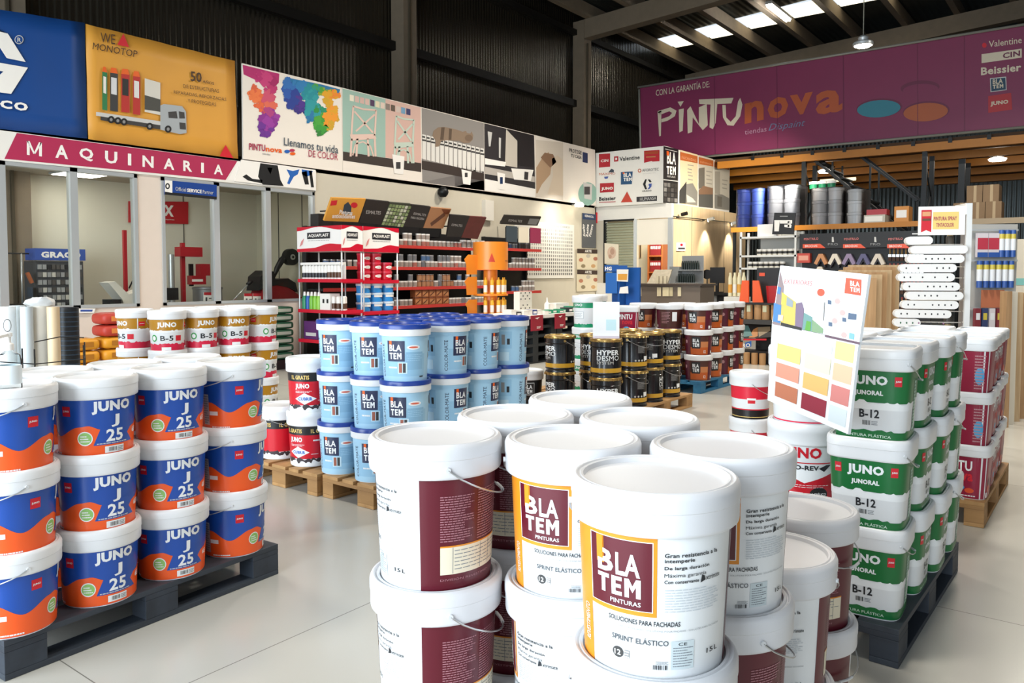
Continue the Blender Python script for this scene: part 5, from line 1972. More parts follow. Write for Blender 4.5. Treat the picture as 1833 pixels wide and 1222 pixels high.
area('chart_spot', onY(1037, 367, 10.0) + Vector((-.5, -.3, .1)), (15.4, 10.5, 2.3), .2, .2, 9, (1, .95, .86), 120)

# ---- bags and rolls along the wall
def bag(name, w, d, h, m, mark=None):
    b = MB()
    n, k = 14, 8
    for i in range(k + 1):
        pass
    def P(u, v):
        a_, q = 2 * math.pi * u, math.pi * (v - .5)
        ex = lambda c, e: math.copysign(abs(c) ** e, c)
        return (w / 2 * ex(math.cos(q), .3) * ex(math.cos(a_), .35), d / 2 * ex(math.cos(q), .3) * ex(math.sin(a_), .35), h / 2 + h / 2 * ex(math.sin(q), .55) * (1 + .03 * math.sin(7 * a_)))
    for i in range(24):
        for j in range(10):
            b.face([P(i / 24, j / 10), P((i + 1) / 24, j / 10), P((i + 1) / 24, (j + 1) / 10), P(i / 24, (j + 1) / 10)], m, True)
    if mark:
        b.box((-w * .3, -d / 2 - .004, h * .3), (w * .3, -d / 2 - .001, h * .72), mark)
    return Proto(b.build(name, merge=1e-4))


by = bag('mortar_bag', .46, .34, .135, M('bag_yellow', 'd9951f', .5, noise=.12), M('bag_yellow_dark', 'a86a18', .5))
brd = bag('mortar_bag', .46, .34, .135, M('bag_red', 'b5392a', .5, noise=.15), M('bag_orange', 'd9803a', .5))
bgn = bag('mortar_bag', .42, .36, .11, M('bag_green', '2c5a41', .5, noise=.15), M('bag_print', 'a9aea0', .5))
pp = P_WP.put((3.75, 9.0, 0), 0, 'wooden pallet under the yellow and red mortar bags', 'pallet')
for i, x in enumerate((4.08, 4.56)):
    for k in range(4):
        by.put((x, 9.3, .146 + k * .1397), 0, 'yellow mortar bag, %s in the %s pile' % (('bottom', 'second', 'third', 'top')[k], ('left', 'right')[i]), 'bag', 'yellow mortar bags')
for k in range(2):
    brd.put((4.56, 9.3, .146 + (4 + k) * .1397), 0, 'red mortar bag, %s of the two on the yellow bags' % ('lower', 'upper')[k], 'bag', 'red mortar bags')
b = MB(); b.box((7.1, 9.85, .0), (7.6, 10.25, .14), shelf_blk); single('low_stand', b, 'low black stand under the green bags', 'stand')
for k in range(7):
    bgn.put((7.34, 10.04, .141 + k * .1145), 0, 'dark green bag, %s from the bottom of the pile by the wall' % ORD[k], 'bag', 'dark green bags')

rl = [(12, .055, 'roll_white', 'e3e6e6', 'white film roll with printed round mark, leftmost', 'plastic roll'), (31, .05, 'roll_pale', 'cfd9dd', 'pale blue film roll between two white rolls', 'plastic roll'),
      (47, .04, 'roll_pale2', 'c3cdd2', 'slim pale film roll right of the pale blue one', 'plastic roll'), (70, .068, 'roll_ivory', 'e8e2d4', 'thick ivory roll in the middle of the wire rack', 'paper roll'),
      (95, .04, 'roll_tan', 'd6bd98', 'slim tan paper roll left of the black mesh roll', 'paper roll')]
for u, r_, mn, c, lab, ct0 in rl:
    p = onD(u, 549, {12: 5.55, 31: 5.73, 47: 5.56, 70: 5.68, 95: 5.5}[u])
    b = MB(); b.loft([(0, 0), (r_, 0), (r_, 1.2), (r_ * .35, 1.2), (r_ * .3, 1.1), (0, 1.1)], M(mn, c, .4), 24)
    if u == 12:
        aa = Dec(lambda x, z, l: (circ(x)[0] * (r_ + .001), circ(x)[1] * (r_ + .001), z), 10)
        for k in range(16):
            q0, q1 = 6.2832 * k / 16, 6.2832 * (k + 1) / 16
            aa.poly([(math.cos(q0) * 26, 1.07 + math.sin(q0) * .045), (math.cos(q1) * 26, 1.07 + math.sin(q1) * .045), (math.cos(q1) * 23, 1.07 + math.sin(q1) * .04), (math.cos(q0) * 23, 1.07 + math.sin(q0) * .04)], dgrey, 0)
        n = len(b.v); b.v += aa.mb.v; b.f += [tuple(n + i for i in f) for f in aa.mb.f]; k_ = b.mid(dgrey); b.mi += [k_] * len(aa.mb.f); b.sm += aa.mb.sm
    o = single('roll', b, lab, ct0, 'rolls in the wire rack'); o.location = (p.x, p.y, 0); o.rotation_euler.z = face_rz(p.x, p.y, 0)
p = onD(122, 549, 5.68)
mesh_m = M('mesh_black', '101418', .5)
b = MB(); b.loft([(0, 0), (.068, 0), (.068, 1.19), (.05, 1.19), (.05, 1.1), (0, 1.1)], mesh_m, 24)
for k in range(34):
    b.loft([(.068, .03 + k * .034), (.0688, .034 + k * .034), (.068, .038 + k * .034)], M('mesh_blue', '26384a', .5), 24)
o = single('mesh_roll', b, 'black plastic mesh roll at the right end of the wire rack', 'mesh roll'); o.location = (p.x, p.y, 0)
t = thing('wire_rack', 'black wire rack holding the rolls at left', 'rack')
pts = [onD(u, 640, d) for u, d in ((-8, 5.4), (62, 5.25), (150, 5.55), (152, 5.8))]
for z in (.83, .42, .08):
    b = MB(); b.tube([(q.x, q.y, z) for q in pts], .004, blacks, 6); b.build('ring', t)
for q in pts + [onD(40, 640, 5.3)]:
    b = MB(); b.tube([(q.x, q.y, 0), (q.x, q.y, .93)], .005, blacks, 6); b.build('upright', t)
b = MB(); q0, q1 = onD(62, 612, 5.25), onD(150, 604, 5.55); b.tube([q0, q0 + (q1 - q0) * .5 + Vector((0, 0, .02)), q1], .004, blacks, 6); b.build('ring', t)
p = onD(72, 543, 5.68)
b = MB(); rr = random.Random(2)
V = [[Vector((math.cos(6.283 * i / 14) * (.09 if j < 3 else .045) * rr.uniform(.75, 1.1) * (1.3 if j == 1 else 1), math.sin(6.283 * i / 14) * .05 * rr.uniform(.8, 1.1), j * .02 + rr.uniform(-.006, .006))) for i in range(14)] for j in range(4)]
for j in range(3):
    for i in range(14):
        b.face([V[j][i], V[j][(i + 1) % 14], V[j + 1][(i + 1) % 14], V[j + 1][i]], M('film_white', 'dfe3e4', .3), True)
b.face(V[3], M('film_white'), True); b.face(V[0][::-1], M('film_white'), True)
o = single('crumpled_film', b, 'crumpled clear plastic film lying on the thick ivory roll', 'plastic film', merge=1e-4); o.location = (p.x, p.y, 1.201)

# hand gel on the first blue and orange bucket
t = thing('gel_bottle', 'clear pump bottle of hand gel on a bucket lid at left', 'bottle', (1.14, 3.10, PH + .876 + .0015))
gm = glass_mat('clear_plastic', (.93, .96, .97, 1), .1, .08)
b = MB(); b.loft([(0, 0), (.036, 0), (.038, .004), (.038, .10), (.034, .12), (.014, .135), (.014, .145)], gm, 24); b.build('bottle', t)
b = MB(); b.loft([(.0385, .02), (.0387, .021), (.0387, .085), (.0385, .086)], M('gel_label', 'dfe7ea', .4), 24); b.build('label', t)
b = MB(); b.loft([(.016, .138), (.016, .16), (.007, .165), (.007, .185), (.012, .188), (.012, .2), (0, .202)], canw, 16); b.bar((0, 0, .194), (-.045, -.03, .188), .012, .01, canw); b.build('pump', t)
# ------------------------------------------------------------------ machine room contents
RY = 12.4
pR = lambda u, v, y=RY: onY(u, v, y)
t = thing('parts_rack', 'dark parts rack with a blue header seen through the left window', 'rack')
p0, p1 = pR(66, 548), pR(148, 446)
b = MB(); b.box((p0.x, RY, 0), (p1.x, RY + .4, 1.62), M('rack_grey', '4a4a4c', .5)); b.build('body', t)
b = MB()
r = random.Random(9)
for j in range(9):
    for i in range(10):
        x = p0.x + .02 + i * (p1.x - p0.x - .04) / 10
        c = r.choice(('9a9a98', '6e6c6a', '2c2c2e', 'c2bdb2', '55504c'))
        b.box((x, RY - .03, .6 + j * .112), (x + .05, RY - .001, .67 + j * .112), M('part_' + c, c, .5))
b.build('stock', t)
b = MB(); b.box((p0.x - .02, RY - .04, 1.63), (p1.x + .02, RY + .3, 1.80), M('header_blue', '3c56a0', .4)); b.build('header', t)
a = Dec(lambda x, z, l: (x, RY - .042 - .001 * l, z)); a.text('GRACO', p0.x + .06, 1.665, p1.x - .05, 1.755, pw, 0, .05); a.build('header_print', t)
red_m = M('machine_red', 'a8202a', .4); steel = M('machine_steel', 'b9bbba', .3, .6); mblk = M('machine_black', '1a1a1c', .5)
t = thing('drill_rig', 'tall red pole rig standing behind the left window', 'machine')
x = pR(226, 500).x
b = MB(); b.box((x - .025, RY, .1), (x + .025, RY + .05, 2.12), red_m); b.build('column', t)
b = MB(); b.box((x - .25, RY - .1, 0), (x + .2, RY + .2, .1), red_m); b.build('base', t)
b = MB(); b.tube([(x + .05, RY + .02, 1.2), (x + .25, RY, 1.6)], .012, mblk, 6); b.build('crank', t)
t = thing('engine_saw', 'cream and steel engine machine behind the left window', 'machine')
p0, p1 = pR(160, 520), pR(222, 520)
b = MB(); b.prism([(p0.x, 1.3), (p0.x + .1, 1.32), (p0.x + .3, 1.12), (p1.x - .1, 1.16), (p1.x, 1.2), (p1.x - .02, .9), (p0.x + .25, .9), (p0.x + .2, 1.05)], .3, M('machine_cream', 'd9d6cc', .4), lambda x, z, q: (x, RY - .6 + q, z)); b.build('cowl', t)
b = MB(); b.box((p0.x + .05, RY - .65, .75), (p1.x, RY - .2, .92), steel); b.build('frame', t)
b = MB(); b.box((p0.x, RY - .65, .85), (p0.x + .16, RY - .4, 1.05), mblk); b.box((p1.x - .12, RY - .62, .95), (p1.x - .04, RY - .601, 1.12), mblk); b.build('engine', t)
b = MB(); b.tube([(p0.x + .4, RY - .66, .3), (p0.x + .4, RY - .6, .3)], .2, mblk, 16); b.tube([(p1.x - .15, RY - .66, .21), (p1.x - .15, RY - .6, .21)], .2, mblk, 16); b.build('wheel', t)
b = MB(); b.box((p0.x + .1, RY - .55, 0), (p1.x, RY - .3, .75), mblk); b.build('chassis', t)
t = thing('compressor', 'dark machine with long handle at far left behind the window', 'machine')
p0 = pR(12, 520)
b = MB(); b.box((p0.x, RY - .2, 0), (p0.x + .3, RY + .2, 1.0), mblk); b.build('body', t)
b = MB(); b.tube([(p0.x - .05, RY, 1.72), (p0.x + .3, RY, 1.72)], .012, mblk, 6); b.tube([(p0.x + .2, RY, 1.0), (p0.x + .2, RY, 1.72)], .014, steel, 6); b.build('handle', t)
b = MB(); b.bar((p0.x + .25, RY - .05, 1.45), (p0.x + .31, RY - .05, 1.3), .05, .04, M('machine_rust', 'a05a38', .5)); b.box((p0.x + .28, RY - .1, 1.1), (p0.x + .3, RY + .05, 1.24), M('machine_slate', '3a4450', .5)); b.build('motor', t)


def art_x(a):
    a.textq('X', (293, 386), (311, 388), (293, 366), pw, 0, .05)
    a.textq('máquinas', (292, 394), (312, 395), (292, 391), pw, 0, 0)


board('wall_sign', 'red wall sign with a white X inside the machine room', 'sign', [(231, 360), (337, 361), (337, 401), (231, 398)], onY, 13.15, M('sign_red', 'b81f28', .45), .03, art_x)
t = thing('drill_stand', 'red core drill stand behind the middle window', 'machine')
x = pR(329, 480).x
b = MB(); b.box((x - .03, RY, .05), (x + .03, RY + .06, 1.95), red_m); b.build('column', t)
b = MB(); b.box((x - .1, RY - .08, 1.72), (x + .3, RY + .1, 1.88), red_m); b.build('carriage', t)
b = MB(); b.box((x - .36, RY - .2, 0), (x + .06, RY + .3, .05), red_m); b.build('base', t)
b = MB(); b.tube([(x - .25, RY - .05, .9), (x - .25, RY - .05, 1.75)], .05, steel, 12); b.box((x - .36, RY - .1, 1.0), (x - .16, RY + .02, 1.2), mblk); b.build('motor', t)
b = MB(); x2 = pR(350, 470).x; b.box((x2 - .1, RY - .05, 1.25), (x2 + .16, RY + .1, 1.4), red_m); b.box((x2 + .06, RY - .05, 1.4), (x2 + .24, RY + .1, 1.6), red_m); b.box((x2 - .1, RY - .052, 1.3), (x2 + .1, RY - .0501, 1.34), pw)
b.box((x2 - .05, RY + .1, 1.22), (x2 + .02, RY + .14, 1.6), mblk); single('power_drill', b, 'red and white power tool hung behind the middle window', 'tool')
b = MB(); b.loft([(0, 0), (.24, 0), (.24, .3), (.25, .31), (.25, .34), (.24, .35), (.24, .78), (.25, .79), (.25, .82), (.2, .83), (0, .83)], M('drum_galv', '8a8c8c', .4, .5), 28)
o = single('steel_drum', b, 'grey steel drum behind the middle window', 'drum'); p = pR(366, 540); o.location = (p.x + .06, RY, .38)
b = MB(); b.box((p.x - .2, RY - .3, 0), (p.x + .4, RY + .35, .379), M('machine_slate')); single('plinth', b, 'dark plinth under the grey steel drum', 'plinth')
t = thing('floor_grinder', 'red floor saw with black hood and raised arm behind the right window', 'machine')
GY = 11.9
q = lambda u, v: onY(u, v, GY)
Z0 = q(460, 545).z
pl = [q(u, v) for u, v in ((452, 548), (462, 512), (492, 505), (516, 520), (535, 535), (548, 548))]
b = MB(); b.prism([(p.x, p.z) for p in pl], .3, red_m, lambda x, z, k: (x, GY - .15 + k, z)); b.build('body', t)
pl = [q(u, v) for u, v in ((452, 520), (455, 495), (468, 484), (480, 486), (482, 500), (505, 498), (518, 506), (522, 522), (505, 514), (484, 510), (466, 514))]
b = MB(); b.prism([(p.x, p.z) for p in pl], .36, mblk, lambda x, z, k: (x, GY - .18 + k, z)); b.build('hood', t)
b = MB(); b.tube([q(489, 498), q(496, 480), q(504, 466), q(514, 456)], [.025, .05, .06, .05], mblk, 10); b.build('arm', t)
c = q(520, 460)
b = MB(); b.tube([c + Vector((0, -.06, 0)), c + Vector((0, .06, 0))], .15, mblk, 24); b.tube([c + Vector((0, -.075, 0)), c + Vector((0, -.06, 0))], .05, steel, 16); b.tube([c + Vector((0, -.08, 0)), c + Vector((0, -.07, 0))], .025, mblk, 12); b.build('disc', t)
b = MB(); b.tube([q(445, 508), q(415, 540)], .014, steel, 8); b.tube([q(443, 509), q(450, 503)], .035, mblk, 8); b.build('handle', t)
b = MB(); b.box((q(400, 545).x, GY - .1, Z0 - .03), (q(425, 545).x, GY + .1, Z0 + .06), red_m); b.build('nozzle', t)
b = MB(); b.box((q(440, 545).x, GY - .3, 0), (q(528, 545).x, GY + .3, Z0 - .031), M('machine_slate')); single('plinth', b, 'dark plinth under the red floor saw', 'plinth')


def art_pc(u0, u1, v0):
    return lambda a: (a.poly([(u0, v0), (u1, v0), (u1, v0 + 5), (u0, v0 + 5)], M('sign_red'), 0), a.poly([(u0 + 3, v0 + 9), (u0 + 6, v0 + 9), (u0 + 6, v0 + 16), (u0 + 3, v0 + 16)], dgrey, 0), a.poly([(u0 + 9, v0 + 10), (u0 + 15, v0 + 10), (u0 + 15, v0 + 11.5), (u0 + 9, v0 + 11.5)], dgrey, 0))


for i, (u0, u1, v0) in enumerate(((365, 384, 523), (437, 451, 525), (453, 467, 525))):
    board('price_card', 'white and red price card standing on the sill, %s from left' % ORD[i], 'card', [(u0, v0), (u1, v0 + .4), (u1, 546), (u0, 546)], onY, 10.66, pw, .008, art_pc(u0, u1, v0), group='price cards on the sill')
b = MB(); b.box((-1, YW + .125, zs - .06), (XR + .7, YW + .42, zs - .005), sill_m); struct(b.build('trim_61'))


def art_srv(a):
    a.poly([(295, 322), (308.5, 323.5), (308.5, 345), (295, 343)], pw, 0); a.ell(300, 333, 4.2, 5.5, pk, 1, 12); a.ell(300, 333, 2, 3, pw, 2, 10)
    a.poly([(295, 343), (388, 352), (388, 357), (295, 348)], pk, 0)
    a.textq('Official', (314, 341), (333, 343), (314, 334), lgrey, 1, 0); a.textq('SERVICE', (335, 343.5), (361, 346), (335, 337), pw, 1, .03); a.textq('Partner', (363, 346.5), (382, 348), (363, 340), lgrey, 1, 0)


board('window_sign', 'blue official service partner sign at the top of the middle window', 'sign', [(295, 322), (388, 331), (388, 357), (295, 348)], onY, YW - .035, M('sign_blue', '16408c', .4), .01, art_srv)
t = board('sill_sign', 'small white card with blue lettering at the window foot', 'card', [(140, 552), (171, 552), (168, 560), (140, 560)], onY, YW - .04, pw, .01, lambda a: a.poly([(144, 554), (166, 554), (165, 557.5), (144, 557.5)], M('header_blue'), 0))

# ------------------------------------------------------------------ office at the far end
wood_p = wood_mat('office_panel', 'dcbd92', 'e6cba2', 2, 1.5, .5)
b = MB()
XO = 17.4
b.box((XO, 8.4, 2.78), (XO + .1, YW, 3.12), white)
b.box((XO, 8.4, 0), (XO + .1, 8.5, 2.78), alu)
b.box((XO, 9.33, 0), (XO + .1, 9.40, 2.78), alu)
b.box((XO, 9.40, 0), (XO + .1, YW, 1.2), white)
b.box((XO, 10.26, 1.2), (XO + .1, YW, 2.78), cream)
struct(b.build('wall_office'))
b = MB(); b.box((XO + .1, 8.4, 0), (22.2, 8.5, 3.12), wood_p)
for u in (1238, 1296):
    x = onY(u, 420, 8.4).x
    b.box((x, 8.396, 0), (x + .015, 8.4, 3.1), M('panel_gap'))
struct(b.build('wall_panelled'))
b = MB(); b.box((20.2, 8.5, 0), (20.3, YO, 3.12), M('office_back', 'e3d9be', .7)); struct(b.build('wall_office_back'))
b = MB(); b.box((XO + .1, 8.5, 3.0), (20.2, YW, 3.1), white); struct(b.build('ceiling_office'))
area('office_lamp', (18.8, 9.5, 2.95), (18.8, 9.5, 0), .8, .8, 110, (1, .95, .84))
w = struct(MB().build('window_8'))
f = MB(); f.box((XO - .02, 10.22, 1.2), (XO + .09, 10.27, 2.79), blacks); f.box((XO - .02, 9.38, 1.2), (XO + .09, 9.42, 2.79), alu); f.box((XO - .02, 9.4, 2.75), (XO + .09, 10.25, 2.79), dkmetal); f.build('window_frame', w)
f = MB()
for k in range(22):
    f.bar((XO + .06, 9.42, 1.24 + k * .069), (XO + .06, 10.22, 1.24 + k * .069), .035, .05, M('blind', 'a9a892', .5), (.6, 0, 1))
f.build('window_blind', w)
f = MB(); f.box((XO + .02, 9.42, 1.2), (XO + .026, 10.22, 2.75), gl); f.build('window_pane', w)
b = MB(); b.box((XO + .02, 8.5, 2.14), (XO + .05, 9.33, 2.76), M('roller_white', 'efe8d8', .5)); single('roller_blind', b, 'half lowered white roller blind in the office doorway', 'blind')
t = thing('bookcase', 'brown wooden bookcase with red binders inside the office', 'bookcase')
BX = 19.6
y0, y1 = onX(1159, 460, BX).y, onX(1186, 460, BX).y
wb_ = wood_mat('bookcase_wood', '8c4a20', 'a55d2c', 2, 1., .5)
b = MB(); b.box((BX + .3, y1, 0), (BX + .35, y0, 2.4), wb_); b.build('back', t)
b = MB(); b.box((BX, y0 - .04, 0), (BX + .3, y0, 2.4), wb_); b.box((BX, y1, 0), (BX + .3, y1 + .04, 2.4), wb_); b.build('side', t)
b = MB()
for z in (.1, 1.0, 1.45, 1.9, 2.36):
    b.box((BX, y1 + .04, z), (BX + .3, y0 - .04, z + .04), wb_)
b.build('shelf_board', t)
r = random.Random(3)
for k, z in enumerate((1.49, 1.94)):
    n = 6
    for i in range(n):
        yy = y1 + .07 + i * (y0 - y1 - .14) / n
        b = MB(); b.box((0, 0, 0), (.2, .055, .3), M('binder_red', '7d1f22', .5)); b.box((-.002, .012, .17), (0, .043, .25), pw)
        o = single('binder', b, 'red binder, %s from right on the %s bookcase shelf' % (ORD[i], ('lower', 'upper')[k]), 'binder', 'binders in the bookcase'); o.location = (BX + .03, yy, z + .001)
board('wall_picture', 'framed picture on the office back wall', 'picture', [(1140, 438), (1147, 438), (1147, 461), (1140, 461)], onX, 20.15, M('picture_tan', 'c9a676', .5), .03, lambda a: a.poly([(1145.5, 438), (1147, 438), (1147, 461), (1145.5, 461)], pk, 0))

# logo box above the office
t = thing('logo_box', 'white box sign over the office with many trade logos on its front', 'sign')
b = MB(); b.box((17.3, 8.55, 3.125), (21.33, 10.47, 4.48), white); b.build('box', t)
LB = [(1068, 268), (1189.3, 258.7), (1188, 363), (1066, 368)]


def LX(x, y):
    # measured in the 1833 wide enlargement of (1060,250)-(1320,400)
    return (1060 + x / 7.05, 250 + y / 7.05)


def art_logo(a):
    P = lambda pts, m, l=0: a.poly([LX(*p) for p in pts], m, l)
    T = lambda s, bl, br, tl, m, l=1, bo=.03: a.textq(s, LX(*bl), LX(*br), LX(*tl), m, l, bo)
    rd = M('logo_red', 'b3202c', .45)
    P([(85, 182), (226, 172), (226, 340), (85, 352)], rd); T('CIN', (108, 286), (204, 278), (108, 252), pw)
    P([(276, 212), (330, 208), (330, 272), (276, 278)], rd); P([(292, 228), (314, 226), (314, 254), (292, 258)], pw, 1)
    T('Valentine', (345, 270), (600, 246), (345, 218), pk, 1, .02)
    P([(655, 140), (850, 128), (850, 270), (760, 276), (752, 268), (655, 292)], rd); P([(668, 152), (836, 142), (836, 176), (668, 186)], M('logo_rust', 'a8482a', .4), 1); P([(680, 212), (800, 206), (800, 220), (680, 226)], M('tin_tan'), 1)
    P([(205, 410), (240, 366), (274, 380), (274, 412)], M('machine_slate')); T('MAXIMO', (86, 450), (292, 440), (86, 420), M('logo_coral', 'c46a50', .45), 1, .0); P([(150, 468), (205, 462), (195, 490), (160, 494)], M('header_blue'))
    P([(362, 408), (512, 400), (500, 560), (362, 566)], M('logo_petrol', '1f4f78', .45)); T('BLA', (396, 472), (496, 468), (396, 420), pw, 1, .026); T('TEM', (396, 524), (500, 520), (396, 480), pw, 1, .026); P([(386, 412), (408, 411), (408, 430), (386, 432)], orange, 2)
    cx, cy = LX(598, 390); a.ell(cx, cy, 3.4, 3.6, M('logo_coral'), 0, 8); a.ell(cx, cy, 1.8, 1.9, white, 1, 8)
    T('AFOROTEC', (632, 404), (840, 388), (632, 370), M('logo_slate'), 1, .0); T('pinturas', (640, 436), (800, 424), (640, 422), lgrey, 1, 0)
    P([(98, 550), (274, 542), (274, 658), (98, 668)], rd); T('JUNO', (116, 646), (262, 638), (116, 600), pw, 1, .05)
    P([(640, 560), (668, 500), (690, 498), (672, 562), (692, 624), (668, 626)], pk); P([(704, 498), (730, 502), (750, 530), (728, 540), (712, 520)], pk); P([(712, 556), (752, 552), (748, 590), (722, 622), (700, 624), (722, 588), (712, 578)], M('header_blue')); T('GRACO', (630, 658), (748, 650), (630, 640), pk, 1, .02)
    T('Beissier', (86, 772), (296, 760), (86, 724), pk, 1, .03); P([(86, 786), (296, 778), (296, 786), (86, 794)], rd)
    P([(362, 790), (440, 652), (508, 786)], M('logo_brick', 'c4402e', .45))
    P([(560, 720), (818, 708), (818, 770), (560, 784)], M('logo_slate')); T('HUMANSA', (604, 772), (808, 756), (604, 730), lgrey, 1, .03)
    P([(560, 470), (560, 470), (560, 470)], pk) if False else None


a = Dec(px_on(onX, 17.298, .004)); art_logo(a); a.build('print', t)


def art_side(a):
    P = lambda pts, m, l=0: a.poly([LX(*p) for p in pts], m, l)
    T = lambda s, bl, br, tl, m, l=2, bo=.03: a.textq(s, LX(*bl), LX(*br), LX(*tl), m, l, bo)
    P([(900, 80), (1090, 122), (1080, 804), (895, 796)], pk)
    P([(920, 112), (1076, 150), (1072, 156), (920, 120)], lgrey, 1)
    T('BLA', (945, 300), (1056, 316), (945, 150), pw, 2, .026); T('TEM', (940, 434), (1056, 446), (940, 330), pw, 2, .026); P([(940, 140), (970, 148), (970, 200), (940, 196)], orange, 3)
    T('PINTURAS', (946, 474), (1050, 484), (946, 450), lgrey, 2, 0)
    r = random.Random(3)
    for i in range(4):
        for j in range(4):
            x, y = 906 + i * 44, 540 + j * 62 + i * 4
            P([(x, y), (x + 36, y + 3), (x + 36, y + 54), (x, y + 50)], M('tile_%d' % r.randrange(4), ('4d4a48', '6d6a66', '35322f', '83807b')[r.randrange(4)], .5), 1)
    P([(900, 498), (1084, 520), (1084, 530), (900, 508)], lgrey, 1)
    for k, (xa, xb, nm) in enumerate(((1112, 1332, 'FACHADAS'), (1344, 1530, 'INTERIOR'), (1542, 1732, 'MADERA'))):
        tp = lambda x: 122 + (x - 1090) * .278
        bt = lambda x: 804 + (x - 1090) * .135
        P([(xa, tp(xa)), (xb, tp(xb)), (xb, bt(xb)), (xa, bt(xa))], M('panel_sand', 'dccba6', .5) if k == 0 else M('panel_stone', 'c9c2b2', .5), 0)
        P([(xa, tp(xa) + 24), (xb, tp(xb) + 20), (xb, tp(xb) + 108 - 14 * k), (xa, tp(xa) + 128 - 14 * k)], M('panel_rust', 'b8622c', .5), 1)
        T(nm, (xa + 20, tp(xa) + 112 - 14 * k), (xb - 20, tp(xb) + 92 - 14 * k), (xa + 20, tp(xa) + 76), M('panel_peach', 'dca07a', .5), 2, 0)
    gry = [M('bld_%d' % i, c, .5) for i, c in enumerate(('5b5a55', '86837b', 'a39d90', '3f3e3b', '6f6a60'))]
    P([(1104, 640), (1190, 528), (1180, 806), (1104, 800)], gry[3], 2); P([(1180, 560), (1270, 548), (1330, 660), (1326, 830), (1180, 806)], gry[1], 2); P([(1190, 690), (1270, 740), (1310, 790), (1200, 790)], M('bld_pale', 'c9c6bb', .5), 3)
    P([(1346, 360), (1420, 350), (1420, 600), (1346, 620)], gry[4], 2); P([(1346, 640), (1400, 580), (1524, 610), (1524, 690), (1346, 690)], M('bld_rust', '8a6a52', .5), 3); P([(1346, 690), (1524, 690), (1524, 860), (1346, 846)], gry[0], 2)
    P([(1550, 400), (1614, 400), (1614, 690), (1550, 680)], gry[2], 2); P([(1546, 690), (1640, 690), (1730, 740), (1730, 886), (1546, 866)], gry[1], 2); P([(1580, 710), (1640, 720), (1636, 850), (1580, 840)], gry[4], 3)
    for x0, y0, x1 in ((1205, 310, 1280), (1205, 360, 1260), (1205, 400, 1256), (1210, 440, 1270), (1210, 490, 1270), (1440, 390, 1512), (1440, 440, 1490), (1440, 490, 1512), (1440, 540, 1512), (1640, 500, 1710), (1640, 550, 1700), (1640, 600, 1700)):
        P([(x0, y0), (x1, y0 + 12), (x1, y0 + 26), (x0, y0 + 14)], gry[2], 2)


a = Dec(px_on(onY, 8.548, .003)); art_side(a); a.build('side_print', t)

# track lamps on the panelled wall
t = thing('track_light', 'black track bar with spotlights on the panelled office wall', 'lamp')
b = MB(); b.tube([onY(1205, 387, 8.33), onY(1318, 399, 8.33)], .012, blacks, 6); b.build('track', t)
for u in (1215, 1262, 1310):
    p = onY(u, 388 + (u - 1205) * .106, 8.33); b = MB(); b.tube([p, p + Vector((0, .075, 0))], .012, blacks, 6); b.build('bracket', t)
for u, v, on in ((1222, 384, 0), (1270, 393, 1), (1312, 400, 1)):
    p = onY(u, v, 8.28)
    b = MB(); b.tube([p + Vector((0, .03, 0)), p + Vector((0, -.12, .03))], .045, blacks if not on else alu, 12); b.build('spot_head', t)
    if on:
        b = MB(); b.tube([p + Vector((0, .031, -.01)), p + Vector((0, .034, -.01))], .05, M('spot_glow'), 12); b.build('spot_lens', t)
        ld = bpy.data.lights.new('track_spot', 'SPOT'); ld.energy = 170; ld.color = (1, .92, .78); ld.spot_size = math.radians(70); ld.spot_blend = .5; ld.shadow_soft_size = .05
        lo = bpy.data.objects.new('track_spot', ld); COL.objects.link(lo); lo.location = p + Vector((0, -.14, 0)); lo.rotation_euler = (Vector((p.x, 8.45, 1.3)) - lo.location).to_track_quat('-Z', 'Y').to_euler()
# counter
cg = M('counter_grey', '6e6257', .5, noise=.05)
t = thing('service_counter', 'grey brown service counter in front of the office', 'counter')
b = MB(); b.box((15.0, 6.6, 0), (15.7, 8.15, 1.19), cg); b.build('body', t)
b = MB(); b.box((14.95, 6.55, 1.19), (15.75, 8.2, 1.225), M('counter_top_dark', '4a4039', .4)); b.build('top', t)
for i, (u0, u1, m) in enumerate(((1140, 1148, 'c3b79c'), (1176, 1183, 'd9cba8'), (1186, 1197, 'e0d2ac'), (1198, 1204, 'cbbd98'), (1213, 1219, 'd9cba8'))):
    board('leaflet', 'pale leaflet on the counter front, %s from left' % ORD[i], 'leaflet', [(u0, 514), (u1, 514), (u1, 530), (u0, 530)], onX, 14.985, M('leaf_' + m, m, .5), .012, group='leaflets on the counter')
t = thing('sample_easel', 'stone effect sample board leaning on the service counter', 'sample board')
p0, p1 = onX(1160, 506, 15.2), onX(1197, 506, 15.2)
b = MB(); b.hexa([(15.15, p1.y, 1.226), (15.15, p0.y, 1.226), (15.18, p0.y, 1.226), (15.18, p1.y, 1.226), (15.35, p1.y, 1.52), (15.35, p0.y - .08, 1.52), (15.38, p0.y - .08, 1.52), (15.38, p1.y, 1.52)], M('easel_stone', 'b5aa94', .6, noise=.3, nscale=14)); b.build('board', t)
b = MB(); b.bar((15.38, (p0.y + p1.y) / 2, 1.5), (15.55, (p0.y + p1.y) / 2, 1.228), .03, .01, alu); b.build('strut', t)
for i, u in enumerate((1176, 1183, 1190)):
    p = onX(u, 506, 15.02); b = MB(); b.box((-.02, -.03, 0), (.02, .03, .16), M('easel_pale', 'd9cdb0', .5)); o = single('sample_chip', b, 'cream sample block before the stone sample board, %s from left' % ORD[i], 'sample', 'cream sample blocks'); o.location = (15.05, p.y, 1.226)
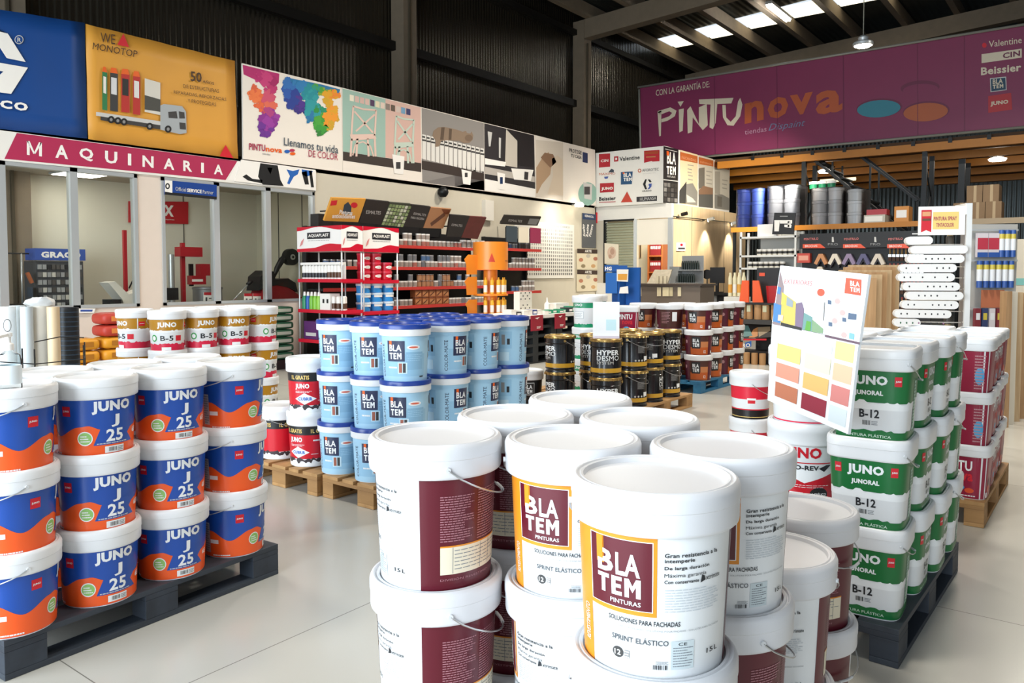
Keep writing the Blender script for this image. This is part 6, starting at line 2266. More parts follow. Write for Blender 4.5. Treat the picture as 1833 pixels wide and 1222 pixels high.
# blue display stand left of the counter
t = thing('product_stand', 'blue product stand with white lettering left of the service counter', 'display stand')
HX = 12.9
hb = M('stand_blue', '1c56a0', .4)
p0, p1 = onX(1081, 527, HX), onX(1131, 527, HX)
b = MB(); b.box((HX, p1.y, 0), (HX + .35, p0.y, .5), hb); b.build('base', t)
b = MB(); b.box((HX + .3, p1.y, .5), (HX + .35, p0.y, 1.55), hb); b.box((HX + .05, onX(1105, 500, HX).y - .02, .5), (HX + .3, onX(1105, 500, HX).y + .02, 1.5), hb); b.build('back', t)
a = Dec(px_on(onX, HX + .02, .004))
a.poly([(1082, 474), (1107, 474), (1107, 486), (1082, 486)], hb, 0); a.textq('HG', (1083, 484), (1095, 484), (1083, 477), pw, 1, .05); a.poly([(1084, 488), (1105, 488), (1105, 525), (1084, 525)], M('stand_blue_mid', '2a6ab8', .4), 0)
a.poly([(1106, 475), (1123, 475), (1123, 482), (1106, 482)], hb, 0); a.poly([(1104, 482), (1125, 482), (1124, 504), (1104, 503)], M('chart_white'), 1); a.poly([(1106, 490), (1123, 490), (1122, 501), (1106, 501)], M('banner_orange'), 2)
a.poly([(1110, 514), (1124, 512), (1125, 525), (1108, 525)], pw, 0); a.build('header', t)
board('flower_board', 'cream board with a pale rose print above the blue stand', 'sample board', [(1082, 435), (1107, 437), (1107, 473), (1082, 472)], onX, HX + .1, M('poster_cream'), .02, lambda a: (a.ell(1095, 452, 8, 11, M('rose_a', 'c9ab92', .5), 0, 12), a.ell(1096, 450, 4, 6, M('rose_b', 'b08c74', .5), 1, 10), a.ell(1092, 459, 3, 4, M('rose_b'), 1, 8)))
# bottle rack, till and office chair by the counter
t = thing('bottle_rack', 'stepped rack of dark tinter bottles behind the counter', 'rack')
p0, p1 = onX(1214, 495, 17.0), onX(1252, 495, 17.0)
gr_ = M('rack_silver', '9b9d9e', .4, .4)
b = MB()
for k in range(3):
    b.box((16.6 + .2 * k, p1.y, .9 + .3 * k), (16.8 + .2 * k, p0.y, .93 + .3 * k), gr_)
b.build('tier', t)
b = MB(); b.box((17.2, p1.y, 0), (17.24, p0.y, 1.85), gr_); b.box((16.6, p0.y, 0), (17.2, p0.y + .03, 1.6), gr_); b.build('frame', t)
bt = lathe_proto('tinter_bottle', [([(0, 0), (.029, 0), (.029, .14), (.018, .17), (.018, .2), (0, .2)], M('bottle_ink', '17211f', .3))], 10)
for k in range(3):
    for i in range(8):
        bt.put((16.7 + .2 * k, p0.y - .06 - i * (p0.y - p1.y - .1) / 8, .93 + .3 * k), 0, 'dark tinter bottle, %s from left on the %s step of the rack' % (ORD[i], ('lowest', 'middle', 'top')[k]), 'bottle', 'tinter bottles')
t = thing('till_monitor', 'black till monitor on the desk at the right of the counter', 'monitor', (17.3, onX(1284, 500, 17.3).y, 1.0))
b = MB(); b.box((-.02, -.17, .22), (.03, .17, .58), mblk); b.build('screen', t)
b = MB(); b.box((-.03, -.03, 0), (.03, .03, .3), mblk); b.box((-.1, -.12, 0), (.1, .12, .02), mblk); b.build('foot', t)
p0, p1 = onX(1257, 510, 17.0), onX(1304, 510, 17.0)
t = thing('till_desk', 'dark till desk with a grey front right of the counter', 'desk')
b = MB(); b.box((17.0, p1.y, .95), (17.65, p0.y, .999), mblk); b.build('top', t)
b = MB(); b.box((17.1, p1.y + .1, 0), (17.6, p0.y - .02, .949), M('desk_dark', '2c2c2e', .5)); b.build('body', t)
b = MB(); y0, y1 = onX(1258, 515, 17.06).y, onX(1283, 515, 17.06).y; b.box((17.06, y1, .3), (17.099, y0, .94), M('desk_grey', '8f9192', .5)); b.build('front_panel', t)
t = thing('desk_fan', 'small black round desk fan behind the till desk', 'fan', (17.4, onX(1266, 485, 17.4).y, 1.0))  # a small desk fan, gives no light
b = MB(); b.tube([(-.03, 0, .42), (.04, 0, .42)], .11, mblk, 18); b.build('head', t)
b = MB(); b.tube([(0, 0, 0), (0, 0, .35)], .015, mblk, 8); b.tube([(0, 0, 0), (0, 0, .02)], .08, mblk, 16); b.build('stand', t)
t = board('small_sign', 'small white framed notice on the panelled wall by the counter', 'sign', [(1212, 434), (1227, 434), (1227, 449), (1212, 449)], onY, 8.37, pw, .025, lambda a: (a.poly([(1214, 443), (1226, 443), (1226, 446), (1214, 446)], dgrey, 0), a.ell(1220, 438, 2.5, 2.5, red, 0, 8)))
# ------------------------------------------------------------------ mezzanine over the right side
mz = M('mezz_deck', '5a3d22', .7, noise=.15)
pipe_m = M('post_black', '15181a', .45, .3)
b = MB(); b.box((20.3, -8, 4.42), (30, 10.2, 4.5), mz); struct(b.build('floor_mezzanine'))
for i, x in enumerate((20.15, 21.9, 23.6, 25.6, 27.8)):
    t = thing('rack_beam', 'long orange mezzanine beam, %s from the front' % ORD[i], 'beam', group='orange mezzanine beams')
    b = MB(); b.box((x - .05, -8, 4.22), (x + .05, 8.4 if i == 0 else 10.1, 4.40), orange_beam); b.build('beam', t)
    if i == 0:
        b = MB()
        for k in range(16):
            y = 7.4 - k * .75
            b.box((x - .07, y, 4.36), (x - .051, y + .08, 4.46), pipe_m)
        b.build('bracket', t)


def rpost(label, x, y, h, w=.1, d=.9):
    t = thing('storage_rack', label, 'rack frame', group='black rack frames')
    for q in (0, d):
        b = MB(); b.box((x + q - .05, y - w / 2, 0), (x + q + .05, y + w / 2, h), pipe_m); b.build('upright', t)
    n = 5
    for k in range(n):
        z0, z1 = .3 + k * (h - .5) / n, .3 + (k + 1) * (h - .5) / n
        b = MB(); b.bar((x + .05, y, z0 if k % 2 else z1), (x + d - .05, y, z1 if k % 2 else z0), .03, .03, pipe_m); b.build('brace', t)


rpost('black rack frame at the top of the stairs', 20.15, 6.15, 4.215)
rpost('black rack frame behind the spray colour stand', 20.15, 3.45, 4.215)
rpost('black rack frame right of the spray colour stand', 22.0, 2.95, 4.215, .14)
rpost('black rack frame at the far right by the boxes', 22.0, .45, 4.215, .12)
# stairs
t = thing('stairs', 'black steel stairs running down from the mezzanine behind the racks', 'stairs')
SX = 20.5
a0, a1 = onX(1436, 268, SX), onX(1640, 432, SX)
for x in (SX, SX + .9):
    b = MB(); b.bar((x, a0.y, a0.z), (x, a1.y, a1.z), .06, .22, pipe_m, (1, 0, 0)); b.build('stringer', t)
    b = MB()
    for k in range(3):
        f = .28 + k * .33
        y, z = a0.y + (a1.y - a0.y) * f, a0.z + (a1.z - a0.z) * f
        b.box((x - .02, y - .02, z), (x + .02, y + .02, min(4.2, z + .95)), pipe_m)
    b.bar((x, a0.y + (a1.y - a0.y) * .42, a0.z + (a1.z - a0.z) * .42 + .95), (x, a1.y, a1.z + .95), .05, .05, pipe_m, (1, 0, 0)); b.build('handrail', t)
b = MB()
for k in range(1, 12):
    f = k / 12
    y, z = a0.y + (a1.y - a0.y) * f, a0.z + (a1.z - a0.z) * f
    b.box((SX + .04, y - .13, z), (SX + .86, y + .12, z + .03), pipe_m)
b.build('tread', t)
dy = (a1.y - a0.y) / (a1.z - a0.z)
b = MB(); b.bar((SX, a1.y, a1.z), (SX, a1.y - dy * a1.z * .0 - .0, 0), .06, .1, pipe_m, (1, 0, 0)); b.build('foot', t)
for i, (u, v, x) in enumerate(((1478, 296, 22.3), (1500, 306, 24.5), (1786, 271, 22.5))):
    p = onX(u, v, x)
    t = thing('bay_lamp', ('small bright lamp under the mezzanine left of the stairs', 'long pale tube lamp under the mezzanine near the stairs', 'bright lamp under the mezzanine at far right')[i], 'lamp', (p.x, p.y, 4.2))
    b = MB(); b.tube([(0, 0, .0), (0, 0, .22)], .01, alu, 6); b.build('stem', t)
    b = MB()
    if i == 1:
        b.tube([(0, -.5, 0), (0, .5, 0)], .05, M('tube_warm', 'efe3c0', emit=1.6), 10)
    else:
        b.loft([(0, -.04), (.17, -.03), (.2, .02), (.1, .06), (0, .06)], M('bay_glow', 'fff7e6', emit=16), 18)
    b.build('head', t)
area('bay_fill', (21.5, 3.5, 4.1), (21.5, 3.5, 0), 3, 5, 60, (1, .93, .82))  # broad fill without a fitting, added to brighten the goods by the mezzanine

# wrapped goods on the rack behind
wrapm = glass_mat('stretch_film', (.86, .87, .89, 1), .3, .3)
RX = 18.0
beam_y = [(1310, 1446, 'left'), (1446, 1650, 'middle'), (1740, 1900, 'right')]
for u0, u1, nm in beam_y:
    t = thing('rack_shelf', 'orange beamed rack shelf carrying goods, %s bay' % nm, 'rack shelf')
    z = onX(1380, 405, RX).z
    y0, y1 = onX(u0, 405, RX).y, onX(u1, 405, RX).y
    b = MB(); b.box((RX - .05, y1, z - .11), (RX, y0, z), orange_beam if nm != 'right' else M('beam_tan', '9a8a72', .6)); b.build('front_beam', t)
    b = MB(); b.box((RX, y1, z - .03), (RX + 1.1, y0, z - .001), mz); b.build('deck', t)
    b = MB()
    for y in (y0 - .06, y1 + .06):
        for x in (RX + .03, RX + 1.05):
            b.box((x - .03, y - .03, 0), (x + .03, y + .03, z - .031), pipe_m)
    b.build('leg', t)
ZS = onX(1380, 405, RX).z


def wrapped(label, u0, u1, tiers, cols, hh, film=True):
    t = thing('wrapped_load', label, 'wrapped load')
    y0, y1 = onX(u0, 400, RX + .1).y, onX(u1, 400, RX + .1).y
    w = y0 - y1
    for k, c in enumerate(tiers):
        m = M('load_' + c, c, .4)
        b = MB()
        for i in range(cols):
            for j in range(2):
                r_ = w / cols / 2 * .94
                cy = y0 - w * (i + .5) / cols
                b.loft([(0, .003), (r_ * .9, .003), (r_ * .93, hh * .72), (r_ * .99, hh * .74), (r_, hh * .97), (r_ * .9, hh * .995), (0, hh * .98)], m, 20, None, (RX + .12 + r_ + j * 2.1 * r_, cy, ZS + .002 + k * hh))
        b.build('bucket_layer', t)
    H_ = hh * len(tiers)
    d = 2.2 * w / cols
    b = MB()
    sec = lambda q: sqr(q)
    b.loft([(1, .004), (1.0, H_ * .33), (.985, H_ * .5), (1.0, H_ * .66), (.99, H_ + .01), (0, H_ + .015)], wrapm, 48, lambda q: (sqr(q)[0] * (d / 2 + .03), sqr(q)[1] * (w / 2 - .004)), (RX + .12 + d / 2, (y0 + y1) / 2, ZS))
    b.build('stretch_film', t)


wrapped('film wrapped load of blue buckets at left end of the rack', 1313, 1366, ['3f57b0', '4560ba', '3f57b0'], 2, .30)
wrapped('film wrapped load of grey buckets right of the blue ones', 1368, 1428, ['b5b5ba', 'c0c0c4', 'b5b5ba'], 2, .31)
wrapped('tall film wrapped load of grey buckets in the middle bay', 1447, 1507, ['b9b4b0', 'a8a3a0', 'c4bfbb'], 2, .27)
wrapped('film wrapped white load behind the stairs', 1510, 1543, ['c9c8c6', 'cfcecc', 'bdbcba'], 1, .25)
for i, u in enumerate((1456, 1472, 1488)):
    p = onX(u, 352, RX + .4)
    b = MB(); b.loft([(0, 0), (.085, 0), (.09, .1)], M('lid_green', '1d7a52', .4), 18); b.loft([(.09, .1), (.098, .1), (.098, .16), (0, .16)], canw, 18)
    o = single('paint_bucket', b, 'green bucket with white lid on the wrapped grey load, %s from left' % ORD[i], 'paint bucket', 'green buckets on the rack'); o.location = (p.x, p.y, ZS + .83)
b = MB(); b.box((0, 0, 0), (.5, .42, .17), M('crate_pale', 'b9b4a6', .4)); b.box((-.002, .05, .03), (0, .4, .14), M('chart_white')); o = single('carton', b, 'low pale film wrapped carton right of the wrapped loads', 'box'); o.location = (RX + .1, onX(1582, 400, RX).y, ZS + .001)
p = onX(1608, 385, RX + .3); b = MB(); b.box((0, 0, 0), (.4, .28, .34), M('box_orange', 'cf8a3c', .5)); b.box((-.002, .04, .1), (0, .24, .26), canw); o = single('carton', b, 'orange and white carton on the rack behind the stairs', 'box'); o.location = (p.x, p.y - .2, ZS + .001)
b = MB(); b.box((0, 0, 0), (.3, .4, .12), red_m); o = single('carton', b, 'flat dark red box on the rack behind the stairs', 'box'); o.location = (RX + .2, onX(1583, 392, RX).y + .0, ZS + .173)
kraft = M('cardboard', '7d6448', .7, noise=.08)
p = onX(1792, 398, 18.05)
k = 0
for j in range(2):
    for i in range(3 - j):
        k += 1
        b = MB(); b.box((0, 0, 0), (.5, .27, .33), kraft); b.box((-.002, .1, .0), (0, .15, .33), M('tape_tan', 'a58f6c', .5))
        o = single('cardboard_box', b, 'brown cardboard box on the right rack, %s of the %s layer' % (ORD[i], ('lower', 'upper')[j]), 'box', 'cardboard boxes on the right rack'); o.location = (18.05, p.y + i * .28 + j * .05, ZS + .001 + j * .331)

# ------------------------------------------------------------------ white shelf rack and black tool wall
WX = 17.0
t = thing('white_shelf', 'white shelf rack with pale pots in front of the warehouse racks', 'shelf')
y0, y1 = onX(1323, 450, WX).y, onX(1426, 450, WX).y
zz = [onX(1325, v, WX).z for v in (424, 457, 479, 540)]
ws = M('shelf_white', 'dcdcd8', .45)
for z in zz:
    b = MB(); b.box((WX, y1, z - .04), (WX + .5, y0, z), ws); b.build('shelf_board', t)
for y in (y0 - .03, y1 + .03):
    for x in (WX + .02, WX + .48):
        b = MB(); b.box((x - .02, y - .02, 0), (x + .02, y + .02, 2.35), ws); b.build('post', t)
b = MB(); b.box((WX + .501, y1, .9), (WX + .52, y0 - .3, 2.35), M('shelf_back', 'b9b9b4', .6)); b.build('back_panel', t)
pot = lathe_proto('paint_pot', [([(0, 0), (.055, 0), (.055, .1)], M('pot_cream', 'd9d4c6', .4)), ([(.056, .03), (.056, .08)], dgrey), ([(.058, .1), (.058, .13), (0, .13)], canw)], 12)
for z, n, u0, u1, nm in ((zz[1], 8, 1356, 1422, 'upper'), (zz[2], 7, 1340, 1398, 'lower')):
    ya, yb_ = onX(u0, 450, WX).y, onX(u1, 450, WX).y
    for i in range(n):
        pot.put((WX + .12, ya + (yb_ - ya) * i / (n - 1), z), 0, 'pale paint pot, %s from left on the %s shelf of the white rack' % (ORD[i], nm), 'paint pot', 'pale pots on the white rack')
b = MB(); y_ = onX(1354, 420, WX).y; b.box((0, 0, 0), (.3, .42, .26), canw); o = single('carton', b, 'white carton on the top shelf of the white rack', 'box'); o.location = (WX + .06, y_ - .42, zz[0] + .001)


def art_box(a):
    for q in ([(1386, 394), (1396, 394), (1394, 414), (1386, 414)], [(1396, 394), (1418, 394), (1418, 400), (1396, 400)], [(1404, 402), (1417, 402), (1416, 408), (1404, 406)], [(1410, 396), (1416, 396), (1415, 407), (1410, 406)]):
        a.poly(q, pw, 0)
    a.poly([(1396, 386), (1410, 386), (1410, 388), (1396, 388)], grey, 0)


board('top_sign', 'black sign with white tool shapes standing on top of the white rack', 'sign', [(1386, 380.5), (1424, 381), (1420, 419), (1382, 419)], onX, WX - .02, pk, .04, art_box)
t = thing('tool_wall', 'black tool display wall with three orange header labels', 'display wall')
y0, y1 = onX(1431, 440, WX).y, onX(1665, 440, WX).y
b = MB(); b.box((WX + .2, y1, 0), (WX + .26, y0, 2.27), M('tool_wall_black', '17171a', .5)); b.build('back_panel', t)
b = MB(); b.box((WX, y1, 1.96), (WX + .199, y0, 2.27), M('tool_wall_black')); b.build('header_box', t)
a = Dec(px_on(onX, WX - .004, .004))
for u in (1437, 1509, 1588):
    a.poly([(u, 437), (u + 31, 436), (u + 41, 444), (u, 444)], M('tool_orange', 'e0502a', .4), 0)
    a.textq('PENTRILO', (u + 2, 430), (u + 28, 429), (u + 2, 426), M('tool_rose', 'c46a64', .4), 0, .02)
    a.textq('BROCHAS', (u + 4, 442.5), (u + 26, 442), (u + 4, 438.5), pw, 1, 0)
for u in (1490, 1566):
    a.poly([(u - 1, 424), (u + 2, 424), (u + 3, 433), (u - 1, 433)], lgrey, 0); a.textq('PRO', (u - 8, 439), (u + 10, 439), (u - 8, 435), grey, 0, 0)
a.build('header_print', t)
b = MB(); b.box((WX + .0, y1, 0), (WX + .199, y0, .35), M('tool_wall_black')); b.build('plinth', t)
# folded sanding sleeves hung as zigzags
cz = [('c58a5e', 'orange'), ('ddd3c2', 'cream'), ('8f7f9c', 'violet'), ('5c5a7c', 'slate'), ('cfc5b8', 'pale')]
for j, (v, us) in enumerate(((454, (1469, 1494, 1519, 1545, 1571)), (477, (1467, 1519)))):
    for i, u in enumerate(us):
        p = onX(u, v, WX + .02)
        s = .135
        m = M('sleeve_' + cz[(i + j) % 5][0], cz[(i + j) % 5][0], .6)
        b = MB()
        b.prism([(-s, -.2), (-.04, 0), (.04, 0), (s, -.2), (s - .06, -.23), (0, -.08), (-s + .06, -.23)], .16, m, lambda x, z, q: (q, -x, z))
        b.prism([(-s + .04, -.26), (0, -.1), (s - .04, -.26), (s - .05, -.29), (0, -.15), (-s + .05, -.29)], .12, M('sleeve_dark', '2a2833', .6), lambda x, z, q: (q + .02, -x, z))
        o = single('roller_sleeve', b, '%s folded roller cover hung like a roof, %s from left in the %s row' % (cz[(i + j) % 5][1], ORD[i], ('upper', 'lower')[j]), 'roller cover', 'roller covers on the tool wall'); o.location = (p.x, p.y, p.z)
b = MB(); b.box((0, -.13, 0), (.14, .13, .2), M('pack_red', 'c44a3c', .5)); b.box((-.002, -.1, .05), (0, .1, .15), M('pack_peach', 'e0a08a', .5)); o = single('hanging_pack', b, 'red hanging pack at the left edge of the tool wall', 'pack'); p = onX(1437, 470, WX); o.location = (WX + .04, p.y, p.z)
b = MB()
b.tube([(0, 0, 0), (0, 0, .14)], .012, M('handle_wood', 'b08a52', .5), 8); b.box((-.012, -.03, -.05), (.012, .03, 0), tin); b.box((-.01, -.028, -.13), (.01, .028, -.05), M('bristle', '4a3226', .8)); b.box((-.013, -.016, .1), (.013, .016, .14), M('brush_red', '8c2f2a', .5))
br = Proto(b.build('paint_brush'))
for j, v in enumerate((455, 484, 515, 545)):
    for i in range(9):
        p = onX(1590 + i * 7.2, v, WX)
        br.put((WX + .15, p.y, p.z), 0, 'paint brush with wooden handle, %s from left in the %s row of the tool wall' % (ORD[i], ORD[j]), 'paint brush', 'paint brushes on the tool wall')
# orange and black roll stand
BXX = 12.3
t = thing('roll_stand', 'black stand with orange side shapes, paper rolls and sample trays', 'display stand')
fx = lambda u, v: onX(u, v, BXX)
y0, y1 = fx(1321, 600).y, fx(1397, 600).y
b = MB(); b.box((BXX + .3, y1, 0), (BXX + .36, fx(1341, 600).y, fx(1350, 479).z), M('stand_black', '1b191a', .5)); b.build('back_panel', t)
b = MB(); b.box((BXX, y1, 0), (BXX + .299, y0, fx(1350, 628).z), M('stand_black')); b.build('base', t)
b = MB(); b.box((BXX - .02, y1, fx(1350, 580).z), (BXX + .299, y0, fx(1350, 572).z), M('stand_grey', '3a3836', .5)); b.build('shelf_board', t)
sor = M('stand_orange', 'e5561c', .4)
for q in ([(1328, 502), (1340, 502), (1340, 541), (1323, 541)], [(1347, 502), (1358, 502), (1366, 541), (1347, 541)]):
    P_ = [fx(*p) for p in q]
    b = MB(); b.hexa([P_[3], P_[2], P_[2] + Vector((.03, 0, 0)), P_[3] + Vector((.03, 0, 0)), P_[0], P_[1], P_[1] + Vector((.03, 0, 0)), P_[0] + Vector((.03, 0, 0))], sor); b.build('side_panel', t)
b = MB(); b.box((BXX + .04, y1, fx(1350, 543).z - .02), (BXX + .299, y0, fx(1350, 542).z), M('stand_black')); b.build('shelf_board', t)
a = Dec(px_on(onX, BXX + .29, .003)); a.poly([(1359, 488), (1369, 488), (1369, 494), (1359, 494)], M('tool_orange'), 0); a.build('print', t)
P_ = [fx(1321, 607), fx(1383, 603), fx(1383, 580), fx(1321, 580)]
b = MB(); b.hexa([P_[0], P_[1], P_[1] + Vector((.2, 0, 0)), P_[0] + Vector((.2, 0, 0)), P_[3] + Vector((.15, 0, 0)), P_[2] + Vector((.15, 0, 0)), P_[2] + Vector((.2, 0, 0)), P_[3] + Vector((.2, 0, 0))], M('tray_dark', '2b2624', .5)); b.build('sample_tray', t)
a = Dec(lambda u, v, l: fx(u, v) + Vector((.15 * (606 - v) / 26 - .004 - .003 * l, 0, 0)))
a.poly([(1324, 583), (1334, 583), (1346, 601), (1322, 604)], M('tray_teal', '5f8a88', .5), 0); a.poly([(1345, 590), (1352, 586), (1356, 604), (1340, 604)], M('tray_orange', 'c98a52', .5), 0); a.poly([(1352, 586), (1374, 585), (1376, 592), (1358, 603)], M('tray_tan', 'a08c70', .5), 1)
a.build('sample_print', t)
a = Dec(px_on(onX, BXX - .004, .003)); a.poly([(1334, 613), (1345, 610), (1345, 620), (1334, 622)], M('machine_blue'), 0); a.textq('PRO', (1323, 622), (1343, 621), (1323, 615), pw, 1, .03); a.poly([(1321, 606), (1372, 606), (1372, 609), (1321, 609)], red, 0); a.build('base_print', t)
for i, u in enumerate((1326, 1337, 1352, 1366, 1378)):
    p = fx(u, 572)
    b = MB(); r_ = (.045, .05, .06, .06, .026)[i]; b.loft([(0, 0), (r_, 0), (r_, .235), (0, .235)], M('kraft_roll', 'b98f62', .6), 16)
    if i in (0, 1, 3):
        b.box((-r_ - .004, -.03, .12), (-r_ * .8, .03, .22), M('roll_tag', 'c9c9a6', .5))
    o = single('masking_roll', b, 'brown paper masking roll, %s from left on the roll stand' % ORD[i], 'paper roll', 'paper rolls on the stand'); o.location = (BXX + .12, p.y, fx(1350, 572).z + .002)
for i in range(4):
    p = fx(1326 + i * 14, 640); b = MB(); b.loft([(0, 0), (.05, 0), (.05, .18), (0, .18)], M('kraft_roll'), 14); o = single('masking_roll', b, 'brown paper roll on the floor before the roll stand, %s from left' % ORD[i], 'paper roll', 'paper rolls at the stand foot'); o.location = (BXX - .08, p.y, .0)
b = MB()
b.loft([(0, 0), (.8, 0), (1, 1), (.95, 1), (.78, .05), (0, .05)], M('crate_red', 'a8141c', .4), 32, lambda q: (sqr(q)[0] * .12, sqr(q)[1] * .11))
b.v = [(x, y, z * .27) for x, y, z in b.v]
o = single('plastic_crate', b, 'red plastic bucket on the roll stand beside the orange shapes', 'bucket'); p = fx(1377, 541); o.location = (BXX + .165, p.y - .02, fx(1350, 542).z + .001)
for i in range(4):
    p = onX(1305 + i * 8, 530, 12.9); b = MB(); b.loft([(0, 0), (.034, 0), (.034, .3), (.02, .36), (.02, .4), (0, .4)], M('bottle_cream', 'ddd3ae', .4), 12); b.loft([(.035, .06), (.035, .2)], (M('banner_orange'), M('chart_white'))[i % 2], 12); o = single('cream_bottle', b, 'cream bottle, %s from left of the group beside the roll stand' % ORD[i], 'bottle', 'cream bottles'); o.location = (12.95, p.y, p.z)
p = onX(1304, 531, 12.9); p1 = onX(1334, 531, 12.9)
b = MB(); b.box((12.85, p1.y, 0), (13.15, p.y + .06, p.z), M('stand_white', 'd9d5ca', .5)); single('white_stand', b, 'white stand under the cream bottles left of the roll stand', 'stand')

# ------------------------------------------------------------------ wooden boards
bw = wood_mat('board_oak', 'a37f59', 'c09b72', 2, 1.6, .5); bw2 = wood_mat('board_ash', 'b39671', 'cfb48e', 2, 1.6, .5)
for i in range(6):
    p = onD(1519 + i * 8 if i else 1519, 600, 9.0 + .16 * i)
    pr_ = onD((1567, 1577, 1586, 1594, 1601, 1608)[i], 600, 9.0 + .16 * i)
    topz = onD(1560, (497, 491, 487, 483, 478, 474)[i], 9.0 + .16 * i).z
    pl = pr_ + (Vector((-.45, .62, 0)).normalized() * .62)
    b = MB(); d = Vector((.05, .03, 0))
    c0, c1 = Vector((pl.x, pl.y, 0)), Vector((pr_.x, pr_.y, 0))
    b.hexa([c0, c1, c1 + d, c0 + d] + [q + Vector((0, 0, topz)) for q in (c0, c1, c1 + d, c0 + d)], (bw, bw2)[i % 2])
    single('door_panel', b, 'tall wooden door panel, %s from the front of the upright stack' % ORD[i], 'panel', 'upright wooden panels')
b = MB(); c = onD(1646, 620, 10.2); b.box((c.x, c.y - .3, 0), (c.x + .3, c.y + .3, .55), wood_mat('crate_wood', 'a8845a', 'c4a276', 1, 1., .6)); single('wooden_crate', b, 'low wooden crate right of the upright panels', 'crate')
# ------------------------------------------------------------------ spray colour stand
t = thing('spray_stand', 'white wire spray colour stand with PINTURA SPRAY header', 'display stand')
SD = 6.5
gw = M('stand_wire', 'e3e3e0', .4)
h0, h1 = onD(1644, 395, 6.45), onD(1728, 388, 6.35)
AX = Vector((h1.x - h0.x, h1.y - h0.y, 0)).normalized()
NX = Vector((-AX.y, AX.x, 0))
if NX.dot(Vector((1, 0, 0))) < 0:
    NX = -NX
W2 = (Vector((h1.x, h1.y, 0)) - Vector((h0.x, h0.y, 0))).length
O_ = Vector((h0.x, h0.y, 0))


def SP(s, d, z):
    return O_ + AX * s + NX * d + Vector((0, 0, z))


zt, zb_ = onD(1644, 370, 6.45).z, onD(1644, 421, 6.45).z
b = MB(); b.hexa([SP(0, 0, zb_), SP(W2, 0, zb_), SP(W2, .012, zb_), SP(0, .012, zb_), SP(0, 0, zt), SP(W2, 0, zt), SP(W2, .012, zt), SP(0, .012, zt)], pw); b.build('header_panel', t)
a = Dec(lambda x, z, l: SP(x * W2, -.003 - .002 * l, zb_ + z * (zt - zb_)))
a.poly([(.06, .18), (.28, .18), (.28, .88), (.06, .88)], red, 0); a.poly([(.08, .66), (.26, .66), (.26, .82), (.08, .82)], M('stand_peach', 'e0a070', .4), 1); a.poly([(.08, .5), (.26, .5), (.26, .58), (.08, .58)], brown, 1); a.poly([(.17, .18), (.06, .1), (.06, .18)], red, 0); a.poly([(.17, .18), (.28, .1), (.28, .18)], red, 0)
a.rect(.31, .2, .86, .8, M('stand_butter', 'f1d27a', .4), 0); a.text('PINTURA SPRAY', .33, .5, .82, .64, M('stand_wine', 'b03a5a', .4), 1, .02); a.text('TINTACOLOR', .38, .28, .76, .42, M('stand_wine'), 1, .02)
a.build('header_print', t)
b = MB(); b.hexa([SP(W2 + .01, .0, .08), SP(W2 + .05, 0, .08), SP(W2 + .05, .03, .08), SP(W2 + .01, .03, .08), SP(W2 + .01, 0, zt + .02), SP(W2 + .05, 0, zt + .02), SP(W2 + .05, .03, zt + .02), SP(W2 + .01, .03, zt + .02)], gw); b.build('front_post', t)
b = MB(); b.hexa([SP(W2 + .05, .22, .08), SP(W2 + .07, .22, .08), SP(W2 + .07, .36, .08), SP(W2 + .05, .36, .08), SP(W2 + .05, .22, zt + .03), SP(W2 + .07, .22, zt + .03), SP(W2 + .07, .36, zt + .03), SP(W2 + .05, .36, zt + .03)], M('stand_post_grey', '8d9096', .4, .3)); b.build('rear_post', t)
b = MB(); b.hexa([SP(W2, .0, zt - .07), SP(W2 + .01, 0, zt - .07), SP(W2 + .01, .36, zt - .07), SP(W2, .36, zt - .07), SP(W2, 0, zt + .02), SP(W2 + .01, 0, zt + .02), SP(W2 + .01, .36, zt + .03), SP(W2, .36, zt + .03)], pw); b.build('side_panel', t)
b = MB()
for k in range(18):
    z = .2 + k * .092
    b.tube([SP(W2 + .03, .04, z), SP(W2 + .06, .3, z)], .004, gw, 5)
    b.tube([SP(-.02, .14, z), SP(W2 + .02, .14, z)], .004, gw, 5)
for k in range(5):
    b.tube([SP(W2 + .03 + k * .008, .04 + k * .065, .15), SP(W2 + .03 + k * .008, .04 + k * .065, zb_)], .004, gw, 5)
b.build('wire_grid', t)
b = MB(); b.hexa([SP(-.04, -.05, 0), SP(W2 + .08, -.05, 0), SP(W2 + .08, .38, 0), SP(-.04, .38, 0), SP(-.04, -.05, .08), SP(W2 + .08, -.05, .08), SP(W2 + .08, .38, .08), SP(-.04, .38, .08)], gw); b.build('base', t)
sw = ('8c2b2b', '2b3f7d', '2a2a2a', '7a6b3a', '3a6a4a', '9c6a8a')
rr = random.Random(6)
for k in range(14):
    z = zb_ - .045 - k * .0745
    s0 = -.10 + .04 * math.sin(k * 1.3) - .005 * k
    L = .42 if k not in (0, 9) else .2
    tr = MB()
    st = [(s0 + .03 + .03 * math.cos(math.radians(q)), .0) for q in range(90, 271, 30)]
    pl = [(s0 + .033 - .033 * math.cos(math.radians(q)), .033 * math.sin(math.radians(q))) for q in range(-90, 91, 30)]
    pl = [(x, z_) for x, z_ in pl] + [(s0 + L - .033 + .033 * math.cos(math.radians(q)), .033 * math.sin(math.radians(q))) for q in range(90, -91, -30)]
    tr.prism(pl, .10, canw, lambda x, z_, q: SP(x, -.06 + q, z + z_))
    o = tr.build('can_tray', t)
    a = Dec(lambda x, z_, l: SP(x, -.0615, z + z_))
    if k > 1:
        for i in range(8):
            if rr.random() < .7:
                a.ell(s0 + .05 + i * .045, 0, .006, .008, M('dot_' + sw[rr.randrange(6)] if k > 8 else 'dot_2a2a2a', sw[rr.randrange(6)] if k > 8 else '2a2a2a', .5), 0, 8)
    if a.mb.f:
        a.build('colour_dots', o)
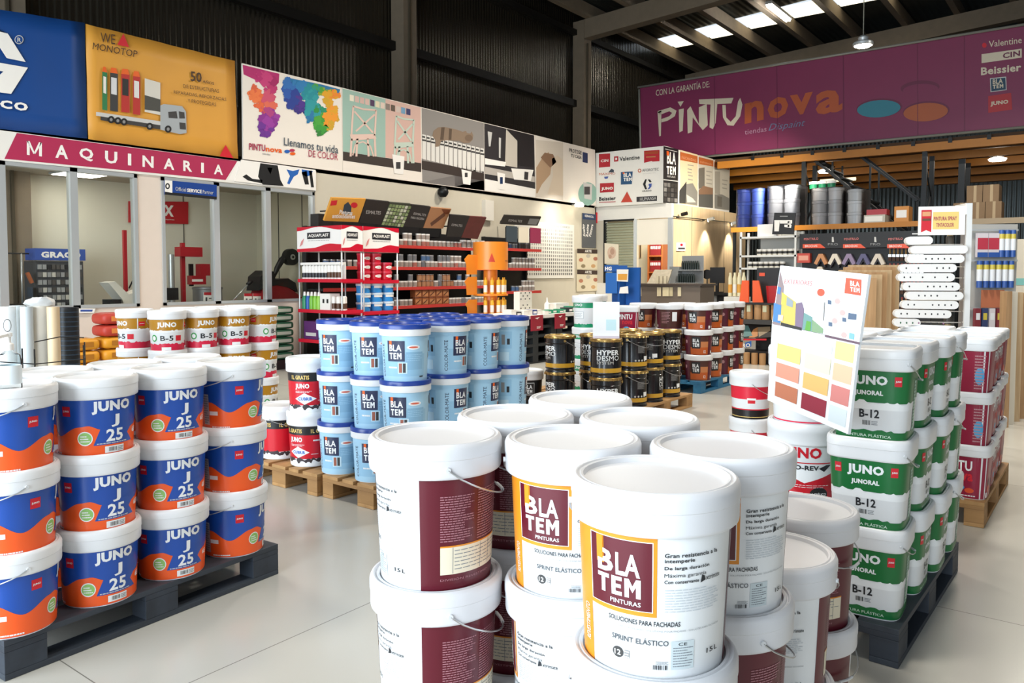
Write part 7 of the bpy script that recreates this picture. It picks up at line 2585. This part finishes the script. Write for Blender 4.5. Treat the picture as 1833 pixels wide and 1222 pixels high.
sc = lathe_proto('spray_can', [([(0, 0), (.03, 0), (.03, .15), (.022, .165)], M('spray_dark', '4a4640', .35)), ([(.022, .165), (.022, .19), (0, .19)], M('spray_tan', 'a08a60', .4))], 12)
for k in range(9):
    sc.put(SP(W2 - .06 + .0, .22, .25 + k * .19), 0, 'dark spray can behind the wire grid, %s from the bottom of the spray stand' % ORD[k], 'spray can', 'spray cans in the wire stand')
# ------------------------------------------------------------------ hanging tubes and boards at far right
t = thing('tube_rack', 'grey slat panel with hanging blue tubes right of the spray stand', 'rack')
TD = 8.2
Q = lambda u, v, d=TD: onD(u, v, d)
p0, p1 = Q(1752, 410), Q(1822, 410)
tx = Vector((p1.x - p0.x, p1.y - p0.y, 0)).normalized(); tn_ = Vector((-tx.y, tx.x, 0)); tn_ = tn_ if tn_.x > 0 else -tn_
O2 = Vector((p0.x, p0.y, 0)) + tn_ * .08
TP = lambda s, d, z: O2 + tx * s + tn_ * d + Vector((0, 0, z))
WT = (Vector((p1.x, p1.y, 0)) - Vector((p0.x, p0.y, 0))).length
b = MB(); b.hexa([TP(-.05, 0, 0), TP(WT + .05, 0, 0), TP(WT + .05, .03, 0), TP(-.05, .03, 0), TP(-.05, 0, 1.95), TP(WT + .05, 0, 1.95), TP(WT + .05, .03, 1.95), TP(-.05, .03, 1.95)], M('slat_grey', 'a9a8a4', .5)); b.build('panel', t)
b = MB()
for v in (411, 466, 553):
    z = Q(1780, v).z; b.bar(TP(-.04, -.02, z), TP(WT + .04, -.02, z), .02, .02, alu, (0, 0, 1))
b.build('hook_rail', t)
tb = M('tube_blue', '2f549c', .35); ty = M('tube_yellow', 'c9b84a', .35); tw_ = M('tube_white', 'dfe3e8', .35)
b = MB(); b.loft([(0, 0), (.028, 0), (.028, .07)], tb, 12); b.loft([(.028, .07), (.028, .19)], tw_, 12); b.loft([(.028, .19), (.028, .24)], ty, 12); b.loft([(.028, .24), (.026, .28), (0, .28)], tb, 12)
tp_ = Proto(b.build('sealant_tube'))
for i in range(6):
    tp_.put(TP(.03 + i * .066, -.064, Q(1780, 515).z), 0, 'blue, white and yellow sealant tube, %s from left in the middle row' % ORD[i], 'tube', 'sealant tubes middle row')
for i in range(3):
    tp_.put(TP(.25 + i * .06, -.064, Q(1780, 460).z), 0, 'blue, white and yellow sealant tube, %s from left in the top row' % ORD[i], 'tube', 'sealant tubes top row')
for i in range(2):
    b = MB(); b.box((-.055, -.02, 0), (.055, .02, .25), M('pack_pale', 'cfc9cf', .4)); b.box((-.055, -.0212, .08), (.055, -.0201, .2), M('pack_crimson', 'b3384a', .4)); b.box((-.055, -.0212, 0), (.055, -.0201, .05), tb)
    o = single('blister_pack', b, 'red and blue blister pack, %s from left in the top row' % ORD[i], 'pack', 'blister packs'); o.location = TP(.05 + i * .115, -.056, Q(1780, 460).z); o.rotation_euler.z = math.atan2(tx.y, tx.x)
for i in range(5):
    b = MB(); b.box((-.03, -.02, 0), (.03, .02, .22), (M('pack_wine', '7a3038', .4), M('pack_navy', '33406a', .4), M('pack_pale'), M('pack_wine'), M('pack_crimson'))[i]); b.box((-.02, -.0212, .1), (.02, -.0201, .17), (tw_, ty)[i % 2])
    o = single('blister_pack', b, 'dark blister pack, %s from left in the bottom row' % ORD[i], 'pack', 'blister packs low row'); o.location = TP(.02 + i * .075, -.056, Q(1780, 590).z); o.rotation_euler.z = math.atan2(tx.y, tx.x)
b = MB(); b.hexa([TP(.06, -.06, Q(1780, 551).z), TP(.3, -.06, Q(1780, 551).z), TP(.3, -.05, Q(1780, 551).z), TP(.06, -.05, Q(1780, 551).z), TP(.06, -.06, Q(1780, 519).z), TP(.3, -.06, Q(1780, 519).z), TP(.3, -.05, Q(1780, 519).z), TP(.06, -.05, Q(1780, 519).z)], M('board_rust', 'b0694a', .6)); single('rust_panel', b, 'rust coloured panel hung below the sealant tubes', 'panel')
for i in range(4):
    p = onD(1800 + i * 10, 600, 7.3 + .15 * i)
    z = onD(1800, 521 + i * 1.0, 7.3 + .15 * i).z
    b = MB(); c0 = Vector((p.x, p.y, 0)); e = CAMR * .052; d = CAMF * .1
    b.hexa([c0, c0 + e, c0 + e + d, c0 + d] + [q + Vector((0, 0, z)) for q in (c0, c0 + e, c0 + e + d, c0 + d)], (bw, M('panel_white', 'd9d2c2', .5), bw2, bw)[i])
    single('door_panel', b, 'wooden panel standing at the far right edge, %s from left' % ORD[i], 'panel', 'wooden panels at the right edge')
p = onD(1826, 470, 8.8)
b = MB(); z0, z1 = onD(1826, 520, 8.8).z, onD(1826, 428, 8.8).z
b.box((p.x, p.y - .35, 0), (p.x + .05, p.y + .12, z1), M('panel_white')); b.box((p.x - .004, p.y - .35, onD(1826, 510, 8.8).z), (p.x - .001, p.y + .12, onD(1826, 498, 8.8).z), M('panel_aqua', '7fc0bc', .5)); single('tile_panel', b, 'white tile sample panel with an aqua stripe at the right edge', 'panel')

# ------------------------------------------------------------------ sample board in front of the green buckets
t = thing('sample_board', 'hinged white sample board of facade colours leaning over the buckets', 'sample board')
DL = lambda u, v: onD(u, v, 2.93)
DR = lambda u, v: onD(u, v, 2.56)


def bl2(q, a_, c):
    # q: tl, tr, br, bl
    return (q[0] * (1 - a_) + q[1] * a_) * (1 - c) + (q[3] * (1 - a_) + q[2] * a_) * c


TQ = [DL(1397, 475), DR(1555, 491), DR(1538, 612), DL(1382, 577)]
BQ = [DL(1382, 578), DR(1537, 613), DR(1518, 777), DL(1374, 716)]
UVT = [(1397, 475), (1555, 491), (1538, 612), (1382, 577)]
bw_ = M('board_gloss', 'e9ecee', .3)
for nm, q in (('top_panel', TQ), ('bottom_panel', BQ)):
    n = (q[1] - q[0]).cross(q[3] - q[0]).normalized()
    if n.dot(C0 - q[0]) > 0:
        n = -n
    d = n * .012
    b = MB(); b.hexa([q[3], q[2], q[2] + d, q[3] + d, q[0], q[1], q[1] + d, q[0] + d], bw_); o = b.build(nm, t)
    nf = -n

    def bmap(quad, uvq, nf):
        import itertools
        def mp(x, y, l):
            return bl2(quad, x, y) + nf * (.0012 + .0008 * l)
        return mp
    a = Dec(bmap(q, None, nf))
    if nm == 'top_panel':
        fx_ = lambda u, v: ((u - 1397 + (v - 475) * .147) / 158., (v - 475 - (u - 1397) * .1) / (102 + (u - 1397) * .12))
        def P(pts, m, l=0):
            a.poly([fx_(*p) for p in pts], m, l)
        P([(1397, 484), (1405, 512), (1401, 580), (1384, 577)], M('house_stone', '8f7f80', .6), 0); P([(1386, 540), (1401, 545), (1400, 576), (1385, 572)], M('house_blue', '4f7fb0', .6), 1); P([(1393, 512), (1400, 514), (1398, 526), (1392, 524)], M('house_blue'), 1)
        P([(1402, 522), (1429, 540), (1428, 580), (1400, 578)], M('house_yellow', 'c9b460', .6), 1); P([(1402, 522), (1410, 528), (1409, 545), (1401, 543)], M('house_lemon', 'ddc95a', .6), 2); P([(1412, 530), (1424, 538), (1423, 549), (1411, 545)], M('house_window', '8f9aa0', .5), 2)
        P([(1429, 542), (1440, 540), (1444, 552), (1441, 586), (1427, 583)], M('house_mauve', '7c6d82', .6), 1); P([(1444, 558), (1459, 566), (1458, 590), (1441, 587)], M('house_teal', '6f9490', .6), 1); P([(1449, 572), (1457, 574), (1456, 590), (1446, 588)], M('house_leaf', '5f9a48', .6), 2); P([(1459, 570), (1478, 586), (1477, 594), (1458, 591)], M('house_leaf2', '7f9a78', .6), 1)
        P([(1396, 561), (1406, 562), (1405, 572), (1395, 571)], M('house_sign', 'e0b8a8', .5), 3); P([(1401, 574), (1440, 584), (1440, 589), (1401, 580)], dgrey, 2)
        co = M('board_coral', 'd9604c', .4)
        P([(1517, 497), (1542, 500), (1540, 528), (1514, 524)], co, 1)
        a.textq('BLA', fx_(1524, 511), fx_(1539, 513), fx_(1524, 502), pw, 2, .026); a.textq('TEM', fx_(1524, 521), fx_(1539, 523), fx_(1524, 513), pw, 2, .026)
        a.textq('EXTERIORES', (.085, .30), (.42, .275), (.085, .225), M('board_rose', 'd07f80', .4), 1, .0); a.textq('REVESTIMIENTOS', (.10, .20), (.36, .18), (.10, .165), inkl, 1, -.005)
        ex, ey = fx_(1474, 523); a.ell(ex, ey, .042, .06, co, 1, 18)
        for u, v in ((1486, 536), (1487, 574), (1510, 566)):
            P([(u, v), (u + 6, v + 1), (u + 6, v + 8), (u, v + 7)], M('board_slate', '5a6a80', .5), 1)
        P([(1520, 558), (1533, 560), (1532, 570), (1519, 569)], M('board_slate'), 1); P([(1521, 592), (1529, 594), (1528, 604), (1520, 602)], M('board_sky', '7fb0d0', .5), 1)
        for u, v in ((1502, 538), (1510, 558), (1497, 572), (1512, 596)):
            ex, ey = fx_(u, v); a.ell(ex, ey, .03, .045, M('board_blush', 'e6a8a4', .5), 0, 14)
        a.lines(.55, .38, .62, .44, 2, inkl, 1, .3); a.lines(.4, .3, .55, .33, 1, inkl, 1, .4)
        P([(1480, 540), (1481, 540), (1479, 572), (1478, 572)], dgrey, 1)
        P([(1481, 596), (1537, 608), (1537, 612), (1481, 600)], M('board_umberline', '6a5560', .5), 2)
    else:
        for (x0, y0, x1, y1, c) in ((.09, .235, .385, .425, 'f0d27a'), (.44, .255, .735, .44, 'e8e0b4'), (.77, .035, 1.0 - .03, .235, 'f1e08a'),
                                    (.09, .475, .385, .655, 'dd8f78'), (.44, .49, .735, .68, 'd9ab68'), (.77, .28, .97, .475, 'e5b494'),
                                    (.095, .72, .385, .905, 'b56f52'), (.44, .735, .735, .925, '8a2a3a'), (.77, .525, .97, .715, 'c47a74'),
                                    (.09, .02, .385, .18, 'eef0f0'), (.44, .03, .735, .2, 'eceff0'), (.77, .755, .965, .94, 'c9d2d4')):
            a.rect(x0, y0, x1, y1, M('swatch_' + c, c, .5), 0)
    a.build(nm + '_print' if False else 'print', o)
pm = (BQ[2] + BQ[3]) / 2
b = MB(); b.tube([(TQ[2] + TQ[3]) / 2 + Vector((.03, .02, 0)), Vector((3.35, 1.02, PH + .64 + .3475))], .008, alu, 8); b.build('strut', t)
# white card stand on the front drum
t = thing('info_card', 'white information card in a clear stand on the front drum', 'card', (6.25, 3.66, PH + .349 * 2 + .002))
dvec = Vector((-6.25, -3.66, 0)).normalized(); sv = Vector((-dvec.y, dvec.x, 0))
t.rotation_euler.z = math.atan2(sv.y, sv.x)
b = MB(); b.box((-.12, -.006, .02), (.12, .006, .33), M('card_white', 'eceeef', .4)); b.build('card', t)
b = MB(); b.box((-.12, -.0075, .08), (.12, -.0061, .12), M('card_sky', 'a8d0de', .4)) if False else b.box((.0, -.0075, .07), (.09, -.0061, .17), M('card_sky', 'c3e2e8', .4)); b.build('print', t)
b = MB(); b.box((-.12, -.05, 0), (.12, .05, .019), M('card_base', 'd9d2e0', .3)); b.build('base', t)
